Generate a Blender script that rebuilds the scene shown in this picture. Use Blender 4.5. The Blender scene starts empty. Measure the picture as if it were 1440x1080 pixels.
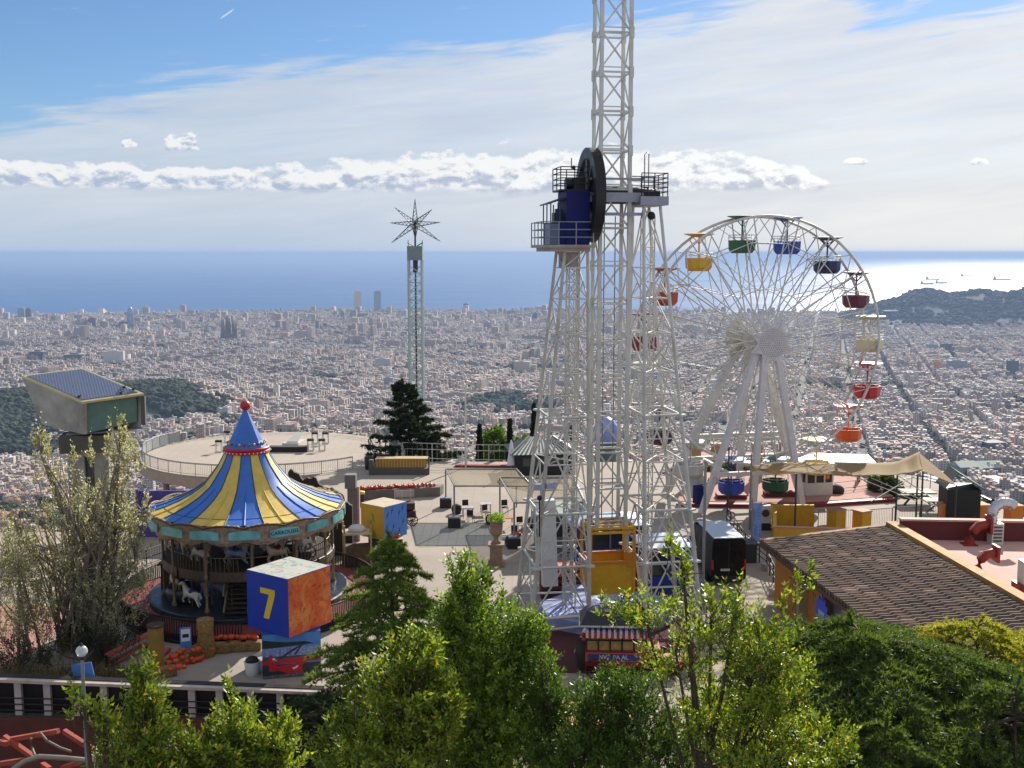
import bpy, math, random
import numpy as np
from mathutils import Vector, Matrix
random.seed(7); RNG = np.random.default_rng(7)
S = bpy.context.scene; COL = S.collection
R = math.radians; PI = math.pi; TAU = 2*math.pi
# ------------------------------------------------------------------ camera, sun, sky, exposure
CAMZ = 18.63; PITCH = R(6.8); F = 1550.0
cd = bpy.data.cameras.new('camera'); cam = bpy.data.objects.new('camera', cd); COL.objects.link(cam)
cam.location = (0, 0, CAMZ); cam.rotation_euler = (R(90)-PITCH, 0, 0)
cd.sensor_width = 36; cd.lens = 36*F/1440; cd.clip_start = 0.5; cd.clip_end = 250000
S.camera = cam
SUN_AZ, SUN_EL = 24.0, 28.0
sl = bpy.data.lights.new('sun', 'SUN'); sl.energy = 4.5; sl.angle = R(0.5); sl.color = (1.0, 0.93, 0.82)
sun = bpy.data.objects.new('sun', sl); COL.objects.link(sun)
sun.rotation_euler = Vector((-math.sin(R(SUN_AZ))*math.cos(R(SUN_EL)), -math.cos(R(SUN_AZ))*math.cos(R(SUN_EL)), -math.sin(R(SUN_EL)))).to_track_quat('-Z', 'Y').to_euler()
sun.location = (60, 60, 80)
S.view_settings.view_transform = 'Standard'; S.view_settings.look = 'None'
EXPO = 0.82; S.view_settings.exposure = EXPO; S.view_settings.gamma = 1.0
S.cycles.use_denoising = True
S.cycles.max_bounces = 6; S.cycles.diffuse_bounces = 3; S.cycles.glossy_bounces = 3
S.cycles.transmission_bounces = 4; S.cycles.volume_bounces = 0; S.cycles.transparent_max_bounces = 8
S.cycles.sample_clamp_indirect = 4.0

def lin(h):
    if not isinstance(h, str): return tuple(h)
    h = h.lstrip('#'); o = []
    for i in (0, 2, 4):
        c = int(h[i:i+2], 16)/255
        o.append(c/12.92 if c <= .04045 else ((c+.055)/1.055)**2.4)
    return tuple(o)

class NT:
    """small node-tree writer"""
    def __init__(s, t): s.t = t; s.n = t.nodes; s.l = t.links
    def node(s, k, **kw):
        n = s.n.new(k)
        for a, b in kw.items(): setattr(n, a, b)
        return n
    def put(s, sock, v):
        if v is None: return
        if isinstance(v, bpy.types.NodeSocket): s.l.new(v, sock)
        elif isinstance(v, (tuple, list)) and sock.type == 'RGBA': sock.default_value = tuple(v)[:3] + (1,)
        else: sock.default_value = v
    def math(s, op, a, b=None, c=None, clamp=False):
        n = s.node('ShaderNodeMath', operation=op); n.use_clamp = clamp
        for i, v in enumerate((a, b, c)):
            if v is not None: s.put(n.inputs[i], v)
        return n.outputs[0]
    def sstep(s, x, a, b, lo=0., hi=1.):
        n = s.node('ShaderNodeMapRange', interpolation_type='SMOOTHSTEP')
        for i, v in enumerate((x, a, b, lo, hi)): s.put(n.inputs[i], v)
        return n.outputs[0]
    def lmap(s, x, a, b, lo=0., hi=1.):
        n = s.node('ShaderNodeMapRange')
        for i, v in enumerate((x, a, b, lo, hi)): s.put(n.inputs[i], v)
        return n.outputs[0]
    def mix(s, f, a, b, blend='MIX'):
        n = s.node('ShaderNodeMix', data_type='RGBA', blend_type=blend)
        s.put(n.inputs[0], f); s.put(n.inputs[6], a); s.put(n.inputs[7], b)
        return n.outputs[2]
    def noise(s, vec, scale, detail=4, rough=.55, dist=0.):
        n = s.node('ShaderNodeTexNoise'); s.put(n.inputs['Vector'], vec)
        n.inputs['Scale'].default_value = scale; n.inputs['Detail'].default_value = detail
        n.inputs['Roughness'].default_value = rough; n.inputs['Distortion'].default_value = dist
        return n.outputs[0]
    def comb(s, x, y, z):
        n = s.node('ShaderNodeCombineXYZ')
        for i, v in enumerate((x, y, z)): s.put(n.inputs[i], v)
        return n.outputs[0]
    def ramp(s, x, stops):
        n = s.node('ShaderNodeValToRGB'); s.put(n.inputs[0], x); e = n.color_ramp.elements
        while len(e) < len(stops): e.new(0.5)
        for i, (p, c) in enumerate(stops):
            e[i].position = p; e[i].color = (c, c, c, 1) if not isinstance(c, (tuple, list)) else tuple(c)[:3]+(1,)
        return n.outputs[0]

# ---- sky dome: physical sky plus a cirrus veil, a cumulus bank and small clouds, all fixed by compass direction
W = bpy.data.worlds.new('World'); S.world = W; W.use_nodes = True
wt = NT(W.node_tree); wt.n.clear()
sky = wt.node('ShaderNodeTexSky'); sky.sky_type = 'NISHITA'; sky.sun_disc = False
sky.sun_elevation = R(SUN_EL); sky.sun_rotation = R(SUN_AZ); sky.altitude = 500
sky.air_density = 1.0; sky.dust_density = 0.3; sky.ozone_density = 3.0
tc = wt.node('ShaderNodeTexCoord'); sp = wt.node('ShaderNodeSeparateXYZ'); wt.l.new(tc.outputs['Generated'], sp.inputs[0])
DEG = 180/PI
az = wt.math('MULTIPLY', wt.math('ARCTAN2', sp.outputs[0], sp.outputs[1]), DEG)
el = wt.math('MULTIPLY', wt.math('ARCSINE', sp.outputs[2]), DEG)
SKYK = 0.06
def sc(h, k=1.0): return tuple(v*k/SKYK/2**EXPO for v in lin(h))
# cirrus veil: its upper edge as a function of azimuth, torn by long streaks
edge = wt.lmap(wt.ramp(wt.lmap(az, -30, 30), [(0.0, .10), (.10, .30), (.217, .50), (.335, .60), (.5, .655), (.60, .75), (.67, .845), (.74, .905), (.80, .74), (.86, .75), (1.0, .86)]), 0, 1, 2.7, 13.9)
svec = wt.comb(wt.math('MULTIPLY', az, .16), wt.math('SUBTRACT', wt.math('MULTIPLY', el, 1.5), wt.math('MULTIPLY', az, .15)), 0.0)
n1 = wt.noise(svec, 1.0, 7, .62, .3)
n2 = wt.noise(wt.comb(wt.math('MULTIPLY', az, .07), wt.math('SUBTRACT', wt.math('MULTIPLY', el, .45), wt.math('MULTIPLY', az, .06)), 3.1), 1.0, 4, .5, .4)
dd = wt.math('SUBTRACT', edge, el)
dd = wt.math('ADD', dd, wt.math('MULTIPLY', wt.math('SUBTRACT', n1, .5), 4.6))
dd = wt.math('ADD', dd, wt.math('MULTIPLY', wt.math('SUBTRACT', n2, .5), 2.5))
veil = wt.sstep(dd, -.45, .9)
veil = wt.math('MULTIPLY', veil, wt.math('MAXIMUM', wt.lmap(wt.noise(svec, 1.3, 7, .65), .25, .75, .7, 1.0), wt.sstep(el, 5.5, 3.0)))
# streaks above the veil on the right
st = wt.noise(wt.comb(wt.math('MULTIPLY', az, .12), wt.math('SUBTRACT', wt.math('MULTIPLY', el, 1.1), wt.math('MULTIPLY', az, .22)), 9.0), 1.0, 6, .6, .5)
streak = wt.math('MULTIPLY', wt.sstep(st, .53, .72), wt.sstep(az, 3.0, 13.0, 0, .85))
veil = wt.math('MAXIMUM', veil, streak)
veil = wt.math('MAXIMUM', veil, wt.math('MULTIPLY', wt.sstep(wt.noise(svec, 1.7, 7, .65, .6), .62, .78), .35))
veil = wt.math('MAXIMUM', veil, wt.math('MULTIPLY', wt.sstep(wt.math('ABSOLUTE', az), 34., 75.), .65))  # unseen cloud veil to the sides and behind, added for fill light
veil = wt.math('MAXIMUM', veil, wt.sstep(el, 24., 48., 0., .55))  # unseen veil overhead, likewise added to lift the fill
glow = wt.sstep(az, -16.0, 27.0)
veilc = wt.mix(wt.lmap(wt.noise(svec, .55, 6, .6, .5), .3, .7), wt.mix(glow, sc('#c2cddd'), sc('#e3e4e8')), wt.mix(glow, sc('#d6dde7'), sc('#f6f5f3')))
veilc = wt.mix(wt.sstep(wt.math('ABSOLUTE', el), 0.0, 3.0, .75, 0.0), veilc, wt.mix(glow, sc('#b7c9df'), sc('#f4f2ee')))
# keep clear bluish band low on the left
lowclear = wt.math('MULTIPLY', wt.sstep(el, 2.4, 5.8, .97, 1.0), 1.0)
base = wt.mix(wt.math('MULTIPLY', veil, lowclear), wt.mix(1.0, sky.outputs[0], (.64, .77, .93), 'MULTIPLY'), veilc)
# a short contrail high on the left
cl = wt.math('ADD', wt.math('MULTIPLY', wt.math('SUBTRACT', az, -14.05), .58), wt.math('MULTIPLY', wt.math('SUBTRACT', el, 11.42), -.81))
ca = wt.math('ADD', wt.math('MULTIPLY', wt.math('SUBTRACT', az, -14.05), .81), wt.math('MULTIPLY', wt.math('SUBTRACT', el, 11.42), .58))
ctr = wt.math('MULTIPLY', wt.sstep(wt.math('ABSOLUTE', cl), .055, .01), wt.sstep(wt.math('ABSOLUTE', ca), .5, .2))
base = wt.mix(wt.math('MULTIPLY', ctr, .6), base, sc('#f0f3f7'))
# cumulus bank
def cumulus(col, a0, a1, fa, base_el, top_ramp, scale, seed, soft=.08):
    global az, el
    wx = wt.noise(wt.comb(wt.math('MULTIPLY', az, .5), wt.math('MULTIPLY', el, .5), seed+5), 2.0*scale, 3, .5)
    u = wt.math('ADD', az, wt.math('MULTIPLY', wt.math('SUBTRACT', wx, .5), .5))
    def dens(dx, dy):
        p = wt.comb(wt.math('MULTIPLY', wt.math('ADD', u, dx), .62*scale), wt.math('MULTIPLY', wt.math('ADD', el, dy), 1.05*scale), seed)
        return wt.noise(p, 1.25, 9, .62)
    d0 = dens(0., 0.); d1 = dens(.13/scale, .20/scale); d2 = dens(.45/scale, .5/scale)
    top = top_ramp
    h = wt.math('DIVIDE', wt.math('SUBTRACT', el, base_el), top)       # 0 at the base, 1 at the mean top
    prof = wt.math('SUBTRACT', wt.sstep(h, 1.15, .25), .0)
    ends = wt.math('MULTIPLY', wt.sstep(az, a0, a0+fa), wt.sstep(az, a1, a1-fa))
    body = wt.math('ADD', wt.math('MULTIPLY', wt.math('SUBTRACT', d0, .5), 2.2), wt.math('SUBTRACT', wt.math('MULTIPLY', prof, 1.15), .52))
    body = wt.math('SUBTRACT', body, wt.math('SUBTRACT', 1.0, ends))
    m = wt.math('MULTIPLY', wt.sstep(body, 0.0, soft*3.2), wt.sstep(wt.math('ADD', h, wt.math('MULTIPLY', wt.math('SUBTRACT', d2, .5), .35)), -.06, .12))
    sh = wt.math('ADD', wt.math('MULTIPLY', wt.math('SUBTRACT', d0, d1), 3.0), wt.math('MULTIPLY', wt.math('SUBTRACT', d0, d2), 2.2))
    sh = wt.math('ADD', sh, wt.lmap(h, .0, .6, -.22, .62))
    lit = wt.sstep(sh, -.5, .5)
    cc = wt.mix(lit, wt.mix(glow, sc('#afbdd6'), sc('#cdd0d8')), wt.mix(glow, sc('#f4f5f5'), sc('#ffffff', 1.05)))
    return wt.mix(wt.math('MULTIPLY', m, .96), col, cc)
topr = wt.lmap(wt.ramp(wt.lmap(az, -30, 30), [(0., .6), (.2, .56), (.28, .5), (.36, .75), (.46, .95), (.53, 1.), (.60, .98), (.68, .85), (.74, .6), (.78, .2)]), 0, 1, 0.0, 3.0)
base = cumulus(base, -45, 17.0, 3.0, 3.05, topr, 1.0, 1.7)
base = cumulus(base, -17.6, -15.2, .8, 4.95, 1.15, 1.5, 11.3)
base = cumulus(base, -19.4, -18.2, .5, 5.0, .6, 1.8, 15.3)
base = cumulus(base, 16.2, 17.8, .6, 4.25, .55, 1.6, 21.9)
base = cumulus(base, 22.0, 23.3, .5, 4.1, .5, 1.7, 31.3)
# thin stratus bars under the bank
sb = wt.noise(wt.comb(wt.math('MULTIPLY', az, .12), wt.math('MULTIPLY', el, 2.6), 5.5), 1.0, 5, .55)
bar = wt.math('MULTIPLY', wt.sstep(sb, .54, .70), wt.math('MULTIPLY', wt.sstep(el, 1.6, 2.3), wt.sstep(el, 3.8, 2.9)))
base = wt.mix(wt.math('MULTIPLY', bar, .55), base, wt.mix(glow, sc('#ccd7e4'), sc('#efefee')))
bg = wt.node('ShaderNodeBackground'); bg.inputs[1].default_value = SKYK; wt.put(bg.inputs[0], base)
wo = wt.node('ShaderNodeOutputWorld'); wt.l.new(bg.outputs[0], wo.inputs[0])
W.cycles.sampling_method = 'MANUAL'; W.cycles.sample_map_resolution = 1024

# ------------------------------------------------------------------ pixel <-> world helpers (photo pixels -> real positions)
_c, _s = math.cos(PITCH), math.sin(PITCH)
def ray(x, y):
    u = (x-720)/F; v = (540-y)/F
    return Vector((u, _c+v*_s, -_s+v*_c))
def G(x, y, z=0.0):
    d = ray(x, y); t = (z-CAMZ)/d.z
    return Vector((d.x*t, d.y*t, z))
def P(x, y, Y):
    d = ray(x, y); t = Y/d.y
    return Vector((d.x*t, Y, CAMZ+d.z*t))
def proj(p):
    q = Vector(p)-Vector((0, 0, CAMZ)); w = q.y*_c-q.z*_s; v = q.y*_s+q.z*_c
    return 720+F*q.x/w, 540-F*v/w

# ------------------------------------------------------------------ materials
MATS = {}
def M(name, col, rough=.6, metal=0., var=.14, scale=2.5, bump=0., bscale=None, dirt=None, spec=.5, dark=None, spots=None):
    if name in MATS: return MATS[name]
    m = bpy.data.materials.new(name); m.use_nodes = True; t = NT(m.node_tree); t.n.clear()
    b = t.node('ShaderNodeBsdfPrincipled'); o = t.node('ShaderNodeOutputMaterial'); t.l.new(b.outputs[0], o.inputs[0])
    c = lin(col); tcn = t.node('ShaderNodeTexCoord'); v = tcn.outputs['Object']
    n = t.noise(v, scale, 5, .6)
    a = tuple(x*(1-var*1.3) for x in c); d = tuple(min(1, x*(1+var)) for x in c)
    colr = t.mix(t.lmap(n, .3, .7), a, d)
    if dirt:
        colr = t.mix(t.math('MULTIPLY', t.sstep(t.noise(v, scale*.35, 6, .65, .3), .5, .72), .6), colr, lin(dirt))
    if spots:
        colr = t.mix(t.math('MULTIPLY', t.sstep(t.noise(v, scale*4, 3, .6), .62, .68), .8), colr, lin(spots))
    t.put(b.inputs['Base Color'], colr)
    t.put(b.inputs['Roughness'], t.lmap(n, .2, .8, max(.03, rough-.1), min(1, rough+.1)))
    b.inputs['Metallic'].default_value = metal; b.inputs['Specular IOR Level'].default_value = spec
    if bump:
        bn = t.node('ShaderNodeBump'); bn.inputs['Strength'].default_value = bump; bn.inputs['Distance'].default_value = .02
        t.put(bn.inputs['Height'], t.noise(v, bscale or scale*8, 4, .6)); t.l.new(bn.outputs[0], b.inputs['Normal'])
    MATS[name] = m; return m

def leafmat(name, c1, c2, trans=.55, rough=.45, scale=1.2, tint=None):
    if name in MATS: return MATS[name]
    m = bpy.data.materials.new(name); m.use_nodes = True; t = NT(m.node_tree); t.n.clear()
    b = t.node('ShaderNodeBsdfPrincipled'); tr = t.node('ShaderNodeBsdfTranslucent'); o = t.node('ShaderNodeOutputMaterial')
    g = t.node('ShaderNodeNewGeometry'); tcn = t.node('ShaderNodeTexCoord')
    rnd = g.outputs['Random Per Island']
    n = t.noise(tcn.outputs['Object'], scale, 3, .6)
    f = t.math('ADD', t.math('MULTIPLY', rnd, .7), t.math('MULTIPLY', t.math('SUBTRACT', n, .35), .6), clamp=True)
    c = t.mix(f, lin(c1), lin(c2))
    if tint: c = t.mix(t.math('MULTIPLY', t.sstep(rnd, .93, .96), .8), c, lin(tint))
    t.put(b.inputs['Base Color'], c); b.inputs['Roughness'].default_value = rough
    t.put(tr.inputs[0], t.mix(1., c, (1.5, 1.45, .7), 'MULTIPLY'))
    mx = t.node('ShaderNodeMixShader'); mx.inputs[0].default_value = trans
    t.l.new(b.outputs[0], mx.inputs[1]); t.l.new(tr.outputs[0], mx.inputs[2]); t.l.new(mx.outputs[0], o.inputs[0])
    MATS[name] = m; return m

# ------------------------------------------------------------------ mesh builder
class MB:
    def __init__(s): s.v = []; s.f = []; s.m = []; s.sm = []
    def add(s, V, Fs, mi=0, sm=False):
        o = len(s.v); s.v.extend([tuple(p) for p in V])
        for f in Fs:
            s.f.append(tuple(i+o for i in f)); s.m.append(mi); s.sm.append(sm)
        return s
    def box(s, c, d, rz=0., mi=0, tilt=None):
        x, y, z = d[0]/2, d[1]/2, d[2]/2; ca, sa = math.cos(rz), math.sin(rz); V = []
        for i in range(8):
            a = x if i & 1 else -x; b = y if i & 2 else -y; h = z if i & 4 else -z
            q = Vector((a, b, h))
            if tilt is not None: q = tilt @ q
            V.append((c[0]+q.x*ca-q.y*sa, c[1]+q.x*sa+q.y*ca, c[2]+q.z))
        return s.add(V, [(0, 2, 3, 1), (4, 5, 7, 6), (0, 1, 5, 4), (2, 6, 7, 3), (0, 4, 6, 2), (1, 3, 7, 5)], mi)
    def bx(s, x0, x1, y0, y1, z0, z1, mi=0):
        return s.box(((x0+x1)/2, (y0+y1)/2, (z0+z1)/2), (abs(x1-x0), abs(y1-y0), abs(z1-z0)), 0, mi)
    def bar(s, p, q, w, h=None, mi=0):
        p = Vector(p); q = Vector(q); d = q-p
        if d.length < 1e-6: return s
        d.normalize(); up = Vector((0, 0, 1)) if abs(d.z) < .95 else Vector((1, 0, 0))
        a = d.cross(up).normalized()*(w/2); b = a.cross(d).normalized()*((h or w)/2)
        V = [p-a-b, p+a-b, p+a+b, p-a+b, q-a-b, q+a-b, q+a+b, q-a+b]
        return s.add(V, [(0, 3, 2, 1), (4, 5, 6, 7), (0, 1, 5, 4), (1, 2, 6, 5), (2, 3, 7, 6), (3, 0, 4, 7)], mi)
    def tube(s, p, q, r, r2=None, n=7, mi=0, cap=True, sm=True):
        p = Vector(p); q = Vector(q); d = q-p
        if d.length < 1e-6: return s
        d.normalize(); up = Vector((0, 0, 1)) if abs(d.z) < .95 else Vector((1, 0, 0))
        a = d.cross(up).normalized(); b = a.cross(d); r2 = r if r2 is None else r2
        V = [p+(a*math.cos(TAU*i/n)+b*math.sin(TAU*i/n))*r for i in range(n)]
        V += [q+(a*math.cos(TAU*i/n)+b*math.sin(TAU*i/n))*r2 for i in range(n)]
        s.add(V, [(i, (i+1) % n, n+(i+1) % n, n+i) for i in range(n)], mi, sm)
        if cap: s.add(V, [tuple(range(n-1, -1, -1)), tuple(range(n, 2*n))], mi)
        return s
    def pipe(s, pts, r, n=6, mi=0, closed=False):
        pts = [Vector(p) for p in pts]; k = len(pts); V = []
        for i, p in enumerate(pts):
            a = pts[(i-1) % k] if (closed or i > 0) else p; b = pts[(i+1) % k] if (closed or i < k-1) else p
            d = (b-a).normalized(); up = Vector((0, 0, 1)) if abs(d.z) < .95 else Vector((1, 0, 0))
            x = d.cross(up).normalized(); y = x.cross(d); rr = r[i] if isinstance(r, (list, tuple)) else r
            V += [p+(x*math.cos(TAU*j/n)+y*math.sin(TAU*j/n))*rr for j in range(n)]
        Fs = [(i*n+j, i*n+(j+1) % n, ((i+1) % k)*n+(j+1) % n, ((i+1) % k)*n+j) for i in range(k if closed else k-1) for j in range(n)]
        if not closed: s.add(V, [tuple(range(n-1, -1, -1)), tuple(range((k-1)*n, k*n))], mi)
        return s.add(V, Fs, mi, True)
    def lathe(s, c, prof, n=24, mi=0, sm=True, a0=0., a1=TAU, mif=None):
        full = abs(a1-a0-TAU) < 1e-6; k = n if full else n+1; V = []
        for r, z in prof:
            for j in range(k):
                a = a0+(a1-a0)*j/n
                V.append((c[0]+r*math.cos(a), c[1]+r*math.sin(a), c[2]+z))
        for i in range(len(prof)-1):
            for j in range(n):
                f = (i*k+j, i*k+(j+1) % k, (i+1)*k+(j+1) % k, (i+1)*k+j)
                o = len(s.v)
                s.add([V[x] for x in f], [(0, 1, 2, 3)], mif(i, j) if mif else mi, sm) if mif else None
        if not mif:
            s.add(V, [(i*k+j, i*k+(j+1) % k, (i+1)*k+(j+1) % k, (i+1)*k+j) for i in range(len(prof)-1) for j in range(n)], mi, sm)
        return s
    def prism(s, poly, z0, z1, mi=0):
        n = len(poly); V = [(p[0], p[1], z0) for p in poly]+[(p[0], p[1], z1) for p in poly]
        return s.add(V, [tuple(range(n-1, -1, -1)), tuple(range(n, 2*n))]+[(i, (i+1) % n, n+(i+1) % n, n+i) for i in range(n)], mi)
    def plate(s, pts, t, mi=0):
        pts = [Vector(p) for p in pts]; n = len(pts); t = Vector(t)
        V = pts+[p+t for p in pts]
        return s.add(V, [tuple(range(n-1, -1, -1)), tuple(range(n, 2*n))]+[(i, (i+1) % n, n+(i+1) % n, n+i) for i in range(n)], mi)
    def sphere(s, c, r, n=12, k=8, mi=0, sz=1., ribs=0):
        V = []
        for i in range(k+1):
            th = PI*i/k
            for j in range(n):
                a = TAU*j/n; rr = r*math.sin(th)*(1-(ribs*abs(math.sin(a*n/4)) if ribs else 0))
                V.append((c[0]+rr*math.cos(a), c[1]+rr*math.sin(a), c[2]+r*sz*math.cos(th)))
        return s.add(V, [(i*n+j, (i+1)*n+j, (i+1)*n+(j+1) % n, i*n+(j+1) % n) for i in range(k) for j in range(n)], mi, True)
    def build(s, name, mats, parent=None, world=False, loc=None, smooth=None):
        if not isinstance(mats, (list, tuple)): mats = [mats]
        off = None
        if parent is None:
            a = np.array(s.v)
            off = loc if loc is not None else ((a[:, 0].min()+a[:, 0].max())/2, (a[:, 1].min()+a[:, 1].max())/2, a[:, 2].min())
            V = [(x-off[0], y-off[1], z-off[2]) for x, y, z in s.v]
        elif world:
            mi = WM[parent.name].inverted(); V = [tuple(mi @ Vector(p)) for p in s.v]
        else: V = s.v
        me = bpy.data.meshes.new(name); me.from_pydata(V, [], s.f)
        for m in mats: me.materials.append(m)
        me.polygons.foreach_set('material_index', s.m); me.polygons.foreach_set('use_smooth', s.sm)
        me.validate(); me.update()
        o = bpy.data.objects.new(name, me); COL.objects.link(o)
        if parent is not None:
            o.parent = parent; WM[o.name] = WM[parent.name]
        else:
            o.location = off; WM[o.name] = Matrix.Translation(off)
        return o
WM = {}
def fast(name, V, Q, mats, mi=None, loc=(0, 0, 0), cols=None, smooth=False, parent=None):
    """large quad mesh straight from arrays"""
    V = np.asarray(V, np.float32); Q = np.asarray(Q, np.int32); k = Q.shape[1]
    me = bpy.data.meshes.new(name); me.vertices.add(len(V)); me.vertices.foreach_set('co', (V-np.asarray(loc, np.float32)).ravel())
    me.loops.add(Q.size); me.loops.foreach_set('vertex_index', Q.ravel()); me.polygons.add(len(Q))
    me.polygons.foreach_set('loop_start', np.arange(0, Q.size, k, dtype=np.int32))
    for m in (mats if isinstance(mats, (list, tuple)) else [mats]): me.materials.append(m)
    if mi is not None: me.polygons.foreach_set('material_index', np.asarray(mi, np.int32))
    if smooth: me.polygons.foreach_set('use_smooth', np.ones(len(Q), bool))
    if cols is not None:
        at = me.color_attributes.new('Col', 'FLOAT_COLOR', 'POINT'); at.data.foreach_set('color', np.asarray(cols, np.float32).ravel())
    me.update(calc_edges=True)
    o = bpy.data.objects.new(name, me); COL.objects.link(o)
    if parent is not None: o.parent = parent; WM[o.name] = WM[parent.name]
    else: o.location = loc; WM[o.name] = Matrix.Translation(loc)
    return o
def tag(o, label=None, cat=None, group=None, kind=None):
    if label: o['label'] = label
    if cat: o['category'] = cat
    if group: o['group'] = group
    if kind: o['kind'] = kind
    return o
def thing(name, label, cat, loc=(0, 0, 0), rz=0., group=None):
    o = bpy.data.objects.new(name, None); COL.objects.link(o); o.empty_display_size = .2
    o.location = loc; o.rotation_euler = (0, 0, rz); tag(o, label, cat, group)
    WM[o.name] = Matrix.Translation(Vector(loc)) @ Matrix.Rotation(rz, 4, 'Z')
    return o
def copy_tree(o, parent=None):
    c = o.copy(); COL.objects.link(c)
    if parent is not None: c.parent = parent
    for ch in list(o.children): copy_tree(ch, c)
    return c
def dup(o, loc, rz=0., label=None, group=None, scale=None):
    c = copy_tree(o); c.location = loc; c.rotation_euler = (0, 0, rz)
    if label: c['label'] = label
    if group: c['group'] = group
    if scale: c.scale = (scale,)*3
    return c
def struct(o): o['kind'] = 'structure'; return o
def text_mb(mb, s, size, fn, mi=0, depth=.01, bold=0.):
    """lettering: outline font turned into mesh, each point mapped by fn(x, y, d)"""
    cu = bpy.data.curves.new('lettering', 'FONT'); cu.body = s; cu.size = size; cu.align_x = 'CENTER'; cu.align_y = 'CENTER'
    cu.extrude = depth; cu.offset = bold; cu.resolution_u = 2
    o = bpy.data.objects.new('lettering', cu); COL.objects.link(o)
    dg = bpy.context.evaluated_depsgraph_get(); me = bpy.data.meshes.new_from_object(o.evaluated_get(dg))
    mb.add([fn(v.co.x, v.co.y, v.co.z) for v in me.vertices], [tuple(p.vertices) for p in me.polygons], mi)
    bpy.data.objects.remove(o); bpy.data.curves.remove(cu); bpy.data.meshes.remove(me)
# ================================================================== SETTING: terrain, sea, city, woods
_D = [0, 100, 135, 300, 900, 1300, 1700, 2400, 4000, 7700, 8000, 8050, 46000]
_Z = [-7, -7, -16, -80, -258, -296, -335, -382, -430, -490, -497, -508, -560]
MJ_AZ, MJ_D = R(23.5), 7150.
def TZ(x, y):
    x = np.asarray(x, float); y = np.asarray(y, float)
    d = np.hypot(x, y); a = np.arctan2(x, y)
    z = np.interp(d, _D, _Z)+.0123*np.clip(d-60, 0, 8100)
    pr = 1/(1+np.exp(-(a-R(18.2))/R(.95)))*(.86+.08*np.sin(a*60)+.06*np.sin(a*143+1)+.07*np.sin(a*31+2))
    z = z+205*pr*np.exp(-((d-MJ_D)/520)**2)*np.where(d < 8500, 1, 0)
    z = z+7*np.sin(x/170.)*np.sin(y/210.+1)*np.clip((d-300)/800, 0, 1)*np.clip((7500-d)/2000, 0, 1)
    # wooded spur low on the left
    z = z+62*np.exp(-((d-2650)/430)**2)*np.clip((R(-13.0)-a)/R(4), 0, 1)
    return z
def TG(x, y):
    d = ray(x, y); lo, hi = 130., 9000.
    for k in range(400):
        t = 130+k*25.; p = d*t
        if CAMZ+p.z < float(TZ(p.x, p.y)): break
    a, b = t-25, t
    for _ in range(18):
        m = (a+b)/2; p = d*m
        if CAMZ+p.z < float(TZ(p.x, p.y)): b = m
        else: a = m
    p = d*b; return Vector((p.x, p.y, float(TZ(p.x, p.y))))

# -- sea
m = bpy.data.materials.new('sea_water'); m.use_nodes = True; t = NT(m.node_tree); t.n.clear()
b = t.node('ShaderNodeBsdfPrincipled'); o = t.node('ShaderNodeOutputMaterial'); t.l.new(b.outputs[0], o.inputs[0])
v = t.node('ShaderNodeTexCoord').outputs['Object']
sv = t.node('ShaderNodeVectorMath', operation='MULTIPLY'); t.l.new(v, sv.inputs[0]); sv.inputs[1].default_value = (1, 3.0, 1)
big = t.noise(sv.outputs[0], .00035, 5, .6, .4)
t.put(b.inputs['Base Color'], t.mix(t.lmap(big, .35, .65), (.012, .075, .22), (.03, .12, .28)))
t.put(b.inputs['Roughness'], t.lmap(big, .3, .7, .26, .42)); b.inputs['IOR'].default_value = 1.333
bn = t.node('ShaderNodeBump'); bn.inputs['Strength'].default_value = .7; bn.inputs['Distance'].default_value = 9.0
wv = t.math('ADD', t.noise(sv.outputs[0], .011, 4, .65), t.math('MULTIPLY', t.noise(sv.outputs[0], .0021, 3, .6), 1.5))
t.put(bn.inputs['Height'], wv); t.l.new(bn.outputs[0], b.inputs['Normal'])
SEA = m
rr = [6600, 7400, 8200, 9500, 12000, 17000, 26000, 44000, 70000, 104000]; na = 96
V = [(r*math.sin(TAU*j/na), r*math.cos(TAU*j/na), -402.) for r in rr for j in range(na)]
Q = [(i*na+j, i*na+(j+1) % na, (i+1)*na+(j+1) % na, (i+1)*na+j) for i in range(len(rr)-1) for j in range(na)]
struct(fast('sea', V, [q[::-1] for q in Q], SEA))

# -- terrain
def m_terrain():
    m = bpy.data.materials.new('hill_ground'); m.use_nodes = True; t = NT(m.node_tree); t.n.clear()
    b = t.node('ShaderNodeBsdfPrincipled'); o = t.node('ShaderNodeOutputMaterial'); t.l.new(b.outputs[0], o.inputs[0])
    v = t.node('ShaderNodeTexCoord').outputs['Object']
    at = t.node('ShaderNodeAttribute'); at.attribute_name = 'Col'
    n = t.noise(v, .02, 6, .65); n2 = t.noise(v, .15, 4, .6)
    c = t.mix(t.lmap(n, .35, .65, .0, .55), at.outputs[0], (.13, .12, .10))
    c = t.mix(t.lmap(n2, .3, .7, .0, .5), c, t.mix(1., at.outputs[0], (.45, .5, .45), 'MULTIPLY'))
    t.put(b.inputs['Base Color'], c); b.inputs['Roughness'].default_value = .95
    return m
ang = np.radians(np.linspace(-40, 40, 161)); ds = np.unique(np.concatenate([np.linspace(60, 1500, 60), np.linspace(1500, 6300, 70), np.linspace(6300, 8200, 60)]))
A, Dm = np.meshgrid(ang, ds); X = Dm*np.sin(A); Y = Dm*np.cos(A); Z = TZ(X, Y)
mj = (Z-np.interp(Dm, _D, _Z)-.0123*Dm) > 20
cols = np.ones((X.size, 4)); g = (Dm.ravel() < 1500); 
cols[:, :3] = np.where(mj.ravel()[:, None], [.035, .05, .03], np.where(g[:, None], [.06, .075, .035], [.17, .155, .14]))
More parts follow.
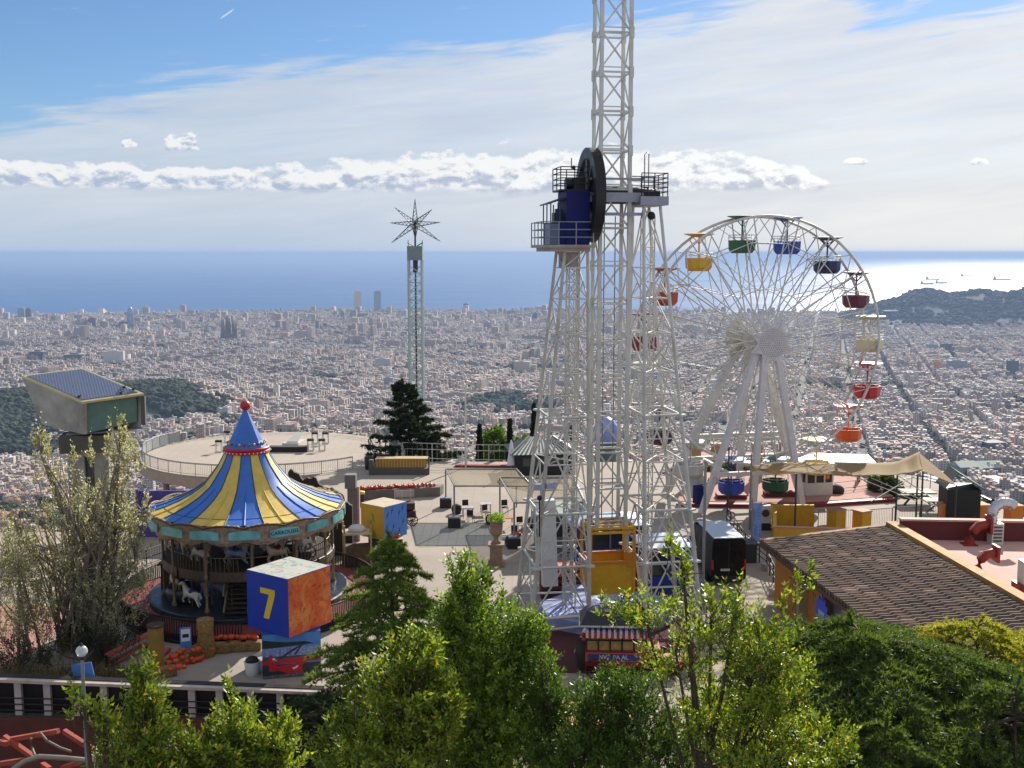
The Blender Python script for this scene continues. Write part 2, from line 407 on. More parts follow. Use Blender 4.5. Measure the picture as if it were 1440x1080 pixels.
nA = len(ang); I, J = np.meshgrid(np.arange(len(ds)-1), np.arange(nA-1), indexing='ij')
Q = np.stack([I*nA+J, I*nA+J+1, (I+1)*nA+J+1, (I+1)*nA+J], -1).reshape(-1, 4)[:, ::-1]
struct(fast('terrain', np.stack([X.ravel(), Y.ravel(), Z.ravel()], 1), Q, m_terrain(), cols=cols, smooth=True))

# -- city fabric
def m_city(name, usecol=True, wall=(.5, .45, .4)):
    m = bpy.data.materials.new(name); m.use_nodes = True; t = NT(m.node_tree); t.n.clear()
    b = t.node('ShaderNodeBsdfPrincipled'); o = t.node('ShaderNodeOutputMaterial'); t.l.new(b.outputs[0], o.inputs[0])
    g = t.node('ShaderNodeNewGeometry'); sp = t.node('ShaderNodeSeparateXYZ'); t.l.new(g.outputs['Position'], sp.inputs[0])
    sn = t.node('ShaderNodeSeparateXYZ'); t.l.new(g.outputs['Normal'], sn.inputs[0])
    if usecol:
        at = t.node('ShaderNodeAttribute'); at.attribute_name = 'Col'; c = at.outputs[0]
    else: c = lin(wall)
    fz = t.math('FRACT', t.math('DIVIDE', sp.outputs[2], 3.2))
    u = t.math('ADD', t.math('MULTIPLY', sp.outputs[0], .96), t.math('MULTIPLY', sp.outputs[1], .28))
    w = t.math('ADD', t.math('MULTIPLY', sp.outputs[0], -.28), t.math('MULTIPLY', sp.outputs[1], .96))
    side = t.math('GREATER_THAN', t.math('ABSOLUTE', t.math('ADD', t.math('MULTIPLY', sn.outputs[0], .96), t.math('MULTIPLY', sn.outputs[1], .28))), .7)
    h = t.math('ADD', t.math('MULTIPLY', u, t.math('SUBTRACT', 1., side)), t.math('MULTIPLY', w, side))
    fh = t.math('FRACT', t.math('DIVIDE', h, 3.4))
    win = t.math('MULTIPLY', t.math('MULTIPLY', t.math('GREATER_THAN', fz, .38), t.math('LESS_THAN', fz, .86)), t.math('GREATER_THAN', fh, .5))
    win = t.math('MULTIPLY', win, t.math('LESS_THAN', t.math('ABSOLUTE', sn.outputs[2]), .4))
    c = t.mix(t.lmap(t.noise(g.outputs['Position'], .09, 4, .7), .3, .7, 0., .35), c, t.mix(1., c, (.55, .5, .48), 'MULTIPLY'))
    t.put(b.inputs['Base Color'], t.mix(t.math('MULTIPLY', win, .8), c, (.05, .055, .065)))
    t.put(b.inputs['Roughness'], t.lmap(win, 0, 1, .85, .25))
    return m
CITY = m_city('city_masonry')
TH = R(16); ct, stt = math.cos(TH), math.sin(TH)
PITCHB = 133.; NB = 8; CELL = 112./NB
roofpal = np.array([[.36, .17, .12], [.42, .23, .18], [.46, .36, .31], [.50, .42, .38], [.38, .36, .39], [.56, .50, .48], [.68, .64, .62], [.28, .22, .22], [.48, .32, .28]])
wallpal = np.array([[.56, .47, .38], [.60, .52, .45], [.50, .40, .34], [.46, .44, .43], [.70, .67, .62], [.54, .38, .31], [.40, .34, .31], [.62, .55, .43]])
bl = []
rng = RNG
kx = np.arange(-45, 46); ky = np.arange(4, 66)
def wood(x, y):
    """True where the photo shows woods and parks instead of houses"""
    d = math.hypot(x, y); a = math.degrees(math.atan2(x, y))
    w1 = a < -14.0 and 2390+60*math.sin(a*2.3) < d < 3080-max(0, a+18.5)*125-max(0, -a-20)*25+90*math.sin(a*1.7)
    w1 = w1 and not (-17.2 < a < -15.2 and d > 2850)
    w2 = -3.6 < a < 1.8 and 2560+20*math.sin(a*3) < d < 2960-60*abs(a+.5)
    w3 = 21.0 < a and 1180 < d < 1480
    w4 = a < -22.2 and 2050 < d < 2500
    return w1 or w2 or w3 or w4
for i in kx:
    for j in ky:
        cu, cv = i*PITCHB, j*PITCHB
        x0 = cu*ct+cv*stt; y0 = -cu*stt+cv*ct
        d = math.hypot(x0, y0)
        if y0 < 900 or d > 7950 or d < 1500: continue
        a = math.degrees(math.atan2(x0, y0))
        if abs(a) > 34: continue
        zz = float(TZ(x0, y0))
        if d > 6000 and zz-np.interp(d, _D, _Z)-.0123*d > 14: continue
        if wood(x0, y0): continue
        if d > 7250 and -2.5 < a < 14 and rng.random() < .5: continue
        bh = rng.normal(19, 3.5); big = rng.random() < .07; hue = rng.normal(0, 1, 3); tidy = rng.random() < (.8 if d > 2600 or a > 13 else .25)
        if rng.random() < .02: continue
        if big:
            for _ in range(rng.integers(1, 4)):
                bl.append((x0+rng.uniform(-35, 35), y0+rng.uniform(-35, 35), rng.uniform(14, 22), rng.uniform(35, 80), rng.uniform(24, 46) if d > 3000 else rng.uniform(18, 32), TH+(PI/2 if rng.random() < .5 else 0)))
        for p in range(NB):
            for q in range(NB):
                if big and rng.random() < .6: continue
                inner = 0 < p < NB-1 and 0 < q < NB-1
                if tidy and inner and rng.random() < .45: continue
                if not tidy and rng.random() < .2: continue
                h = max(5, bh+rng.normal(0, 3.0)) if not inner else (rng.uniform(5, 12) if tidy else max(5, bh*.8+rng.normal(0, 4)))
                if d < 2300 and a < 5: h *= .62
                if rng.random() < .006: h += rng.uniform(10, 24)
                u = cu+(p-(NB-1)/2)*CELL+(0 if tidy else rng.normal(0, 3)); v = cv+(q-(NB-1)/2)*CELL+(0 if tidy else rng.normal(0, 3))
                bl.append((u*ct+v*stt, -u*stt+v*ct, CELL*rng.uniform(.84, 1.0) if tidy else CELL*rng.uniform(.55, .95), CELL*rng.uniform(.84, 1.0) if tidy else CELL*rng.uniform(.55, .95), h, TH if tidy else TH+rng.normal(0, .25)))
for _ in range(190):
    a = R(rng.uniform(-26, 14)); d = rng.uniform(5200, 7900)
    bl.append((d*math.sin(a), d*math.cos(a), rng.uniform(14, 30), rng.uniform(14, 45), rng.uniform(32, 68), TH))
# small houses on the slope at the left
for _ in range(900):
    a = R(rng.uniform(-32, -18)); d = rng.uniform(760, 2050)
    bl.append((d*math.sin(a), d*math.cos(a), rng.uniform(8, 15), rng.uniform(8, 22), rng.uniform(5, 10), rng.uniform(0, 3)))
for _ in range(90):
    a = R(rng.uniform(15, 27)); d = rng.uniform(1080, 1520)
    bl.append((d*math.sin(a), d*math.cos(a), rng.uniform(10, 22), rng.uniform(10, 30), rng.uniform(6, 15), TH+rng.normal(0, .2)))
B = np.array(bl); BZ = TZ(B[:, 0], B[:, 1])-3
BD = np.hypot(B[:, 0], B[:, 1])
RC = roofpal[rng.integers(0, len(roofpal), len(B))]; WC = wallpal[rng.integers(0, len(wallpal), len(B))]
slope = (BD < 1600) & (B[:, 0] < 0)
RC[slope] = roofpal[rng.integers(0, 2, slope.sum())]; WC[slope] = wallpal[rng.integers(3, 5, slope.sum())]
RC *= rng.uniform(.85, 1.1, (len(B), 1)); WC *= rng.uniform(.8, 1.05, (len(B), 1))
# quarters differ in tone
qn = np.sin(B[:, 0]/310.+np.sin(B[:, 1]/420.)*2)*np.sin(B[:, 1]/370.+1.3*np.sin(B[:, 0]/500.)); blk = np.sin(np.floor((B[:, 0]*ct-B[:, 1]*stt)/PITCHB+.5)*12.9898+np.floor((B[:, 0]*stt+B[:, 1]*ct)/PITCHB+.5)*78.233)*43758.5; blk = blk-np.floor(blk)
tone = (1+.16*qn+.34*(blk-.5))[:, None]; RC *= tone; WC *= tone
RC *= 1+np.stack([.10*qn, 0*qn, -.10*qn], 1)
# which are seen, and which show largest
w_ = B[:, 1]*_c-(BZ+B[:, 4]-CAMZ)*_s; v_ = B[:, 1]*_s+(BZ+B[:, 4]-CAMZ)*_c
PX = 720+F*B[:, 0]/w_; PY = 540-F*v_/w_
lim = np.interp(PX, [0, 185, 195, 540, 560, 765, 780, 1000, 1160, 1270, 1290, 1440], [745, 745, 595, 592, 636, 640, 625, 625, 640, 640, 690, 715])
seen = (PX > 4) & (PX < 1436) & (PY < lim) & ~((PX > 30) & (PX < 205) & (PY > 525) & (BD < 2300))
size = np.where(seen, B[:, 4]*np.maximum(B[:, 2], B[:, 3])/BD**2, -1)
order = np.argsort(-size)[:300]
ind = np.zeros(len(B), bool); ind[order] = True
def boxes(b, z, rc, wc):
    n = len(b); hx, hy = b[:, 2]/2, b[:, 3]/2; c, s_ = np.cos(b[:, 5]), -np.sin(b[:, 5])
    V = np.zeros((n, 12, 3)); C = np.ones((n, 12, 4))
    for k, (sx, sy) in enumerate(((-1, -1), (1, -1), (1, 1), (-1, 1))):
        x = b[:, 0]+sx*hx*c-sy*hy*s_; y = b[:, 1]+sx*hx*s_+sy*hy*c
        for off, zz in ((0, z), (4, z+b[:, 4]), (8, z+b[:, 4])):
            V[:, off+k, 0] = x; V[:, off+k, 1] = y; V[:, off+k, 2] = zz
    C[:, :8, :3] = wc[:, None]; C[:, 8:, :3] = rc[:, None]
    base = np.arange(n)[:, None, None]*12
    q = np.array([[0, 1, 5, 4], [1, 2, 6, 5], [2, 3, 7, 6], [3, 0, 4, 7], [8, 9, 10, 11]])[None]
    return V.reshape(-1, 3), (base+q).reshape(-1, 4), C.reshape(-1, 4)
rest = ~ind
b2 = B[rest].copy(); z2 = BZ[rest]
V1, Q1, C1 = boxes(b2, z2, RC[rest], WC[rest])
pick = rng.random(len(b2)) < .75
b3 = b2[pick].copy(); z3 = z2[pick]+b3[:, 4]
b3[:, 0] += rng.normal(0, 3, len(b3)); b3[:, 1] += rng.normal(0, 3, len(b3)); b3[:, 2] *= rng.uniform(.2, .5, len(b3)); b3[:, 3] *= rng.uniform(.2, .5, len(b3)); b3[:, 4] = rng.uniform(2, 4.5, len(b3))
V3, Q3, C3 = boxes(b3, z3, roofpal[rng.integers(2, 7, len(b3))], wallpal[rng.integers(0, 8, len(b3))])
co = fast('city_buildings', np.concatenate([V1, V3]), np.concatenate([Q1, Q3+len(V1)]), CITY, cols=np.concatenate([C1, C3]))
tag(co, 'dense carpet of pale and terracotta city blocks running down to the sea', 'city', kind='stuff')

# the 300 that show largest are things of their own
WN = ['cream', 'beige', 'brown', 'grey', 'white', 'brick red', 'dark brown', 'sand coloured']
RN = ['terracotta', 'tiled', 'buff', 'buff', 'grey', 'pale', 'white', 'dark', 'reddish']
RMAT = [M('city_roof_%d' % i, c, .9, var=.25, scale=.5) for i, c in enumerate(roofpal)]
WMAT = [m_city('city_wall_%d' % i, False, tuple(c)) for i, c in enumerate(wallpal*.9)]
for k in order:
    x, y, sx, sy, h, a = B[k]; z = float(BZ[k]); house = slope[k]
    wi = int(np.argmin(np.abs(wallpal-WC[k]).sum(1))); ri = int(np.argmin(np.abs(roofpal-RC[k]).sum(1)))
    mb = MB()
    mb.bx(-sx/2, sx/2, -sy/2, sy/2, 0, h, 0)
    if house:
        ri = ri if ri < 2 else 0
        e = .5; V = [(-sx/2-e, -sy/2-e, h+.01), (sx/2+e, -sy/2-e, h+.01), (sx/2+e, sy/2+e, h+.01), (-sx/2-e, sy/2+e, h+.01), (0, -sy/4, h+sx*.22), (0, sy/4, h+sx*.22)]
        mb.add(V, [(0, 1, 4), (1, 2, 5, 4), (2, 3, 5), (3, 0, 4, 5), (3, 2, 1, 0)], 1)
    else:
        mb.bx(-sx/2+.5, sx/2-.5, -sy/2+.5, sy/2-.5, h, h+.4, 1)
        mb.bx(-sx*.2, sx*.15, -sy*.25, sy*.1, h+.4, h+3.2, 0)
        if k % 2: mb.bx(sx*.2, sx*.38, sy*.1, sy*.3, h+.4, h+1.6, 0)
    o = mb.build('town_house' if house else 'apartment_building', [WMAT[wi], RMAT[ri]], loc=(0, 0, 0))
    o.location = (x, y, z); o.rotation_euler = (0, 0, -a)
    if house: tag(o, 'small %s house with %s roof on the left slope' % (WN[wi], RN[ri]), 'house', 'houses on the wooded slope at the left')
    else:
        side = 'left of the drop tower' if PX[k] < 575 else ('between the drop tower and the observation tower' if PX[k] < 770 else ('behind the big wheel' if PX[k] < 1250 else 'right of the big wheel'))
        tag(o, '%s block with %s flat roof, %s' % (WN[wi], RN[ri], side), 'building', 'blocks of flats nearest the foot of the hill')

# landmarks rising over the city
MC = lambda n, c, **k: M(n, c, .7, var=.12, scale=.05, **k)
def tower(x, yt, yb, wpx, label, wall, roof, name='tower_block', asp=.7, d=None, rot=0.3):
    g = TG(x, yb) if d is None else None
    if d is not None:
        r_ = ray(x, yb); g = Vector((r_.x*d/r_.y, d, 0)); g.z = float(TZ(g.x, g.y))
    Dd = math.hypot(g.x, g.y); w = wpx*Dd/F
    top = P(x, yt, g.y).z; h = max(12, top-g.z)
    t = thing(name, label, 'building', (g.x, g.y, g.z-4), rot)
    MB().bx(-w/2, w/2, -w*asp/2, w*asp/2, 0, h+4).build('wall', wall, t)
    r = MB().bx(-w/2+.6, w/2-.6, -w*asp/2+.6, w*asp/2-.6, h+4, h+4.7).build('roof', roof, t)
    MB().bx(-w*.25, w*.2, -w*asp*.2, w*asp*.25, h+4.7, h+8.5).build('plant_room', wall, r)
    return t
wgl = m_city('landmark_glass_wall', False, '#8fa0ad'); wwh = m_city('landmark_white_wall', False, '#d8d6d0'); wdk = m_city('landmark_dark_wall', False, '#5d5f6e')
wor = m_city('landmark_orange_lit_wall', False, '#cf9060'); wcr = m_city('landmark_cream_wall', False, '#d9c9a8'); rf = M('landmark_roof', '#a9a6a2', .9, var=.2, scale=.1)  # orange wall puts the warm light on one tower into its colour
tower(31, 433, 453, 8, 'pale grey slab, left one of the pair near the sea at far left', wgl, rf, rot=.1)
tower(41, 434, 453, 7, 'dark slab, right one of the pair near the sea at far left', wdk, rf, rot=.1)
tower(130, 447, 462, 9, 'dark office block left of the bullet-shaped tower', wdk, rf)
tower(174, 452, 468, 9, 'low dark block touching the bullet-shaped tower on its left', wdk, rf, rot=.7)
tower(161, 494, 514, 26, 'wide white slab of flats above the solar-roofed tower', wwh, rf, rot=.1, asp=.35)
tower(55, 494, 506, 20, 'low dark office block in the mid distance at far left', wdk, rf, rot=-.2, asp=.5)
tower(106, 498, 510, 24, 'purplish low wide block left of the wide white slab', wdk, rf, rot=.2, asp=.5)
tower(655, 427, 440, 6, 'lone dark harbour tower on the shore right of the drop tower', wdk, rf, rot=.2)
tower(546, 531, 546, 13, 'pale bluish block just left of the drop tower', wgl, rf, rot=.1)
tower(533, 537, 548, 14, 'cream block left of the pale bluish one by the drop tower', wcr, rf, rot=.1)
tower(1318, 508, 526, 8, 'orange lit slender tower block right of the big wheel', wor, rf, rot=.2)
tower(1345, 507, 521, 24, 'wide grey office slab right of the orange lit tower', wgl, rf, rot=.15, asp=.4)
tower(1423, 507, 530, 12, 'dark glass tower near the right edge of the city', wdk, rf, rot=.3)
tower(1310, 484, 494, 12, 'grey block under the wooded hill, left of its twin', wgl, rf, rot=.3)
tower(1330, 483, 494, 12, 'dark block under the wooded hill, right of its twin', wdk, rf, rot=.3)
tower(752, 440, 452, 6, 'thin dark tower left of the observation tower near the shore', wdk, rf)
# twin seaside towers
for x, lab, wl in ((503.5, 'cream stone twin tower on the shore, the left one', wcr), (531, 'blue grey steel twin tower on the shore, the right one', wgl)):
    Dd = 7560.; r_ = ray(x, 437); g = Vector((r_.x*Dd, r_.y*Dd, 0)); g.z = float(TZ(g.x, g.y))
    t = thing('seaside_tower', lab, 'skyscraper', g, .5)
    MB().bx(-19, 19, -19, 19, 0, 148).build('wall', wl, t)
    r = MB().bx(-15, 15, -15, 15, 148, 156).build('roof_crown', wl, t)
    MB().tube((0, 0, 156), (0, 0, 168), 1.2, .4).build('mast', rf, r)
# bullet-shaped tower
g = TG(184, 466); h = P(184, 431, g.y).z-g.z
prof = [(.50, -.05), (.52, .12), (.53, .3), (.53, .5), (.50, .66), (.44, .78), (.34, .88), (.22, .95), (.09, .99), (0, 1.)]
t = thing('bullet_tower', 'smooth bullet-shaped glass skyscraper standing over the city', 'skyscraper', g)
MB().lathe((0, 0, 0), [(r*h*.27, z*h) for r, z in prof], 28).build('glass_skin', M('bullet_skin', '#7d8fa8', .3, .3, var=.25, scale=.05), t)
MB().lathe((0, 0, 0), [(.55*h*.27, -.04*h), (.55*h*.27, .05*h), (.535*h*.27, .05*h)], 28).build('base_ring', wdk, t)
# basilica
g = TG(323, 482); k = g.y/F
t = thing('basilica', 'dark spired basilica with clustered towers and a crane', 'church', g)
st = M('basilica_stone', '#6f665f', .9, var=.25, scale=.05)
MB().bx(-11*k, 11*k, -7*k, 7*k, -4, 13*k).build('nave', st, t)
for i, (dx, dy, hh, rr_) in enumerate(((-9, -6, 30, 1.7), (-6, -7, 33, 1.7), (-2.5, 0, 40, 2.6), (1.5, -3, 36, 2.), (8, -6, 28, 1.8), (10.5, -4, 27, 1.8), (5, 2, 33, 1.8), (-5.5, 5, 31, 1.8))):
    MB().lathe((dx*k, dy*k, 0), [(rr_*k, 0), (rr_*k, hh*k*.45), (rr_*k*.75, hh*k*.75), (rr_*k*.28, hh*k*.96), (0, hh*k)], 10).build('spire', st, t)
cr = MB(); cr.bar((-1*k, 3*k, 20*k), (-1*k, 3*k, 47*k), .35*k); cr.bar((-3*k, 3*k, 44*k), (4*k, 3*k, 47*k), .3*k); cr.build('crane', M('crane_paint', '#8a8880'), t)
# halls and offices on the right, just below the park
def hall(x0, x1, yt, yb, label, wallm, roofm, depth=28, gable=True, name='hall_building', rot=None):
    a = TG(x0, yb); bq = TG(x1, yb); a.z = bq.z = min(a.z, bq.z)
    c = (a+bq)/2; w = (bq-a).length; rz = math.atan2(bq.y-a.y, bq.x-a.x) if rot is None else rot
    h = max(5, P((x0+x1)/2, yt, c.y).z-c.z)
    t = thing(name, label, 'building', (c.x, c.y, c.z-3), rz)
    MB().bx(-w/2, w/2, 0, depth, 0, h+3).build('wall', wallm, t)
    if gable:
        V = [(-w/2-1, -1, h+3.05), (w/2+1, -1, h+3.05), (w/2+1, depth+1, h+3.05), (-w/2-1, depth+1, h+3.05), (-w/2-1, depth/2, h+3+depth*.24), (w/2+1, depth/2, h+3+depth*.24)]
        MB().add(V, [(0, 1, 5, 4), (2, 3, 4, 5), (1, 2, 5), (3, 0, 4), (3, 2, 1, 0)]).build('roof', roofm, t)
    else: MB().bx(-w/2-.4, w/2+.4, -.4, depth+.4, h+3, h+3.6).build('roof', roofm, t)
    return t
rgr = M('hall_roof_green', '#9fae9f', .7, var=.15, scale=.2); rwh = M('hall_roof_white', '#d9d2c4', .8, var=.12, scale=.2); rdk = M('hall_roof_dark', '#77706d', .9, var=.2, scale=.2)
hall(1350, 1376, 657, 672, 'grey hall with pale sheet roof, left wing below the park', wgl, rgr, 30)
hall(1376, 1414, 658, 672, 'grey hall with greenish gabled roof, right wing below the park', wdk, rgr, 34)
hall(1414, 1440, 659, 671, 'low brown block with flat roof beside the greenish hall', WMAT[2], rdk, 20, False)
hall(1378, 1428, 679, 686, 'wide low pavilion with a flat cream roof among trees', WMAT[4], rwh, 46, False)
hall(1313, 1340, 653, 664, 'long pale block with flat roof behind the tent peak', WMAT[1], rdk, 16, False)
hall(1281, 1324, 679, 691, 'low shed with a row of blue white saw roofs', m_city('shed_blue', False, '#8fa6c8'), M('shed_roof', '#c3d2e6', .5, var=.1, scale=.5), 22)
hall(1389, 1414, 623, 642, 'striped office block standing above the greenish hall', wdk, rf, 30, False, 'office_building')
hall(1405, 1440, 702, 708, 'low ochre house roof among the trees at right', WMAT[7], RMAT[0], 14)
hall(1290, 1340, 696, 702, 'long grey retaining terrace with flat roof under the tent', WMAT[3], rdk, 12, False, 'terrace_building')

# -- woods: too many trees to count, one mass each
def ico():
    import bmesh
    bm = bmesh.new(); bmesh.ops.create_icosphere(bm, subdivisions=2, radius=1.)
    v = np.array([x.co[:] for x in bm.verts]); f = np.array([[q.index for q in p.verts] for p in bm.faces]); bm.free(); return v, f
IV, IF = ico()
def blobs(name, pts, rad, mat, label, flat=.8):
    n = len(pts); k = len(IV)
    V = np.repeat(IV[None], n, 0)*(1+.28*RNG.standard_normal((n, k, 1)).clip(-1.5, 1.5))
    V *= np.asarray(rad)[:, None, None]*np.array([1, 1, flat]); V += np.asarray(pts)[:, None]
    Q = (IF[None]+np.arange(n)[:, None, None]*k).reshape(-1, 3)
    o = fast(name, V.reshape(-1, 3), Q, mat); tag(o, label, 'woods', kind='stuff'); return o
WOODM = leafmat('far_foliage', '#101c11', '#344222', .1, 1., .007)
pts, rad = [], []
def addtrees(n, a0, a1, d0, d1, r0, r1, test=None):
    k = 0
    while k < n:
        a = R(RNG.uniform(a0, a1)); d = RNG.uniform(d0, d1); x, y = d*math.sin(a), d*math.cos(a); k += 1
        if test and not test(x, y): continue
        r = RNG.uniform(r0, r1); pts.append((x, y, float(TZ(x, y))+r*.7)); rad.append(r)
addtrees(9400, -32, -12.5, 2250, 3150, 3.5, 9.5, wood)
addtrees(900, -4.2, 2, 2500, 2980, 6, 11, wood)
addtrees(900, -27, -21, 2000, 2500, 4, 9, wood)
o = blobs('woodland', pts, rad, WOODM, 'dark green woods between the city quarters below the park')
pts, rad = [], []
addtrees(950, 17, 33, 1050, 1500, 4, 8.5)
addtrees(1250, -32, -16, 550, 1500, 3, 7)
addtrees(1500, -22, 27, 1500, 2600, 3.5, 7, lambda x, y: RNG.random() < .6)
addtrees(900, -27, 27, 2600, 5000, 4, 8)
for _ in range(34):
    a = R(RNG.uniform(-26, 26)); d = RNG.uniform(2300, 5600); cx_, cy_ = d*math.sin(a), d*math.cos(a); sp0 = RNG.uniform(18, 60)
    for _ in range(int(sp0*1.1)):
        x, y = cx_+RNG.normal(0, sp0), cy_+RNG.normal(0, sp0*.8); r = RNG.uniform(4, 8.5); pts.append((x, y, float(TZ(x, y))+r*.7+6)); rad.append(r)
for i in (-14, -6, 1, 5, 8, 12):
    for v in np.arange(1500, 5200, 16):
        u = (i+.5)*PITCHB; x, y = u*ct+v*stt, -u*stt+v*ct
        if abs(math.degrees(math.atan2(x, y))) < 27: pts.append((x+RNG.normal(0, 3), y, float(TZ(x, y))+5)); rad.append(RNG.uniform(4, 6.5))
blobs('street_trees', pts, rad, leafmat('near_foliage', '#1c2e16', '#445426', .15, 1., .03), 'scattered green trees between the nearer houses')
pts, rad = [], []
for _ in range(4200):
    a = R(RNG.uniform(13.5, 33)); d = RNG.uniform(6350, 7400); x, y = d*math.sin(a), d*math.cos(a)
    if float(TZ(x, y))-np.interp(d, _D, _Z)-.0123*d < 16: continue
    if math.sin(x/90.)*math.sin(y/75.+x/200.) > .62: continue
    r = RNG.uniform(6, 19); pts.append((x, y, float(TZ(x, y))+r*.25)); rad.append(r)
blobs('hill_woods', pts, rad, WOODM, 'dark wooded hill above the port at the right')

# -- ships at anchor
hul = M('ship_hull', '#3a3836', .6, scale=.1); sup = M('ship_white', '#8a8680', .6, scale=.1)
for i, (x, y, w, lab) in enumerate(((1312, 393.5, 20, 'cargo ship on the glittering sea, upper one of the left cluster'), (1304, 400.3, 19, 'cargo ship lowest of the left cluster, above the wooded hill'), (1324, 399, 17, 'faint cargo ship at the right of the left cluster'), (1361, 389, 20, 'cargo ship farthest out, in the middle of the glitter'), (1409, 394, 25, 'longest cargo ship, rightmost on the glittering sea'))):
    d = ray(x, y); g = d*((-402-CAMZ)/d.z); k = g.y/F; L = w*k
    t = thing('cargo_ship', lab, 'ship', (g.x, g.y, -402), 0.0, 'ships at anchor off the port')
    hb = MB(); hb.plate([(-L/2, -16, -2), (L/2-9, -16, -2), (L/2, -16, 24), (L/2-20, -16, 20), (-L/2, -16, 19)], (0, 32, 0)); hb.build('hull', hul, t)
    MB().bx(-L/2+4, -L/2+L*.16, -14, 14, 19, 48).bx(-L/2+8, -L/2+L*.1, -6, 6, 48, 62).build('bridge', sup, t)
    db = MB()
    for q in range(4): db.bx(-L*.24+q*L*.17, -L*.24+q*L*.17+L*.1, -12, 12, 19.5, 25)
    db.build('deck_cargo', hul, t)
# -- harbour mole
g0 = TG(1256, 441); struct(MB().box((g0.x, g0.y, g0.z+16), (110, 30, 6), .1).build('harbour_quay', M('quay', '#d9d6d0', .8)))
# -- haze: one even box of pale air round everything
m = bpy.data.materials.new('haze_air'); m.use_nodes = True; t = NT(m.node_tree); t.n.clear()
pv = t.node('ShaderNodeVolumePrincipled'); o = t.node('ShaderNodeOutputMaterial'); t.l.new(pv.outputs[0], o.inputs['Volume'])
pv.inputs['Color'].default_value = (.34, .475, .735, 1); pv.inputs['Density'].default_value = 5.4e-5; pv.inputs['Anisotropy'].default_value = .15
HZ = MB().bx(-106000, 106000, -106000, 106000, -575, 44).build('haze', m, loc=(0, 0, 0))
tag(HZ, kind='stuff', label='pale blue haze over the city and the sea', cat='haze')
# ================================================================== PARK: ground, carousel, left side
def fence(name, label, pts, h=1.05, post='rail_steel', every=1.8, rails=(1.0,), balus=0.0, r=.03, closed=False, cat='fence', group=None, panel=None):
    pts = [Vector(p) for p in pts]
    t = thing(name, label, cat, pts[0], 0, group); m = MATS[post]
    rb = MB()
    for f in rails: rb.pipe([p+Vector((0, 0, h*f)) for p in pts], r, 5)
    rb.build('rail', m, t, True)
    bal = MB(); L = 0.
    for a, b in zip(pts[:-1], pts[1:]):
        n = max(1, round((b-a).length/every))
        for i in range(n+(1 if b is pts[-1] else 0)):
            p = a.lerp(b, i/n); MB().tube(p, p+Vector((0, 0, h)), r*1.15, n=6).build('post', m, t, True)
        if balus:
            k = int((b-a).length/balus)
            for i in range(1, k):
                p = a.lerp(b, i/k); bal.bar(p+Vector((0, 0, .1)), p+Vector((0, 0, h-.03)), .016)
        if panel: MB().plate([a+Vector((0, 0, .12)), b+Vector((0, 0, .12)), b+Vector((0, 0, h*.92)), a+Vector((0, 0, h*.92))], (b-a).cross(Vector((0, 0, 1))).normalized()*.015).build('infill_panel', panel, t, True)
    if balus: 
        bl_ = MB(); bl_.pipe([p+Vector((0, 0, .1)) for p in pts], r*.7, 5); bl_.v += []; bl_.build('lower_rail', m, t, True)
        if bal.v: bal.build('balusters', m, t, True)
    return t
M('rail_steel', '#8d8f8e', .45, .5, .1); M('rail_white', '#c9c9c2', .5, 0, .08); M('rail_dark', '#2b2826', .5, .2, .1); M('rail_green', '#2f4038', .5, .2)

def m_ground(name, c1, c2, tile=0, grout=None):
    m = bpy.data.materials.new(name); m.use_nodes = True; t = NT(m.node_tree); t.n.clear()
    b = t.node('ShaderNodeBsdfPrincipled'); o = t.node('ShaderNodeOutputMaterial'); t.l.new(b.outputs[0], o.inputs[0])
    v = t.node('ShaderNodeTexCoord').outputs['Object']
    n = t.noise(v, .18, 7, .65, .3); n2 = t.noise(v, 2.2, 5, .6); n3 = t.noise(v, 14, 3, .6)
    c = t.mix(t.lmap(n, .3, .7), lin(c1), lin(c2))
    c = t.mix(t.lmap(n2, .35, .75, 0, .3), c, t.mix(1., c, (.7, .68, .66), 'MULTIPLY'))
    c = t.mix(t.lmap(n3, .3, .7, 0, .22), c, t.mix(1., c, (.72, .72, .72), 'MULTIPLY'))
    c = t.mix(t.math('MULTIPLY', t.sstep(t.noise(v, .6, 6, .7, 1.), .56, .72), .5), c, t.mix(1., c, (.55, .53, .52), 'MULTIPLY'))
    if tile:
        br = t.node('ShaderNodeTexBrick'); t.l.new(v, br.inputs['Vector']); br.inputs['Scale'].default_value = 1.
        br.inputs['Brick Width'].default_value = tile; br.inputs['Row Height'].default_value = tile; br.inputs['Mortar Size'].default_value = .03; br.offset = 0.
        c = t.mix(t.math('MULTIPLY', br.outputs['Fac'], .65), c, lin(grout or '#6c655c'))
    t.put(b.inputs['Base Color'], c); b.inputs['Roughness'].default_value = .9
    bn = t.node('ShaderNodeBump'); bn.inputs['Strength'].default_value = .25; bn.inputs['Distance'].default_value = .02
    t.put(bn.inputs['Height'], n3); t.l.new(bn.outputs[0], b.inputs['Normal'])
    return m
GR = m_ground('plaza_paving', '#978c80', '#a69a8d', 3.0, '#8a7f74')
plz = MB().prism([(-46, 44.4), (-7.2, 44.4), (-7.0, 43.0), (-6, 12), (46, 12), (46, 60), (37, 72), (34, 91), (25, 97), (-10.5, 97.5), (-12.5, 101), (-16.5, 91), (-15, 82), (-22, 72.5), (-46, 72)], -9, 0.)
struct(plz.build('plaza', GR, loc=(0, 0, 0)))
struct(MB().bx(-50, -5.9, 8, 43.8, -9, -2.1).build('lower_yard', m_ground('yard_paving', '#5a3028', '#6b3a30'), loc=(0, 0, 0)))
TERR = m_ground('terrace_paving', '#a3968a', '#b0a496', 1.0, '#93887c')
tcx, tcy, trr = -22.5, 102., 11.8
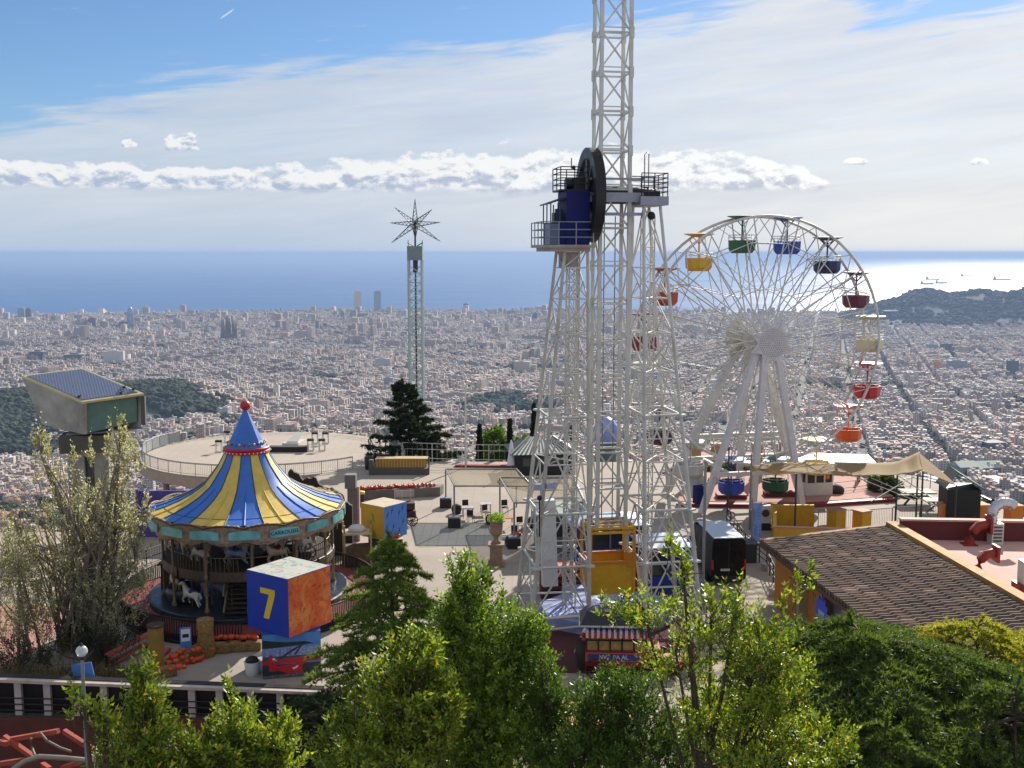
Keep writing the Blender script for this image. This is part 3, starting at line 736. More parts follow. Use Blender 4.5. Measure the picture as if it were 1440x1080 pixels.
tb = MB(); tb.lathe((tcx, tcy, 0), [(0, -.9), (trr, -.9), (trr+.02, -.15), (trr+.02, .012), (0, .012)], 56, sm=False)
for k in range(8): tb.tube((tcx+9.6*math.cos(k*PI/4+.3), tcy+9.6*math.sin(k*PI/4+.3), -16), (tcx+9.6*math.cos(k*PI/4+.3), tcy+9.6*math.sin(k*PI/4+.3), -.9), .3)
struct(tb.build('round_terrace', TERR, loc=(0, 0, 0)))
# fascia under the near edge of the terrace
struct(MB().lathe((tcx, tcy, 0), [(trr+.03, -.95), (trr+.12, -.95), (trr+.12, -.1), (trr+.03, -.1)], 40, a0=R(200), a1=R(318), sm=False).build('terrace_edge', M('terrace_fascia', '#b59a88', .85, var=.12), loc=(0, 0, 0)))
ring = lambda a0, a1, n, r=trr-.15: [(tcx+r*math.cos(R(a0+(a1-a0)*i/n)), tcy+r*math.sin(R(a0+(a1-a0)*i/n)), .012) for i in range(n+1)]
fence('terrace_railing', 'grey railing with fine bars along the near rim of the round terrace', ring(196, 318, 16), 1.05, 'rail_steel', 1.6, (1., .93), .16)
fence('terrace_railing', 'grey railing along the far rim of the round terrace', ring(30, 150, 14), 1.0, 'rail_steel', 1.8, (1., .5))
fence('glass_railing', 'glazed railing climbing the left rim of the round terrace', ring(152, 190, 5), 1.15, 'rail_steel', 1.8, (1.,), panel=M('dull_glass', '#8d9698', .15, 0, .1))
# coloured checker paving and reddish paving at the far left
def m_checker():
    m = bpy.data.materials.new('checker_paving'); m.use_nodes = True; t = NT(m.node_tree); t.n.clear()
    b = t.node('ShaderNodeBsdfPrincipled'); o = t.node('ShaderNodeOutputMaterial'); t.l.new(b.outputs[0], o.inputs[0])
    v = t.node('ShaderNodeTexCoord').outputs['Object']; c = t.node('ShaderNodeTexChecker'); t.l.new(v, c.inputs[0]); c.inputs['Scale'].default_value = .55
    c.inputs[1].default_value = lin('#b3a596')+(1,); c.inputs[2].default_value = lin('#5a544e')+(1,)
    t.put(b.inputs['Base Color'], t.mix(t.lmap(t.noise(v, 1.2, 5, .6), .3, .7, 0, .35), c.outputs[0], lin('#8a7d70'))); b.inputs['Roughness'].default_value = .9
    return m
struct(MB().prism([(-45, 57), (-24.5, 57), (-24.5, 70), (-45, 70)], .0, .006).build('checker_paving', m_checker(), loc=(0, 0, 0)))
struct(MB().prism([(-45, 47), (-22.5, 47), (-22.5, 56.8), (-45, 56.8)], .0, .006).build('red_paving', m_ground('red_paving', '#a8776c', '#b5877b', 1.2, '#94685e'), loc=(0, 0, 0)))

# ---- carousel
CX, CY = -14.0, 57.3
car = thing('carousel', 'two-storey carousel under a blue and yellow striped tent roof with a red ball', 'carousel', (CX, CY, 0))
cblue = M('canvas_blue', '#2f68bd', .5, var=.1, dirt='#4f7ab5'); cyel = M('canvas_yellow', '#d3b551', .55, var=.1, dirt='#b89c50')
red = M('paint_red', '#b51c1c', .4, var=.1); brown = M('carved_gold', '#8f7a60', .6, var=.4, scale=6, spots='#c4ae84'); dk = M('dark_deck', '#1e1c1d', .5, var=.2)
gold = M('brass_column', '#7a6a48', .4, .4, .3, 8); deckred = M('deck_red', '#7a322e', .7, var=.15); teal = M('painted_panel', '#6fb3b0', .5, var=.35, scale=1.2, dirt='#3a6a48')
wood = M('dark_wood', '#3a2a1e', .7, var=.25)
MB().lathe((0, 0, 0), [(5.2, .45), (6.6, .45), (6.6, .5), (5.2, .55)], 48, sm=False).build('deck', deckred, car); MB().lathe((0, 0, 0), [(0, 0), (6.55, 0), (6.55, .44), (0, .44)], 48, sm=False).build('skirting', M('skirt_dark', '#1d1614', .8, var=.3), car)
MB().lathe((0, 0, 0), [(5.1, .552), (5.2, .6), (5.2, .82), (5.1, .86), (0, .86)], 48, sm=False).build('turntable', M('deck_blue_black', '#1c2430', .35, var=.3), car)
bl_ = MB()
for k in range(300):
    a = TAU*k/300
    if 4.9 < a < 5.15: continue
    x, y = 6.62*math.cos(a), 6.62*math.sin(a); bl_.bar((x, y, .02), (x, y, 1.25), .055)
bl_.build('balusters', MATS['rail_dark'], car)
for z in (.12, 1.25): MB().pipe([(6.62*math.cos(4.9-(TAU-.25)*k/60), 6.62*math.sin(4.9-(TAU-.25)*k/60), z) for k in range(61)], .045, 6).build('guard_rail', MATS['rail_dark'], car)
pil = MB().lathe((0, 0, 0), [(1.5, .86), (1.5, 2.6), (1.35, 2.75), (1.35, 4.7), (1.7, 5.2), (1.7, 5.4)], 20, sm=False); pil.build('centre_column', M('painted_core', '#4c3a3a', .5, var=.6, scale=1.6, spots='#a08a60'), car)
MB().lathe((0, 0, 0), [(1.4, 2.72), (4.3, 2.72), (4.38, 2.8), (4.3, 2.9), (1.4, 2.9)], 40, sm=False).build('upper_floor', wood, car)
vb = MB()
for k in range(14):
    a0 = TAU*k/14; vb.lathe((0, 0, 0), [(4.42, 2.42), (4.46, 2.5), (4.46, 2.92), (4.42, 2.95)], 4, sm=False, a0=a0+.02, a1=a0+TAU/14-.02)
vb.build('upper_frieze', M('frieze_dark', '#4a3a29', .6, var=.4, scale=6, spots='#8a744c'), car)
for k in range(12):
    a = TAU*(k+.5)/12; x, y = 4.4*math.cos(a), 4.4*math.sin(a)
    MB().lathe((x, y, 0), [(.14, .86), (.14, 1.0), (.07, 1.1), (.075, 2.4), (.12, 2.55), (.12, 2.7), (.07, 2.85), (.075, 4.2), (.13, 4.4), (.17, 4.8)], 8).build('column', gold, car)
ub = MB()
for k in range(120):
    a = TAU*k/120
    if abs(a-5.05) < .22: continue
    ub.bar((4.25*math.cos(a), 4.25*math.sin(a), 2.9), (4.25*math.cos(a), 4.25*math.sin(a), 3.6), .02)
ub.pipe([(4.25*math.cos(TAU*k/40), 4.25*math.sin(TAU*k/40), 3.62) for k in range(40)], .03, 5, closed=True)
ub.build('upper_balustrade', gold, car)
vl = MB()
for k in range(32):
    a0 = TAU*k/32
    for j in range(6):
        a1, a2 = a0+TAU/32*j/6, a0+TAU/32*(j+1)/6; f1, f2 = abs(2*j/6-1), abs(2*(j+1)/6-1)
        z1, z2 = 4.62-.55*f1**2.2-.1, 4.62-.55*f2**2.2-.1; r_ = 4.68
        vl.plate([(r_*math.cos(a1), r_*math.sin(a1), z1), (r_*math.cos(a2), r_*math.sin(a2), z2), (r_*math.cos(a2), r_*math.sin(a2), 4.75), (r_*math.cos(a1), r_*math.sin(a1), 4.75)], (.03*math.cos(a1), .03*math.sin(a1), 0))
vl.build('scalloped_valance', M('valance_stone', '#5f523f', .6, var=.4, scale=7, spots='#c9bb98'), car)
for k in range(18):
    a = TAU*k/18+.12; MB().tube((3.2*math.cos(a), 3.2*math.sin(a), .86), (3.2*math.cos(a), 3.2*math.sin(a), 5.2), .05, n=6).build('roof_pole', gold, car)
mr = MB()
for k in range(12):
    a = TAU*k/12; mr.box((1.46*math.cos(a), 1.46*math.sin(a), 3.75), (.06, .6, 1.5), a)
mr.build('mirror_panels', M('mirror_panel', '#8a8f96', .15, .6, .2), car)
# staircase towards the camera
sa = 4.80; ux, uy = math.cos(sa), math.sin(sa); px_, py_ = -uy, ux
stc = MB()
for i in range(11):
    r0 = 4.72-i*.22; z = .86+i*.175
    stc.box((ux*r0, uy*r0, z+.15), (.26, 1.1, .05), sa)
stc.build('staircase', wood, car)
for s in (-1, 1):
    MB().bar((ux*4.85+px_*.58*s, uy*4.85+py_*.58*s, 1.0), (ux*2.3+px_*.58*s, uy*2.3+py_*.58*s, 3.0), .07, .28).build('stringer', gold, car)
    MB().pipe([(ux*4.85+px_*.6*s, uy*4.85+py_*.6*s, 1.9), (ux*2.3+px_*.6*s, uy*2.3+py_*.6*s, 3.9)], .04, 6).build('hand_rail', gold, car)
# rounding board
NP = 16
fb = MB(); n = 192; Rr = 4.93
def wave(j, a, p=NP): return a*abs(math.sin(p*PI*j/n*1.))
V = []
for j in range(n):
    a = TAU*j/n
    zt = 5.33+.14*abs(math.cos(NP*PI*j/n))**.8+.03*math.sin(NP*4*TAU*j/n); zb = 4.62-.2*abs(math.cos(NP*PI*j/n))**1.5-.05*abs(math.sin(NP*5*PI*j/n))
    for r_, z in ((Rr+.02, zb), (Rr+.1, zb+.2), (Rr+.05, (zt+zb)/2), (Rr+.14, zt-.12), (Rr+.08, zt), (Rr-.02, zt), (Rr-.04, zb)):
        V.append((r_*math.cos(a), r_*math.sin(a), z))
fb.add(V, [(j*7+i, ((j+1) % n)*7+i, ((j+1) % n)*7+(i+1) % 7, j*7+(i+1) % 7) for j in range(n) for i in range(7)])
fbo = fb.build('rounding_board', brown, car)
tr = MB(); tr.pipe([((Rr+.16)*math.cos(TAU*j/n), (Rr+.16)*math.sin(TAU*j/n), 5.3+.15*abs(math.cos(NP*PI*j/n))**.8) for j in range(n)], .05, 5, closed=True)
tr.build('gilt_edge', M('gilt_brown', '#5d3a22', .5, var=.2), fbo)
for k in range(NP):
    a0 = TAU*(k+.5)/NP; hw = TAU/NP*.38; pm = MB(); V = []
    for i in range(9):
        a = a0-hw+2*hw*i/8; tp = .1*math.sin(PI*i/8)
        for z, dr in ((4.74, .10), (4.74, .165), (5.1+tp, .165), (5.1+tp, .10)): V.append(((Rr+dr)*math.cos(a), (Rr+dr)*math.sin(a), z))
    pm.add(V, [(i*4+j, i*4+4+j, i*4+4+(j+1) % 4, i*4+(j+1) % 4) for i in range(8) for j in range(4)]+[(0, 1, 2, 3), (35, 34, 33, 32)])
    po = pm.build('painted_scene', teal, fbo)
    if k == 13:
        tm = MB()
        text_mb(tm, 'CARROUSEL', .27, lambda x, y, d: ((Rr+.175+d)*math.cos(a0+x/(Rr+.17)), (Rr+.175+d)*math.sin(a0+x/(Rr+.17)), 4.95+y), depth=.006)
        tm.build('lettering', M('letter_black', '#16161a', .5), po)
# canopy
prof = [(5.2, 5.40), (4.5, 5.58), (3.75, 5.84), (3.0, 6.18), (2.35, 6.6), (1.85, 7.06), (1.48, 7.56), (1.24, 8.0), (1.12, 8.25)]
can = MB()
SEG = 4
V = []; n = NP*SEG
prof = [(r_*.945 if i < 5 else r_, z) for i, (r_, z) in enumerate(prof)]
for r_, z in prof:
    for j in range(n): V.append((r_*math.cos(TAU*j/n), r_*math.sin(TAU*j/n), z))
for i in range(len(prof)-1):
    for j in range(n):
        f = (i*n+j, i*n+(j+1) % n, (i+1)*n+(j+1) % n, (i+1)*n+j)
        can.f.append(f); can.m.append((j//SEG) % 2); can.sm.append(True)
can.v = V
cano = can.build('canopy', [cblue, cyel], car)
inn = MB(); inn.lathe((0, 0, 0), [(4.84, 5.3), (3.2, 5.62), (1.5, 6.1)], NP*2, sm=False); inn.build('canopy_lining', M('lining', '#6b5b49', .8), cano)
grn = M('seam_green', '#20452e', .5)
for k in range(NP):
    a = TAU*k/NP
    MB().pipe([(r_*math.cos(a), r_*math.sin(a), z+.02) for r_, z in prof], [.03]*3+[.026]*3+[.02]*3, 5).build('seam', grn, cano)
    a += TAU/NP/2
    MB().pipe([(r_*math.cos(a), r_*math.sin(a), z+.02) for r_, z in prof[:5]], [.045, .042, .04, .035, .02], 5).build('rib', [cblue, cyel][k % 2], cano)
for i in (1,): MB().pipe([(prof[i][0]*math.cos(TAU*j/n), prof[i][0]*math.sin(TAU*j/n), prof[i][1]+.008) for j in range(n)], .018, 4, closed=True).build('hoop', M('hoop_dark', '#394a5e', .5), cano)
MB().lathe((0, 0, 0), [(1.1, 8.18), (1.22, 8.24), (1.22, 8.34), (1.12, 8.38)], 32).build('red_ring', red, car)
lb = MB()
for k in range(36): a = TAU*k/36; lb.sphere((1.24*math.cos(a), 1.24*math.sin(a), 8.29), .035, 6, 4)
lb.build('bulbs', M('white_bulb', '#e8e4da', .3), car)
spire = MB(); spire.lathe((0, 0, 0), [(1.14, 8.40), (.86, 8.85), (.56, 9.45), (.30, 10.0), (.1, 10.42), (.06, 10.5)], 12, sm=False); spo = spire.build('spire_roof', cblue, car)
MB().lathe((0, 0, 0), [(1.08, 8.36), (1.2, 8.38), (1.2, 8.5), (1.08, 8.52)], 32).build('red_ring', red, spo)
jw = [M('jewel_red', '#a01818', .3), M('jewel_green', '#4f8a3a', .3), M('jewel_yellow', '#d8b23a', .3)]
for k in range(24):
    a = TAU*(k+.5)/24; MB().sphere((.955*math.cos(a), .955*math.sin(a), 8.72), .075, 8, 5, sz=1.).build('jewel', jw[k % 3], spo)
MB().sphere((0, 0, 10.66), .27, 18, 12).build('ball_finial', red, car)
# horses: one skinned body, copied
def skin(joints, edges, radii, sub=1):
    me = bpy.data.meshes.new('skin'); me.from_pydata(joints, edges, []); o = bpy.data.objects.new('skin', me); COL.objects.link(o)
    md = o.modifiers.new('s', 'SKIN'); ms = o.modifiers.new('u', 'SUBSURF'); ms.levels = ms.render_levels = sub
    for i, r_ in enumerate(radii): o.data.skin_vertices[0].data[i].radius = (r_, r_) if not isinstance(r_, tuple) else r_
    o.data.skin_vertices[0].data[0].use_root = True
    dg = bpy.context.evaluated_depsgraph_get(); m2 = bpy.data.meshes.new_from_object(o.evaluated_get(dg))
    bpy.data.objects.remove(o); return m2
hj = [(0, 0, 1.0), (.45, 0, 1.03), (-.45, 0, 1.05), (.66, 0, 1.32), (.8, 0, 1.62), (1.02, 0, 1.52), (1.16, 0, 1.42), (.5, .14, .82), (.74, .15, .6), (.6, .15, .38), (.46, -.14, .82), (.5, -.15, .5), (.38, -.15, .28), (-.5, .14, .84), (-.62, .15, .55), (-.78, .15, .3), (-.48, -.14, .84), (-.4, -.15, .52), (-.62, -.15, .3), (-.68, 0, 1.12), (-.86, 0, .8)]
he = [(0, 1), (0, 2), (1, 3), (3, 4), (4, 5), (5, 6), (1, 7), (7, 8), (8, 9), (1, 10), (10, 11), (11, 12), (2, 13), (13, 14), (14, 15), (2, 16), (16, 17), (17, 18), (2, 19), (19, 20)]
hr = [.26, .25, .26, .15, .13, .1, .08, .1, .06, .05, .1, .06, .05, .13, .07, .05, .13, .07, .05, .06, .05]
hme = skin(hj, he, hr)
hcols = [M('horse_white', '#c9c4ba', .35, var=.15), M('horse_blue_grey', '#6f8096', .35, var=.3), M('horse_cream', '#b9a684', .35, var=.2)]
def horse(r_, a, z, k):
    me = HM[k % 3]; o = bpy.data.objects.new('carousel_horse', me); COL.objects.link(o); o.parent = car; WM[o.name] = WM[car.name]
    o.location = (r_*math.cos(a), r_*math.sin(a), z); o.rotation_euler = (0, 0, a-PI/2); o.scale = (.8,)*3
    p = bpy.data.objects.new('pole', POLE); COL.objects.link(p); p.parent = o
    s = bpy.data.objects.new('saddle', SADD[k % 2]); COL.objects.link(s); s.parent = o
HM = []
for mm in hcols:
    q = hme.copy(); q.materials.clear(); q.materials.append(mm); HM.append(q)
_t = MB().tube((0, 0, .2), (0, 0, 2.2), .028).build('pole', gold, car); POLE = _t.data; bpy.data.objects.remove(_t)
SADD = []
for h_ in ('#8d2222', '#243f8a'):
    _t = MB().sphere((-.02, 0, 1.18), .27, 10, 6, sz=.45).build('saddle', M('saddle_'+h_[1:], h_, .4), car); SADD.append(_t.data); bpy.data.objects.remove(_t)
for k in range(14):
    a = TAU*k/14+.1
    if abs(((a-sa+PI) % TAU)-PI) < .26: continue
    horse(3.95, a, .72+.18*(k % 3), k)
    horse(2.7, a+.15, .75+.16*((k+1) % 3), k+1)
for k in range(10): horse(3.3, TAU*k/10+.35, 2.75+.1*(k % 2), k)
# coach and dark booth on the turntable
cb = MB(); cb.lathe((-2.9, -2.3, .9), [(.0, .0), (.75, .05), (.9, .5), (.8, .75), (.7, .6), (.0, .5)], 16); cb.build('coach_tub', M('coach_grey', '#3b3f45', .4, var=.3), car)
MB().bx(-4.4, -3.5, -1.2, 0, .9, 2.4).bx(-4.5, -3.4, -1.3, .1, 2.4, 2.5).build('sleigh_screen', M('screen_brown', '#33281f', .7), car)

# ---- number cube and picture box
cubec = P(402, 850, 47.6); base = G(402, 953)
cz0 = 2.02
pb = thing('picture_box', 'advertising box showing a red aeroplane ride above the city, under the numbered cube', 'sign', (base.x, base.y+1.25, 0), R(13))
MB().bx(-1.27, 1.27, -1.2, 1.2, 0, 2.02).build('box_body', M('box_side', '#2e56a8', .4, var=.06), pb)
im = MB(); y0 = -1.206
def pp(pts, mi, d=.004): im.plate([(x, y0-d, z) for x, z in pts], (0, .003, 0), mi)
PM = [M('print_sky', '#4a86cc', .4, var=.12), M('print_hill', '#20352e', .4, var=.25), M('print_city', '#7f90c6', .4, var=.5, scale=9, spots='#e0e4ee'), M('print_green', '#35504a', .4, var=.3, scale=5),
      M('print_red', '#c01e2c', .4, var=.08), M('print_dark', '#23323a', .4, var=.3), M('print_white', '#dfe2e8', .4), M('print_emblem_blue', '#2a3f9a', .4), M('print_grey', '#5c6066', .5, var=.5, scale=9, spots='#b8b4a4')]
pp([(-1.26, .01), (1.26, .01), (1.26, 2.0), (-1.26, 2.0)], 0, 0)
pp([(-1.26, 1.36), (1.0, 1.48), (.62, 1.6), (-.3, 1.62), (-1.26, 1.76)], 1, .006)
pp([(-1.26, .96), (1.26, .96), (1.26, 1.4), (-1.26, 1.38)], 2, .010)
pp([(-1.26, .62), (1.26, .7), (1.26, .98), (-1.26, 1.0)], 3, .014)
pp([(-1.26, .01), (1.26, .01), (1.26, .62), (-1.26, .62)], 5, .014)
pp([(-1.26, .62), (1.26, .72), (1.26, .92), (.6, .92), (-1.26, .82)], 4, .018)
pp([(-1.0, 1.0), (-.92, 1.12), (-.82, 1.04), (-.66, .56), (.1, .62), (.85, .88), (.4, .5), (.5, .2), (-.2, .2), (-.55, .34), (-.98, .34)], 4, .023)
pp([(-.85, .92), (-.75, .95), (-.66, .8), (-.78, .78)], 6, .028); pp([(-.8, .84), (-.72, .86), (-.7, .8), (-.78, .79)], 7, .032)
pp([(.0, .44), (.12, .46), (.2, .52), (.3, .53), (.2, .42), (.06, .36)], 6, .028)
pp([(-1.26, .01), (1.26, .01), (1.26, .12), (.3, .2), (-1.26, .14)], 8, .028)
pp([(-.55, .92), (.05, 1.3), (.55, 1.52), (.6, 1.5), (.1, 1.22), (-.45, .9)], 5, .020); pp([(.1, 1.05), (.45, 1.5), (.5, 1.5), (.18, 1.02)], 5, .022)
im.build('picture', PM, pb)
nc = thing('number_cube', 'big blue and orange cube marked with a yellow 7, balanced on the picture box', 'sign', (base.x, base.y+1.15, cz0+.02), R(43))
h = 1.3; H = 2.62
numblue = M('sign_blue', '#1b3ba4', .4, var=.05)
MB().bx(-h, h, -h, h, 0, H).build('cube_body', numblue, nc)
def m_rock(name, a, bcol, ccol):
    m = bpy.data.materials.new(name); m.use_nodes = True; t = NT(m.node_tree); t.n.clear()
    b = t.node('ShaderNodeBsdfPrincipled'); o = t.node('ShaderNodeOutputMaterial'); t.l.new(b.outputs[0], o.inputs[0])
    v = t.node('ShaderNodeTexCoord').outputs['Object']; n1 = t.noise(v, .8, 8, .68, 1.2); n2 = t.noise(v, 1.7, 6, .7, 2.2)
    c = t.mix(t.sstep(n1, .42, .58), lin(a), lin(bcol)); c = t.mix(t.math('MULTIPLY', t.sstep(n2, .52, .62), .7), c, lin(ccol))
    t.put(b.inputs['Base Color'], c); b.inputs['Roughness'].default_value = .45; return m
MB().bx(h+.001, h+.006, -h+.02, h-.02, .02, H-.02).build('rock_picture', m_rock('print_red_rock', '#d8602a', '#e58a45', '#a8281c'), nc)
MB().bx(-h+.02, h-.02, -h+.02, h-.02, H+.001, H+.006).build('top_picture', m_rock('print_pale_top', '#a9b3a2', '#c0b8a6', '#3d6d96'), nc)
s7 = MB(); z0_ = 1.02
# front-left face carries the 7 (local -Y is turned to face left-front)
s7.plate([(x*1.45, -h-.012, .62+(z+.16)*1.26) for x, z in ((-.30, .92), (.34, .92), (.34, .74), (.06, -.16), (-.18, -.16), (.08, .72), (-.30, .72))], (0, .01, 0))
nc.rotation_euler = (0, 0, R(-35)); WM[nc.name] = Matrix.Translation(nc.location) @ Matrix.Rotation(R(-35), 4, 'Z')
s7.build('numeral', M('numeral_yellow', '#e3c531', .4, var=.05), nc)
# ---- straw bales, pumpkins, small signs in front of the carousel
straw = M('straw', '#8a6c3a', .95, var=.45, scale=9, bump=.8, bscale=30); orange = M('pumpkin_skin', '#cc4712', .45, var=.2, scale=4); stem = M('pumpkin_stem', '#5b4a2a', .8)
pk = thing('pumpkin', 'orange pumpkin in a heap around the straw bales by the carousel', 'pumpkin', (0, 0, 0), 0, 'pumpkins around the straw bales')
pbod = MB(); pbod.sphere((0, 0, .15), .19, 20, 9, sz=.78, ribs=.14); pbod.build('body', orange, pk); MB().tube((0, 0, .27), (.03, .01, .37), .03, .018, 6).build('stem', stem, pk)
def pumpkins(spots, label, group, z=0., first=[True]):
    for i, (x, y, zz) in enumerate(spots):
        s = random.uniform(.62, 1.0)
        if first[0]: o = pk; first[0] = False; o.location = (x, y, zz); o.scale = (s,)*3; o['label'] = label; o['group'] = group
        else: dup(pk, (x, y, zz), random.uniform(0, 6), label, group, s)
def bale(c, rz, d, label):
    o = MB(); o.box((c[0], c[1], c[2]+d[2]/2), d, rz); b_ = o.build('straw_bale', straw); tag(b_, label, 'straw bale', 'straw bales by the carousel')
    md = b_.modifiers.new('b', 'BEVEL'); md.width = .07; md.segments = 2; return b_
for (x, y, rz, lab) in ((232, 951, .4, 'straw bale at the left end of the pumpkin heap'), (250, 936, .9, 'straw bale second from the left in the pumpkin heap'), (266, 928, .2, 'straw bale behind the heap, below the blue sign'), (275, 922, 1.2, 'straw bale left of the straw bundle'), (310, 917, .05, 'straw bale under the left of the pumpkin row'), (333, 915, .05, 'straw bale in the middle of the pumpkin row'), (353, 914, .05, 'straw bale at the right end of the pumpkin row')):
    g = G(x, y); bale((g.x, g.y, 0), rz, (1.0, .5, .45), lab)
sp_ = []
for i in range(17):
    g = G(303+i*3.6, 912); sp_.append((g.x+random.uniform(-.1, .1), g.y+random.uniform(-.12, .12), .45))
pumpkins(sp_, 'orange pumpkin in the row on straw bales below the carousel fence', 'pumpkins in a row under the carousel fence')
sp_ = []
for x, y, z in ((222, 950, 0), (228, 938, .2), (237, 936, .3), (243, 928, .4), (247, 925, .45), (252, 921, .5), (257, 918, .5), (240, 944, .45), (252, 942, .45), (259, 941, .45), (262, 934, 0), (272, 933, 0), (277, 931, 0), (281, 930, 0), (272, 918, .45), (278, 917, .45), (298, 916, .3), (226, 946, .2), (247, 933, .45), (256, 928, .3), (270, 930, .1), (284, 927, 0)):
    g = G(x, y, z); sp_.append((g.x, g.y, z))
pumpkins(sp_, 'orange pumpkin in the loose heap left of the straw bundle', 'pumpkins heaped left of the straw bundle')
g = G(290, 922); tag(MB().lathe((g.x, g.y, 0), [(.42, 0), (.45, .3), (.36, 1.1), (.4, 1.75), (.25, 1.8), (0, 1.78)], 14).build('straw_bundle', straw), 'tall upright straw bundle standing in front of the carousel fence', 'straw bundle')
g = G(221, 948); pc = thing('yellow_column', 'round yellow column carrying the left edge of the carousel deck', 'column', g)
MB().tube((0, 0, 0), (0, 0, 2.2), .34, n=16).build('shaft', M('column_shaded_yellow', '#8a6a26', .7, var=.2), pc); MB().tube((0, 0, 2.2), (0, 0, 2.3), .38, n=16).build('cap', wood, pc)  # shaft yellow darkened to stand in for the shade under the deck
g = G(262, 925); sg = thing('price_board', 'small white and blue notice board beside the pumpkins', 'sign', g, R(20))
MB().bx(-.25, .25, -.03, .03, .25, 1.45).build('board', M('notice_blue', '#4f86c9', .4), sg); MB().bx(-.2, .2, -.035, -.031, .8, 1.38).build('panel', PM[6], sg); MB().bx(-.14, .14, -.04, -.036, .98, 1.15).build('print', dk, sg); MB().bx(-.04, .04, -.02, .02, 0, .25).build('foot', dk, sg)
g = G(355, 948); pt = thing('planter_tub', 'white planter tub with dark plants left of the picture box', 'planter', g)
MB().lathe((0, 0, 0), [(.28, 0), (.36, .6), (.3, .6), (.3, .5), (0, .5)], 14).build('tub', MATS['rail_white'], pt); MB().sphere((0, 0, .65), .3, 8, 6, sz=.6).build('plant', M('dark_plant', '#2c2a22', .8, var=.5, scale=8), pt)

# ---- long rail along the plaza edge, front left
fy = lambda x: 43.75-.0*x
pst = thing('roof_parapet_rail', 'long pale rail on white posts with black panels along the near plaza edge', 'railing', (-24, 43.75, -.2))
mb = MB()
A0 = P(-30, 956, 43.9); A1 = P(455, 975, 43.5)
MB().plate([A0+Vector((0, -.2, 0)), A1+Vector((0, -.2, 0)), A1+Vector((0, .25, .04)), A0+Vector((0, .25, .04))], (0, 0, .12)).build('top_rail', M('parapet_pale', '#b9ab9f', .6, var=.12, dirt='#8a7d74'), pst, True)
MB().plate([A0+Vector((0, .02, .125)), A1+Vector((0, .02, .125)), A1+Vector((0, .27, .165)), A0+Vector((0, .27, .165))], (0, 0, .05)).build('cable_duct', dk, pst, True)
for f in (.02, .115, .2, .285, .365, .45, .53, .62, .70, .79, .875, .955):
    p = A0.lerp(A1, f); MB().bx(p.x-.14, p.x+.14, p.y-.1, p.y+.1, -.42, p.z-.005).build('post', M('post_white', '#b5aca4', .6, var=.15), pst, True)
MB().plate([A0+Vector((0, .12, -.01)), A1+Vector((0, .12, -.01)), Vector((A1.x, A1.y+.12, -.42)), Vector((A0.x, A0.y+.12, -.42))], (0, .05, 0)).build('black_panel', M('black_panel', '#0d0d0e', .4), pst, True)
for z in (.62, .36, .1): MB().pipe([(A0.x, A0.y-.12, z-.4+.12), (A1.x, A1.y-.12, z-.4)], .03, 5).build('cable', dk, pst, True)
wl = thing('retaining_wall', 'reddish brown retaining wall below the pale rail', 'wall', (-24, 43.6, -2.1))
MB().plate([(-40, 43.62, -2.1), (A1.x+1.0, 43.2, -2.1), (A1.x+1.0, 43.2, -.44), (-40, 43.62, -.44)], (0, .28, 0)).build('wall', M('wall_maroon', '#5e3228', .85, var=.2, dirt='#48271f'), wl, True)
# red timber trestle and hand rail down in the yard
rt = thing('timber_trestle', 'red painted timber trestle lying in the lower yard', 'trestle', P(60, 1045, 38.))
rw = M('red_timber', '#a04a38', .8, var=.25, dirt='#7a3a2e')
for a, b_ in (((6, 1036), (52, 1068)), ((14, 1040), (82, 1028)), ((90, 1028), (140, 1060)), ((0, 1043), (10, 1046)), ((60, 1075), (70, 1082)), ((0, 1074), (34, 1069)), ((88, 1080), (112, 1072))):
    MB().bar(P(*a, 38.), P(*b_, 37.3), .16).build('beam', rw, rt, True)
hp = tag(MB().pipe([P(18, 1082, 34.), P(36, 1070, 34.1), P(55, 1064, 34.2), P(90, 1066, 34.3), P(130, 1070, 34.4)], .09, 8).build('pipe_handrail', M('dull_pipe', '#8c8474', .5, .3)), 'bent grey hand rail pipe at the bottom left corner', 'handrail')
tag(MB().pipe([P(44, 1038, 37.), P(44, 1050, 37.2), P(49, 1062, 37)], .05, 6).pipe([P(56, 1030, 37.), P(66, 1042, 36.9), P(85, 1052, 36.8), P(100, 1057, 36.7)], .05, 6).build('hose', M('old_hose', '#77695a', .7)), 'loose grey hose hanging over the red trestle', 'hose')
p = P(146, 1066, 36.); tag(MB().bx(p.x-.45, p.x+.45, p.y, p.y+.9, -2.1, p.z).bx(p.x-.5, p.x+.5, p.y-.05, p.y+.95, p.z+.003, p.z+.12).build('masonry_pier', M('pier_pale', '#b8ada0', .9, var=.2, dirt='#8a5a48')), 'square pale masonry pier at the bottom left', 'pier')
# globe lamp
lp = thing('street_lamp', 'thin lamp post with a clear globe in front of the plaza rail', 'street lamp', (P(115, 918, 31).x, 31, -2.1))
zt = P(115, 918, 31).z+2.1
MB().tube((0, 0, 0), (0, 0, zt-.1), .065, .05, 10).tube((0, 0, 0), (0, 0, 1.2), .1, .09, 10).build('pole', MATS['rail_steel'], lp)
gm = bpy.data.materials.new('lamp_glass'); gm.use_nodes = True; gb = gm.node_tree.nodes['Principled BSDF']; gb.inputs['Base Color'].default_value = (.8, .82, .84, 1); gb.inputs['Roughness'].default_value = .12; gb.inputs['Transmission Weight'].default_value = .55
MB().sphere((0, 0, zt+.05), .17, 18, 12).build('globe', gm, lp); MB().tube((0, 0, zt+.2), (0, 0, zt+.3), .06, .02, 8).tube((0, 0, zt-.2), (0, 0, zt-.1), .09, .07, 8).build('collar', dk, lp)
g = P(117, 945, 44.6)
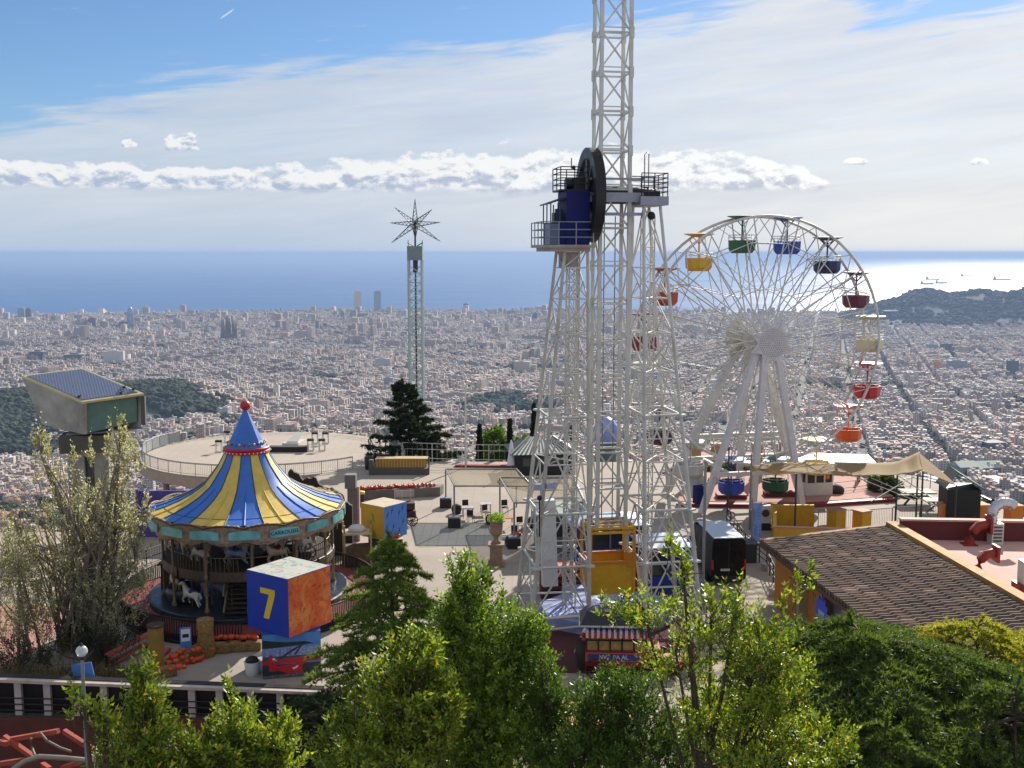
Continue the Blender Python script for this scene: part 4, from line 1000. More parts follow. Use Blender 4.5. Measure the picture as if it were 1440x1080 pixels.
bs = thing('blue_board', 'small tilted blue board behind the globe lamp', 'sign', g, R(-10)); MB().box((0, 0, 0), (.95, .05, .75), 0, tilt=Matrix.Rotation(R(-12), 3, 'Y')).build('board', M('board_blue', '#4d7cc0', .5, var=.1), bs); MB().tube((0, .05, -1.6), (0, .05, 0), .04).build('post', dk, bs)
# red stair ramps on the left, descending to the yard
rr_ = M('ramp_red', '#a8564a', .8, var=.15)
for a, b_, lab in (((150, 922), (212, 890), 'upper red stair rail left of the carousel'), ((150, 936), (206, 905), 'lower red stair rail left of the carousel'), ((208, 938), (236, 912), 'short red hand rail beside the yellow column'), ((8, 958), (62, 934), 'red sloping plank at the far left behind the rail')):
    A = P(*a, 48.); Bq = P(*b_, 50.); o = MB().bar(A, Bq, .32, .12); t = thing('red_stair_rail', lab, 'rail', (A.x, A.y, 0)); o.build('rail', rr_, t, True); MB().bar((Bq.x, Bq.y, 0), Bq, .1).build('post', MATS['rail_dark'], t, True); MB().bar((A.x, A.y, -.1), A, .1).build('post', MATS['rail_dark'], t, True)
g = G(238, 960, 0); tag(MB().bx(g.x-3.5, g.x-2.2, 44.2, 44.35, 0, 1.0).bx(g.x-4, g.x-3.9, 44, 50, 0, .8).build('kerb_wall', M('kerb_dark', '#4a4038', .9)), 'low dark kerb wall inside the plaza rail', 'wall')
# purple hoarding behind the carousel
tag(MB().bx(-24.6, -17.5, 71.0, 71.2, 0, 3.1).bx(-24.7, -24.5, 70.9, 71.3, 0, 3.2).build('purple_wall', M('purple_paint', '#4a3f86', .7, var=.12)), 'plain purple wall behind the left of the carousel', 'wall')
fence('side_fence', 'thin fence on the paving left of the carousel', [(-23.8, 57.5, 0), (-22.5, 63, 0), (-20, 68, 0)], 1.0, 'rail_dark', 1.5, (1., .5), .2)
xs = [405+i*3. for i in range(31)]; V = [P(x, 664+.2*(x-405)+.0035*(x-405)**2+4*math.sin(x*.21)+2*math.sin(x*.55), 66.5) for x in xs]
tag(MB().plate(V+[Vector((V[-1].x, 66.5, 0)), Vector((V[0].x, 66.5, 0))], (0, .25, 0)).build('carved_screen', M('screen_dark', '#2a211a', .8, var=.4, scale=3)), 'dark brown screen wall with a wavy carved top behind the right of the carousel', 'screen')
g = G(497, 760); tg = thing('ticket_gate', 'narrow grey and pink gate pillar at the right of the carousel', 'pillar', g)
MB().bx(-.3, .3, -.3, .3, 0, 3.5).bx(-.45, .25, -.35, .35, 3.5, 4.4).build('pillar', M('gate_grey', '#6e6a66', .7, var=.15), tg); MB().bx(.31, .45, -.2, .2, 0, 3.6).build('pink_strip', M('gate_pink', '#b98d88', .6), tg)

# ---- concrete tower with the solar roof
P1 = P(116, 568, 68.); P2 = P(203, 556, 69.6); P4 = P(31, 531, 71.2); P3 = P2+P4-P1
conc = M('raw_concrete', '#9a988d', .9, var=.2, scale=.8, bump=.3, dirt='#55544c'); conc2 = M('concrete_dark', '#54524a', .9, var=.2, scale=.8)
yt = M('roof_trim_yellow', '#bdb07c', .6, var=.1)
so = thing('solar_tower', 'concrete lift tower with a tilted blue solar roof at the left', 'tower', (P1.x-.5, P1.y+2, -9))
nrm = (P2-P1).cross(P4-P1).normalized()
if nrm.z < 0: nrm = -nrm
def lerp2(a, b_): return P1+(P2-P1)*a+(P4-P1)*b_
dz = Vector((0, 0, -1))
# tapering head
lo = [lerp2(.02, .03), lerp2(.95, .03), lerp2(.95, .72), lerp2(.02, .72)]
zb = P(85, 606, 69.5).z
Vt = [P1, P2, P3, P4]; Vb = [Vector((p.x, p.y, zb+.1*i)) for i, p in enumerate(lo)]
hd = MB(); hd.add([p for p in Vt]+Vb, [(0, 3, 7, 4), (1, 5, 6, 2), (2, 6, 7, 3), (4, 7, 6, 5)]); 
q0, q1 = P1, P2; zl = P(200, 590, 69).z
hd.plate([P1, lerp2(.06, 0), Vb[0]+(Vb[1]-Vb[0])*.06, Vb[0]], (.0, .12, 0)); hd.build('head', conc, so, True)
gr_ = MB(); gr_.plate([lerp2(.05, .06)+dz*.12, lerp2(.93, .06)+dz*.12, lerp2(.93, .06)+dz*1.75, lerp2(.05, .06)+dz*2.05], (-.02, .1, 0)); gr_.build('green_panel', M('green_panel', '#557568', .5, var=.1), so, True)
MB().plate([lerp2(.93, .0)+dz*.1, lerp2(1., 0)+dz*.1, lerp2(1., .0)+dz*1.95, lerp2(.93, .0)+dz*1.85], (-.05, .4, 0)).build('side_fin', conc2, so, True)
def m_solar():
    m = bpy.data.materials.new('solar_cells'); m.use_nodes = True; t = NT(m.node_tree); t.n.clear()
    b = t.node('ShaderNodeBsdfPrincipled'); o = t.node('ShaderNodeOutputMaterial'); t.l.new(b.outputs[0], o.inputs[0])
    v = t.node('ShaderNodeTexCoord').outputs['Object']; br = t.node('ShaderNodeTexBrick'); mp = t.node('ShaderNodeMapping'); t.l.new(v, mp.inputs[0])
    mp.inputs['Rotation'].default_value = (0, 0, -math.atan2((P2-P1).y, (P2-P1).x)); t.l.new(mp.outputs[0], br.inputs[0]); br.inputs['Scale'].default_value = 1.; br.offset = 0.
    br.inputs['Brick Width'].default_value = .17; br.inputs['Row Height'].default_value = .17; br.inputs['Mortar Size'].default_value = .012
    br.inputs[1].default_value = lin('#454f68')+(1,); br.inputs[2].default_value = lin('#4d5872')+(1,); br.inputs[3].default_value = lin('#8d97ad')+(1,)
    t.put(b.inputs['Base Color'], br.outputs[0]); b.inputs['Roughness'].default_value = .28; return m
sr = MB(); sr.plate([p for p in (P1, P2, P3, P4)], nrm*.14); sro = sr.build('roof_slab', yt, so, True)
MB().plate([lerp2(.05, .05)+nrm*.145, lerp2(.95, .05)+nrm*.145, lerp2(.95, .96)+nrm*.145, lerp2(.05, .96)+nrm*.145], nrm*.03).build('solar_panel', m_solar(), sro, True)
pgn = M('pigeon_dark', '#22262e', .7)
for a, b_ in ((.88, .2), (.93, .1), (.66, .04), (.05, .1)):
    p = lerp2(a, b_)+nrm*.2; mbp = MB(); mbp.sphere(p+Vector((0, 0, .08)), .1, 8, 6, sz=.8); mbp.sphere(p+Vector((.1, 0, .17)), .05, 6, 5); mbp.bar(p+Vector((-.08, 0, .08)), p+Vector((-.24, 0, .02)), .07, .03)
    tag(mbp.build('pigeon', pgn), 'small dark pigeon perched on the edge of the solar roof', 'bird', 'pigeons on the solar roof')
c0 = (lo[0]+lo[2])/2
sh = MB(); sh.box((c0.x-.9, c0.y, (zb-.1-9)/2), (1.0, 1.8, zb-.1+9), .2); sh.box((c0.x+.55, c0.y+.4, (zb-.1-9)/2), (.9, 1.6, zb-.1+9), .2); sh.build('shaft', conc, so, True)
MB().box((c0.x-.2, c0.y-.3, zb-.75), (3.0, 2.0, 1.1), .2).build('neck', conc2, so, True)
MB().box((c0.x-.15, c0.y+.3, (zb-1.4-9)/2), (.5, 1.2, zb-1.4+9), .2).build('glazed_slot', M('slot_glass', '#3d4a4c', .2), so, True)

# ---- furniture on the round terrace
M('seat_dark', '#2a1c1a', .6); whitep = M('white_plastic', '#c9c6bf', .5, var=.06)
def chair(label, loc, rz=0., group='chairs', seatm='seat_dark', legm='rail_steel'):
    t = thing('chair', label, 'chair', loc, rz, group)
    MB().bx(-.22, .22, -.22, .22, .43, .48).build('seat', MATS[seatm], t); MB().box((0, .22, .75), (.44, .04, .42)).build('backrest', MATS[seatm], t)
    for x in (-.2, .2):
        MB().tube((x, -.2, 0), (x, -.2, .44), .018).build('leg', MATS[legm], t); MB().tube((x, .22, 0), (x, .22, .95), .018).build('leg', MATS[legm], t)
    return t
def viewer(label, loc, rz=0., w=.3):
    t = thing('viewing_bench', label, 'bench', loc, rz, 'open frame stands on the round terrace')
    MB().bx(-w, w, -.2, .2, .95, 1.15).build('top', MATS['seat_dark'], t)
    for x in (-w+.04, w-.04): MB().tube((x, -.2, 0), (x, -.2, .95), .035).tube((x, .2, 0), (x, .2, .95), .035).build('leg', MATS['rail_white'], t)
    MB().bx(-w, w, -.4, .4, 0, .03).build('foot_plate', M('plate_grey_brown', '#6a6258', .8), t)  # thin grey-brown plate under the legs
    return t
for x, y, lab in ((308, 636, 'dark topped stand at the left of the terrace, front one'), (320, 622, 'dark topped stand at the left of the terrace, rear one'), (437, 634, 'dark topped stand of the right four, front left'), (453, 634, 'dark topped stand of the right four, front right'), (443, 624, 'dark topped stand of the right four, rear left'), (458, 624, 'dark topped stand of the right four, rear right')):
    g = G(x, y); viewer(lab, (g.x, g.y, .012))
g = G(411, 627); tag(MB().plate([(g.x-1.0, g.y, .02), (g.x+.6, g.y, .02), (g.x+.9, g.y+2.4, .02), (g.x-.2, g.y+2.4, .02)], (0, 0, .25)).plate([(g.x-.6, g.y+.3, .275), (g.x+.5, g.y+.3, .275), (g.x+.7, g.y+2.2, .9), (g.x, g.y+2.2, .9)], (0, 0, .1)).build('white_hatch', whitep), 'white raised hatch in the middle of the round terrace', 'hatch')
g = G(405, 636); tag(MB().bx(g.x-3.0, g.x+1.8, g.y, g.y+.9, .02, .5).bx(g.x-3.8, g.x-2, g.y-.9, g.y-.1, .02, .35).build('dark_bench', M('bench_black', '#211a17', .7)), 'long dark low bench on the round terrace behind the carousel', 'bench')
# ================================================================== observation tower, big wheel, drop tower
white = M('steel_white', '#c2c0ba', .5, 0, .1, 1.2, dirt='#8d846c'); whited = M('steel_white_worn', '#b9b5aa', .6, 0, .12, 1.2, dirt='#8a7358')
navy = M('cab_navy', '#101a5a', .55, var=.1, spec=.2); black = M('black_steel', '#121113', .45, .2, .2); grey = M('grey_steel', '#77797a', .5, .3, .12)
tw = thing('observation_tower', 'white lattice observation tower with a swinging arm, navy machine cab and yellow basket', 'ride tower', (4.85, 54.6, 0), R(9.5))
AXZ = 21.4
# the arm
arm = MB(); hw = .72; z0, z1 = 5.1, 39.0; pz = 1.84
armo = None
for sx in (-1, 1):
    for sy in (-1, 1):
        m_ = MB().bar((sx*hw, sy*hw, z0), (sx*hw, sy*hw, z1), .17 if sy < 0 else .15)
        k = 0
        while z0+k*pz < z1: m_.box((sx*(hw+.02), sy*(hw+.02), z0+k*pz), (.2, .2, .5)); k += 1
        o = m_.build('arm_chord', white, tw)
br = MB(); k = 0; z = z0
while z < z1-.5:
    zt = min(z+pz, z1)
    for sy in (-1, 1):
        br.bar((-hw, sy*hw, z), (hw, sy*hw, z), .085); br.bar((-hw, sy*hw, z+.22), (hw, sy*hw, z+.22), .05)
        s = 1 if sy < 0 else -1
        br.bar((-hw*s, sy*hw, zt), (hw*s, sy*hw, z), .075)
    for sx in (-1, 1):
        br.bar((sx*hw, -hw, z), (sx*hw, hw, z), .075); s = 1 if k % 2 else -1
        br.bar((sx*hw, -hw*s, z), (sx*hw, hw*s, zt), .065)
    z += pz; k += 1
br.build('arm_bracing', white, tw)
# counter cables down the arm
for x in (-.3, .25): MB().tube((x, .1, z0), (x, .1, AXZ-1), .03, n=5).build('cable', grey, tw)
# pylons
def pylon(s, ztop):
    """s=-1 left, +1 right: inner legs upright, outer legs raked, narrowing upwards"""
    def corner(o, b, z):
        f = z/ztop
        xi = 1.42-.04*f; xt = 2.2 if s > 0 else 2.5; xo = 4.35-(4.35-xt)*min(1, f)
        yy = (2.1-1.15*f)*b
        return Vector((s*(xo if o else xi), yy, z))
    for o in (0, 1):
        for b in (-1, 1):
            m_ = MB(); m_.tube(corner(o, b, 0), corner(o, b, ztop), .108, .08, 8); m_.box(tuple(corner(o, b, .06)), (.5, .5, .12)); m_.build('pylon_leg', white if s > 0 else whited, tw)
    lev = [0.9, 3.4, 6.0, 8.4, 10.7, 12.8, 14.7, 16.4, 17.9, ztop]
    bb = MB()
    for i, z in enumerate(lev):
        C4 = [corner(0, -1, z), corner(1, -1, z), corner(1, 1, z), corner(0, 1, z)]
        w = .11 if i in (1, 2, 4) else .062
        for j in range(4): bb.tube(C4[j], C4[(j+1) % 4], w*.6, n=6)
        if i < len(lev)-1:
            z2 = lev[i+1]; D4 = [corner(0, -1, z2), corner(1, -1, z2), corner(1, 1, z2), corner(0, 1, z2)]
            zm = (z+z2)/2
            for j in range(4):
                a, b_, c, d = C4[j], C4[(j+1) % 4], D4[j], D4[(j+1) % 4]
                if i < 5:
                    mid = (c+d)/2; bb.tube(a, mid, .045, n=6); bb.tube(b_, mid, .045, n=6)
                    bb.tube((a+c)/2, (a+mid)/2, .035, n=5); bb.tube((b_+d)/2, (b_+mid)/2, .035, n=5)
                    bb.tube((a+c)/2, (b_+d)/2, .03, n=5)
                else:
                    if (i+j) % 2: bb.tube(a, d, .038, n=6)
                    else: bb.tube(b_, c, .038, n=6)
                    if i < 8: bb.tube((b_ if (i+j) % 2 else a), ((c if (i+j) % 2 else d)+(b_ if (i+j) % 2 else a))/2, .035, n=5)
            # gusset plates
            if i in (1, 2, 4):
                for q in C4: bb.box(tuple(q), (.42, .42, .1), .5)
            for q in (0, 1): bb.tube(D4[q], D4[q+2], .03, n=5)
    bb.build('pylon_bracing', white, tw)
pylon(-1, 18.86); pylon(1, 20.9)
for s in (-1, 1):
    cg = MB(); h1 = 18.4 if s < 0 else 20.4; pv0 = None
    for x in (1.75, 2.25):
        for y in (-.35, .35): cg.tube((s*x, y, .1), (s*(x-.12), y, h1), .035, n=5)
    z = .2; k = 0
    while z < h1-.9:
        for (xa, ya), (xb, yb) in (((1.75, -.35), (2.25, -.35)), ((2.25, -.35), (2.25, .35)), ((1.75, .35), (2.25, .35))):
            f0 = z/h1*.12; f1 = (z+.85)/h1*.12; cg.tube((s*(xa-f0), ya, z), (s*(xb-f0), yb, z), .022, n=4)
            if k % 2: xa, xb, ya, yb = xb, xa, yb, ya
            cg.tube((s*(xa-f0), ya, z), (s*(xb-f1), yb, z+.85), .022, n=4)
        z += .85; k += 1
    cg.build('ladder_cage', white, tw)
# ladder and white casing in the left pylon
ld = MB()
for x in (-2.05, -1.7): ld.tube((x, .9, .3), (x, .55, 18.5), .025, n=5)
for i in range(60): ld.tube((-2.05, .9-.35*i/60, .4+i*.3), (-1.7, .9-.35*i/60, .4+i*.3), .016, n=4)
ld.build('ladder', white, tw)
MB().box((-3.1, -.2, 4.2), (.75, .5, 4.4), 0, tilt=Matrix.Rotation(R(-2), 3, 'Y')).build('cable_casing', M('casing_white', '#cfcfcf', .5, var=.05), tw)
# axle, bull wheel, cab
MB().tube((-2.4, 0, AXZ), (2.4, 0, AXZ), .28, n=14).tube((-1.3, 0, AXZ), (1.3, 0, AXZ), .42, n=14).build('axle', black, tw)
MB().bx(-1.4, 1.4, -.95, -.75, AXZ-.35, AXZ+.1).bx(-1.4, 1.4, .75, .95, AXZ-.35, AXZ+.1).bx(-1.4, 1.4, -.9, -.78, AXZ+.7, AXZ+.8).bx(-1.4, 1.4, -.9, -.78, AXZ-1., AXZ-.85).build('cross_beam', M('beam_lilac', '#8e90a0', .5, 0, .1), tw)
wx = -1.06; wr = 2.28
whl = MB(); V = []
prof_ = [(wr, -.24), (wr, .24), (wr-.5, .24), (wr-.55, .05), (.4, .0), (.35, -.12), (.5, -.16), (wr-.6, -.1), (wr-.5, -.24)]
n = 48
for j in range(n):
    a = TAU*j/n
    for r_, x in prof_: V.append((wx+x, r_*math.cos(a), AXZ+r_*math.sin(a)))
K = len(prof_)
whl.add(V, [(j*K+i, j*K+(i+1) % K, ((j+1) % n)*K+(i+1) % K, ((j+1) % n)*K+i) for j in range(n) for i in range(K)], 0, False)
wo_ = whl.build('bull_wheel', black, tw)
sp2 = MB()
for k in range(8): a = TAU*k/8; sp2.bar((wx-.14, .4*math.cos(a), AXZ+.4*math.sin(a)), (wx-.16, (wr-.5)*math.cos(a), AXZ+(wr-.5)*math.sin(a)), .2, .1)
sp2.build('wheel_spokes', M('worn_brass', '#5c5545', .5, .3, .3), wo_)
cz = 19.0
pf = MB(); pf.bx(-3.75, -1.1, -1.35, 1.3, cz-.14, cz).bx(-3.5, -1.3, -1.2, 1.15, cz-.32, cz-.143); pf.tube((-2.1, 0, cz-1.1), (-2.1, 0, cz-.33), .5, n=14)
pf.build('cab_platform', M('platform_rust', '#9c9086', .6, 0, .2, dirt='#8a5a3c'), tw)
cabm = MB(); cabm.bx(-2.45, -1.3, -1.0, 1.0, cz, cz+2.55); cabm.bx(-3.2, -2.46, -.95, .9, cz, cz+1.05); cabm.build('machine_cab', navy, tw)
rfm = MB(); rfm.plate([(-3.35, -1.05, cz+1.9), (-2.47, -1.05, cz+2.2), (-2.47, 1.05, cz+2.2), (-3.35, 1.05, cz+1.9)], (0, 0, .07)); rfm.build('cab_roof', black, tw)
gl = MB(); 
for x, y in ((-3.2, -.93), (-3.2, .88), (-2.85, -.93), (-3.2, 0), (-2.7, .88)): gl.bar((x, y, cz+1.05), (x, y, cz+1.97), .05)
gl.build('window_frame', navy, tw)
MB().bx(-2.9, -2.65, -.3, .3, cz+1.05, cz+1.55).bx(-2.7, -2.55, .2, .6, cz+1.05, cz+1.75).build('control_desk', black, tw)
MB().bx(-3.24, -3.21, -.97, .3, cz+.02, cz+1.0).bx(-3.24, -2.8, -.975, -.955, cz+.02, cz+1.0).build('grey_panel', M('cab_grey_blue', '#566079', .4, 0, .1), tw)
def railing(name, pts, z, h, m, n=4, posts=None):
    mb = MB()
    for k in range(1, n+1): mb.pipe([(x, y, z+h*k/n) for x, y in pts], .026, 5)
    for a, b_ in zip(pts[:-1], pts[1:]):
        L = math.hypot(b_[0]-a[0], b_[1]-a[1]); q = max(1, round(L/.8))
        for i in range(q+1):
            x = a[0]+(b_[0]-a[0])*i/q; y = a[1]+(b_[1]-a[1])*i/q; mb.tube((x, y, z), (x, y, z+h), .028, n=5)
    return mb.build(name, m, tw)
railing('platform_railing', [(-1.2, -1.33), (-3.72, -1.33), (-3.72, 1.27), (-1.2, 1.27)], cz, 1.08, M('rail_galv', '#8b8f99', .4, .4), 3)
MB().bx(-2.75, -1.3, -.9, .9, cz+2.56, cz+2.64).build('upper_deck', black, tw)
railing('upper_railing', [(-1.35, -.92), (-2.72, -.92), (-2.72, .92), (-1.35, .92)], cz+2.64, 1.05, black, 4)
mt_ = MB(); mt_.tube((-2.2, -.9, cz+3.6), (-2.2, -.9, cz+4.1), .025); mt_.sphere((-2.1, -.95, cz+3.65), .1, 8, 6); mt_.build('aerial', black, tw)
MB().bx(-2.0, -1.45, -.7, -.2, cz+2.66, cz+3.2).tube((-2.3, 0, cz+2.9), (-1.5, 0, cz+2.9), .3, n=12).build('drive_motor', black, tw)
# right platform
rz_ = 20.9
MB().bx(1.15, 2.55, -1.2, 1.2, rz_, rz_+.42).build('right_platform', M('beam_lilac', '#8e90a0'), tw)
railing('right_railing', [(1.2, -1.17), (2.5, -1.17), (2.5, 1.17), (1.2, 1.17)], rz_+.42, 1.1, black, 5)
MB().tube((1.3, 0, AXZ), (2.4, 0, AXZ), .42, .3, 12).box((1.6, .4, AXZ+.2), (.6, .6, .5)).build('bearing_motor', black, tw)
MB().pipe([(1.35, -1.1, rz_+.4), (1.35, -1.1, rz_+2.4), (1.45, -1.1, rz_+2.5), (1.55, -1.1, rz_+2.4), (1.55, -1.1, rz_+.4)], .025, 5).build('access_hoop', black, tw)
MB().sphere((1.75, -1.0, rz_-.5), .2, 10, 8).build('horn_speaker', black, tw)
# yellow basket at the foot of the arm
yel = M('basket_yellow', '#d19d12', .5, 0, .1, dirt='#a87a1a')
bk = MB()
bx0, by0 = 1.12, .95
for x in (-bx0, bx0):
    for y in (-by0, by0): bk.bar((x, y, 1.75), (x, y, 5.0), .14)
for z in (5.0, 4.78): 
    for y in (-by0, by0): bk.bar((-bx0, y, z), (bx0, y, z), .13)
    for x in (-bx0, bx0): bk.bar((x, -by0, z), (x, by0, z), .13)
for x in (-.6, 0, .6): bk.bar((x, -by0, 5.04), (x*.9, by0, 5.04), .08)
bko = bk.build('basket_frame', yel, tw)
MB().bx(-bx0, bx0, -by0-.03, -by0+.03, 1.72, 3.15).bx(-bx0, bx0, by0-.03, by0+.03, 1.72, 3.15).bx(-bx0-.03, -bx0+.03, -by0+.04, by0-.04, 1.72, 3.15).bx(bx0-.03, bx0+.03, -by0+.04, by0-.04, 1.72, 3.15).bx(-bx0, bx0, -by0, by0, 1.6, 1.715).build('basket_tub', yel, bko)
MB().bx(-bx0-.06, bx0+.06, -by0-.08, -by0+.04, 3.16, 3.32).bx(-bx0-.06, bx0+.06, by0-.04, by0+.08, 3.16, 3.32).bx(-bx0-.06, -bx0+.05, -by0+.05, by0-.05, 3.16, 3.32).bx(bx0-.05, bx0+.06, -by0+.31, by0-.05, 3.16, 3.32).bx(.75, 1.2, -by0-.12, -by0+.3, 3.0, 3.75).build('basket_rim', M('basket_orange', '#c77e12', .5, 0, .1), bko)
MB().bar((.85, -.6, 3.3), (.85, -.6, 4.75), .3, .12).build('white_post', white, bko)
# struts to the ground
for a, b_ in (((-1.4, -2.1, .9), (-2.7, -4.6, .1)),): MB().tube(a, b_, .07, n=8).build('ground_strut', white, tw)
MB().tube((-1.4, -2.2, 1.0), (-4.3, -2.2, .95), .09, n=8).build('foot_beam', white, tw)
MB().tube((-1.4, -2.2, .5), (-4.3, -2.2, .35), .07, n=8).build('foot_beam', white, tw); MB().tube((1.4, -2.2, 1.0), (4.3, -2.2, .95), .09, n=8).build('foot_beam', white, tw)
# floodlights on the left pylon
for z, x in ((7.4, -3.9),): MB().box((x, -1.75, z), (.5, .25, .3)).box((x+.6, -1.75, z+.05), (.5, .25, .3), .3).build('floodlight', M('lamp_lilac', '#a5a6b8', .4), tw)
MB().sphere((-3.9, -1.95, 6.9), .13, 10, 7).tube((-3.9, -1.95, 5), (-3.9, -1.95, 6.9), .035).build('globe_light', black, tw)

# ---- platform beneath the tower: pale blue star floor and dark red floor
pg = lambda *q: [(G(x, y).x, G(x, y).y) for x, y in q]
struct(MB().prism(pg((720, 872), (960, 868), (985, 925), (950, 950), (735, 945)), 0., .03).build('dark_red_floor', m_ground('dark_red_floor', '#4a1f1e', '#5a2926'), loc=(0, 0, 0)))
bf = thing('boarding_platform', 'pale blue boarding platform with dark star pattern under the tower', 'platform', (4.9, 54.8, 0), R(9.5))
octo = [(3.6*math.cos(TAU*k/8+.39), 3.0*math.sin(TAU*k/8+.39)) for k in range(8)]
lb_ = M('platform_pale_blue', '#8f9dcb', .55, var=.12, scale=2, dirt='#b9bfd8')
MB().prism(octo, .03, .62).build('base', lb_, bf)
for k in range(8):
    a = TAU*k/8; MB().plate([(.5*math.cos(a-.6), .5*math.sin(a-.6), .622), (3.0*math.cos(a), 2.5*math.sin(a), .622), (.5*math.cos(a+.6), .5*math.sin(a+.6), .622)], (0, 0, .004)).build('star_ray', M('star_blue', '#3a459a', .5, var=.15), bf)
MB().box((0, 3.3, .4), (3.2, 1.2, .75)).build('step_block', lb_, bf)
# ticket cabins and benches seen through the lattice
def kiosk(name, label, loc, rz, w, d, h, frame, roofm, wallm, glassm=None, roof_h=.5, over=.25):
    t = thing(name, label, 'kiosk', loc, rz)
    gm_ = glassm or M('kiosk_glass', '#2a3238', .12, 0, .1)
    MB().bx(-w/2, w/2, -d/2, d/2, 0, h*.42).build('wall', wallm, t)
    MB().bx(-w/2+.06, w/2-.06, -d/2+.06, d/2-.06, h*.42, h*.95).build('window', gm_, t)
    f = MB()
    for x in (-w/2, 0, w/2):
        for y in (-d/2, d/2): f.bar((x, y, h*.42), (x, y, h), .09)
    f.bx(-w/2-.05, w/2+.05, -d/2-.05, d/2+.05, h*.93, h*1.0); f.build('frame', frame, t)
    e = over; V = [(-w/2-e, -d/2-e, h+.003), (w/2+e, -d/2-e, h+.003), (w/2+e, d/2+e, h+.003), (-w/2-e, d/2+e, h+.003), (-w*.12, 0, h+roof_h), (w*.12, 0, h+roof_h)]
    rfx = MB(); rfx.add(V, [(0, 1, 5, 4), (1, 2, 5), (2, 3, 4, 5), (3, 0, 4), (3, 2, 1, 0)]); rfx.build('roof', roofm, t)
    tr_ = MB(); tr_.pipe([V[0], V[1], V[2], V[3]], .07, 4, closed=True); tr_.build('roof_trim', frame, t)
    return t
bluef = M('kiosk_blue', '#27389a', .5, var=.1); paleroof = M('roof_pale_blue', '#b3c0d8', .45, .1, .1, dirt='#8d99b5')
g = G(936, 842); kiosk('blue_kiosk', 'blue framed ticket kiosk with a pale hipped roof beside the black van', (g.x, g.y+1.6, 0), R(8), 2.4, 2.6, 2.75, bluef, paleroof, bluef)
g = G(855, 795); kiosk('glass_kiosk', 'low glazed kiosk with a pale roof behind the yellow basket', (g.x, g.y+1.6, 0), R(5), 4.4, 3.0, 2.4, grey, paleroof, bluef)
g = G(795, 780); kiosk('snack_kiosk', 'greenish glazed snack kiosk behind the left pylon', (g.x, g.y+1.6, 0), R(5), 3.6, 2.6, 2.5, MATS['rail_white'], M('roof_pale_green', '#9fb0a6', .5, var=.1), M('kiosk_green', '#6f8078', .5))
ob = M('bench_orange', '#b0552a', .6, var=.15); 
g = G(788, 838); bt = thing('stacked_bench', 'orange and maroon slatted bench stack at the left pylon', 'bench', (g.x, g.y, 0), R(4))
for k in range(5): MB().bx(-1.1, 1.1, -.5, .5, .15+k*.36, .33+k*.36).build('slat', ob if k > 2 else M('bench_maroon', '#5a2320', .6), bt)
for x in (-1.05, 1.05): MB().bx(x-.05, x+.05, -.52, .52, 0, 1.95).build('end_board', M('bench_maroon', '#5a2320'), bt)
g = G(925, 838); sbx = thing('striped_booth', 'red and white striped booth behind the right pylon', 'booth', (g.x-1.4, g.y+.4, 0), R(8))
sm_ = MB()
for k in range(8): sm_.bx(-.8+k*.2, -.8+k*.2+.198, -.5, .5, .0, 1.7, k % 2)
sm_.build('striped_wall', [M('stripe_red', '#8e2730', .6), M('stripe_white', '#c9c2bc', .6)], sbx); MB().bx(-.9, .9, -.6, .6, 1.703, 1.82).build('top', bluef, sbx)

# ---- red popcorn wagon with an awning
g = G(878, 958); wg = thing('snack_wagon', 'red snack wagon with black roof, striped awning and spoked wheels', 'wagon', (g.x-.3, g.y+1.1, 0), R(-3))
wred = M('wagon_red', '#9a1a1c', .45, var=.12)
MB().bx(-1.35, 1.45, -.8, .8, .55, 1.25).build('body', wred, wg); MB().bx(-1.3, 1.3, -.68, .75, 1.25, 2.25).build('window', M('wagon_cream', '#b59a5c', .5, var=.3, scale=3), wg)
f = MB()
for x in (-1.3, -.78, -.26, .26, .78, 1.3): f.bar((x, -.72, 1.25), (x, -.72, 2.25), .07)
f.bar((-1.3, -.72, 1.7), (1.3, -.72, 1.7), .05); f.build('frame', wood, wg)
rb_ = MB(); V = [(-1.6, -1.05, 2.45), (1.6, -1.05, 2.45), (1.6, 1.0, 2.45), (-1.6, 1.0, 2.45), (-1.3, -.4, 2.9), (1.3, -.4, 2.9), (1.3, .45, 2.9), (-1.3, .45, 2.9)]
rb_.add(V, [(0, 1, 5, 4), (1, 2, 6, 5), (2, 3, 7, 6), (3, 0, 4, 7), (4, 5, 6, 7), (3, 2, 1, 0)]); rb_.build('roof', M('roof_black', '#26272a', .35, .2), wg)
MB().pipe([(-1.62, -1.07, 2.44), (1.62, -1.07, 2.44), (1.62, 1.02, 2.44), (-1.62, 1.02, 2.44)], .05, 5, closed=True).build('roof_edge', M('stripe_white', '#c9c2bc'), wg)
aw = MB()
for k in range(22):
    x0 = -1.35+k*.1227; c_ = k % 2; c2 = 2 if k % 2 else 1
    aw.plate([(x0, -.82, 2.34), (x0+.12, -.82, 2.34), (x0+.12, -1.12, 2.2), (x0, -1.12, 2.2)], (0, 0, .02), 2 if c_ else 1)
    aw.plate([(x0, -1.125, 2.2), (x0+.12, -1.125, 2.2), (x0+.12, -1.14, 1.98), (x0+.06, -1.14, 1.93), (x0, -1.14, 1.98)], (0, -.012, 0), 0 if c_ else 1)
aw.build('awning', [M('stripe_red2', '#b3262a', .6), M('stripe_white', '#c9c2bc'), M('stripe_blue', '#2b3f9a', .6)], wg)
sgn = MB().bx(-1.35, 1.1, -.88, -.83, .8, 1.2).build('sign_board', M('sign_orange', '#b5562e', .5), wg)
sb2 = MB().bx(-1.25, 1.0, -.895, -.881, .86, 1.14).build('sign_panel', M('sign_deep_blue', '#2c3c94', .5), sgn)
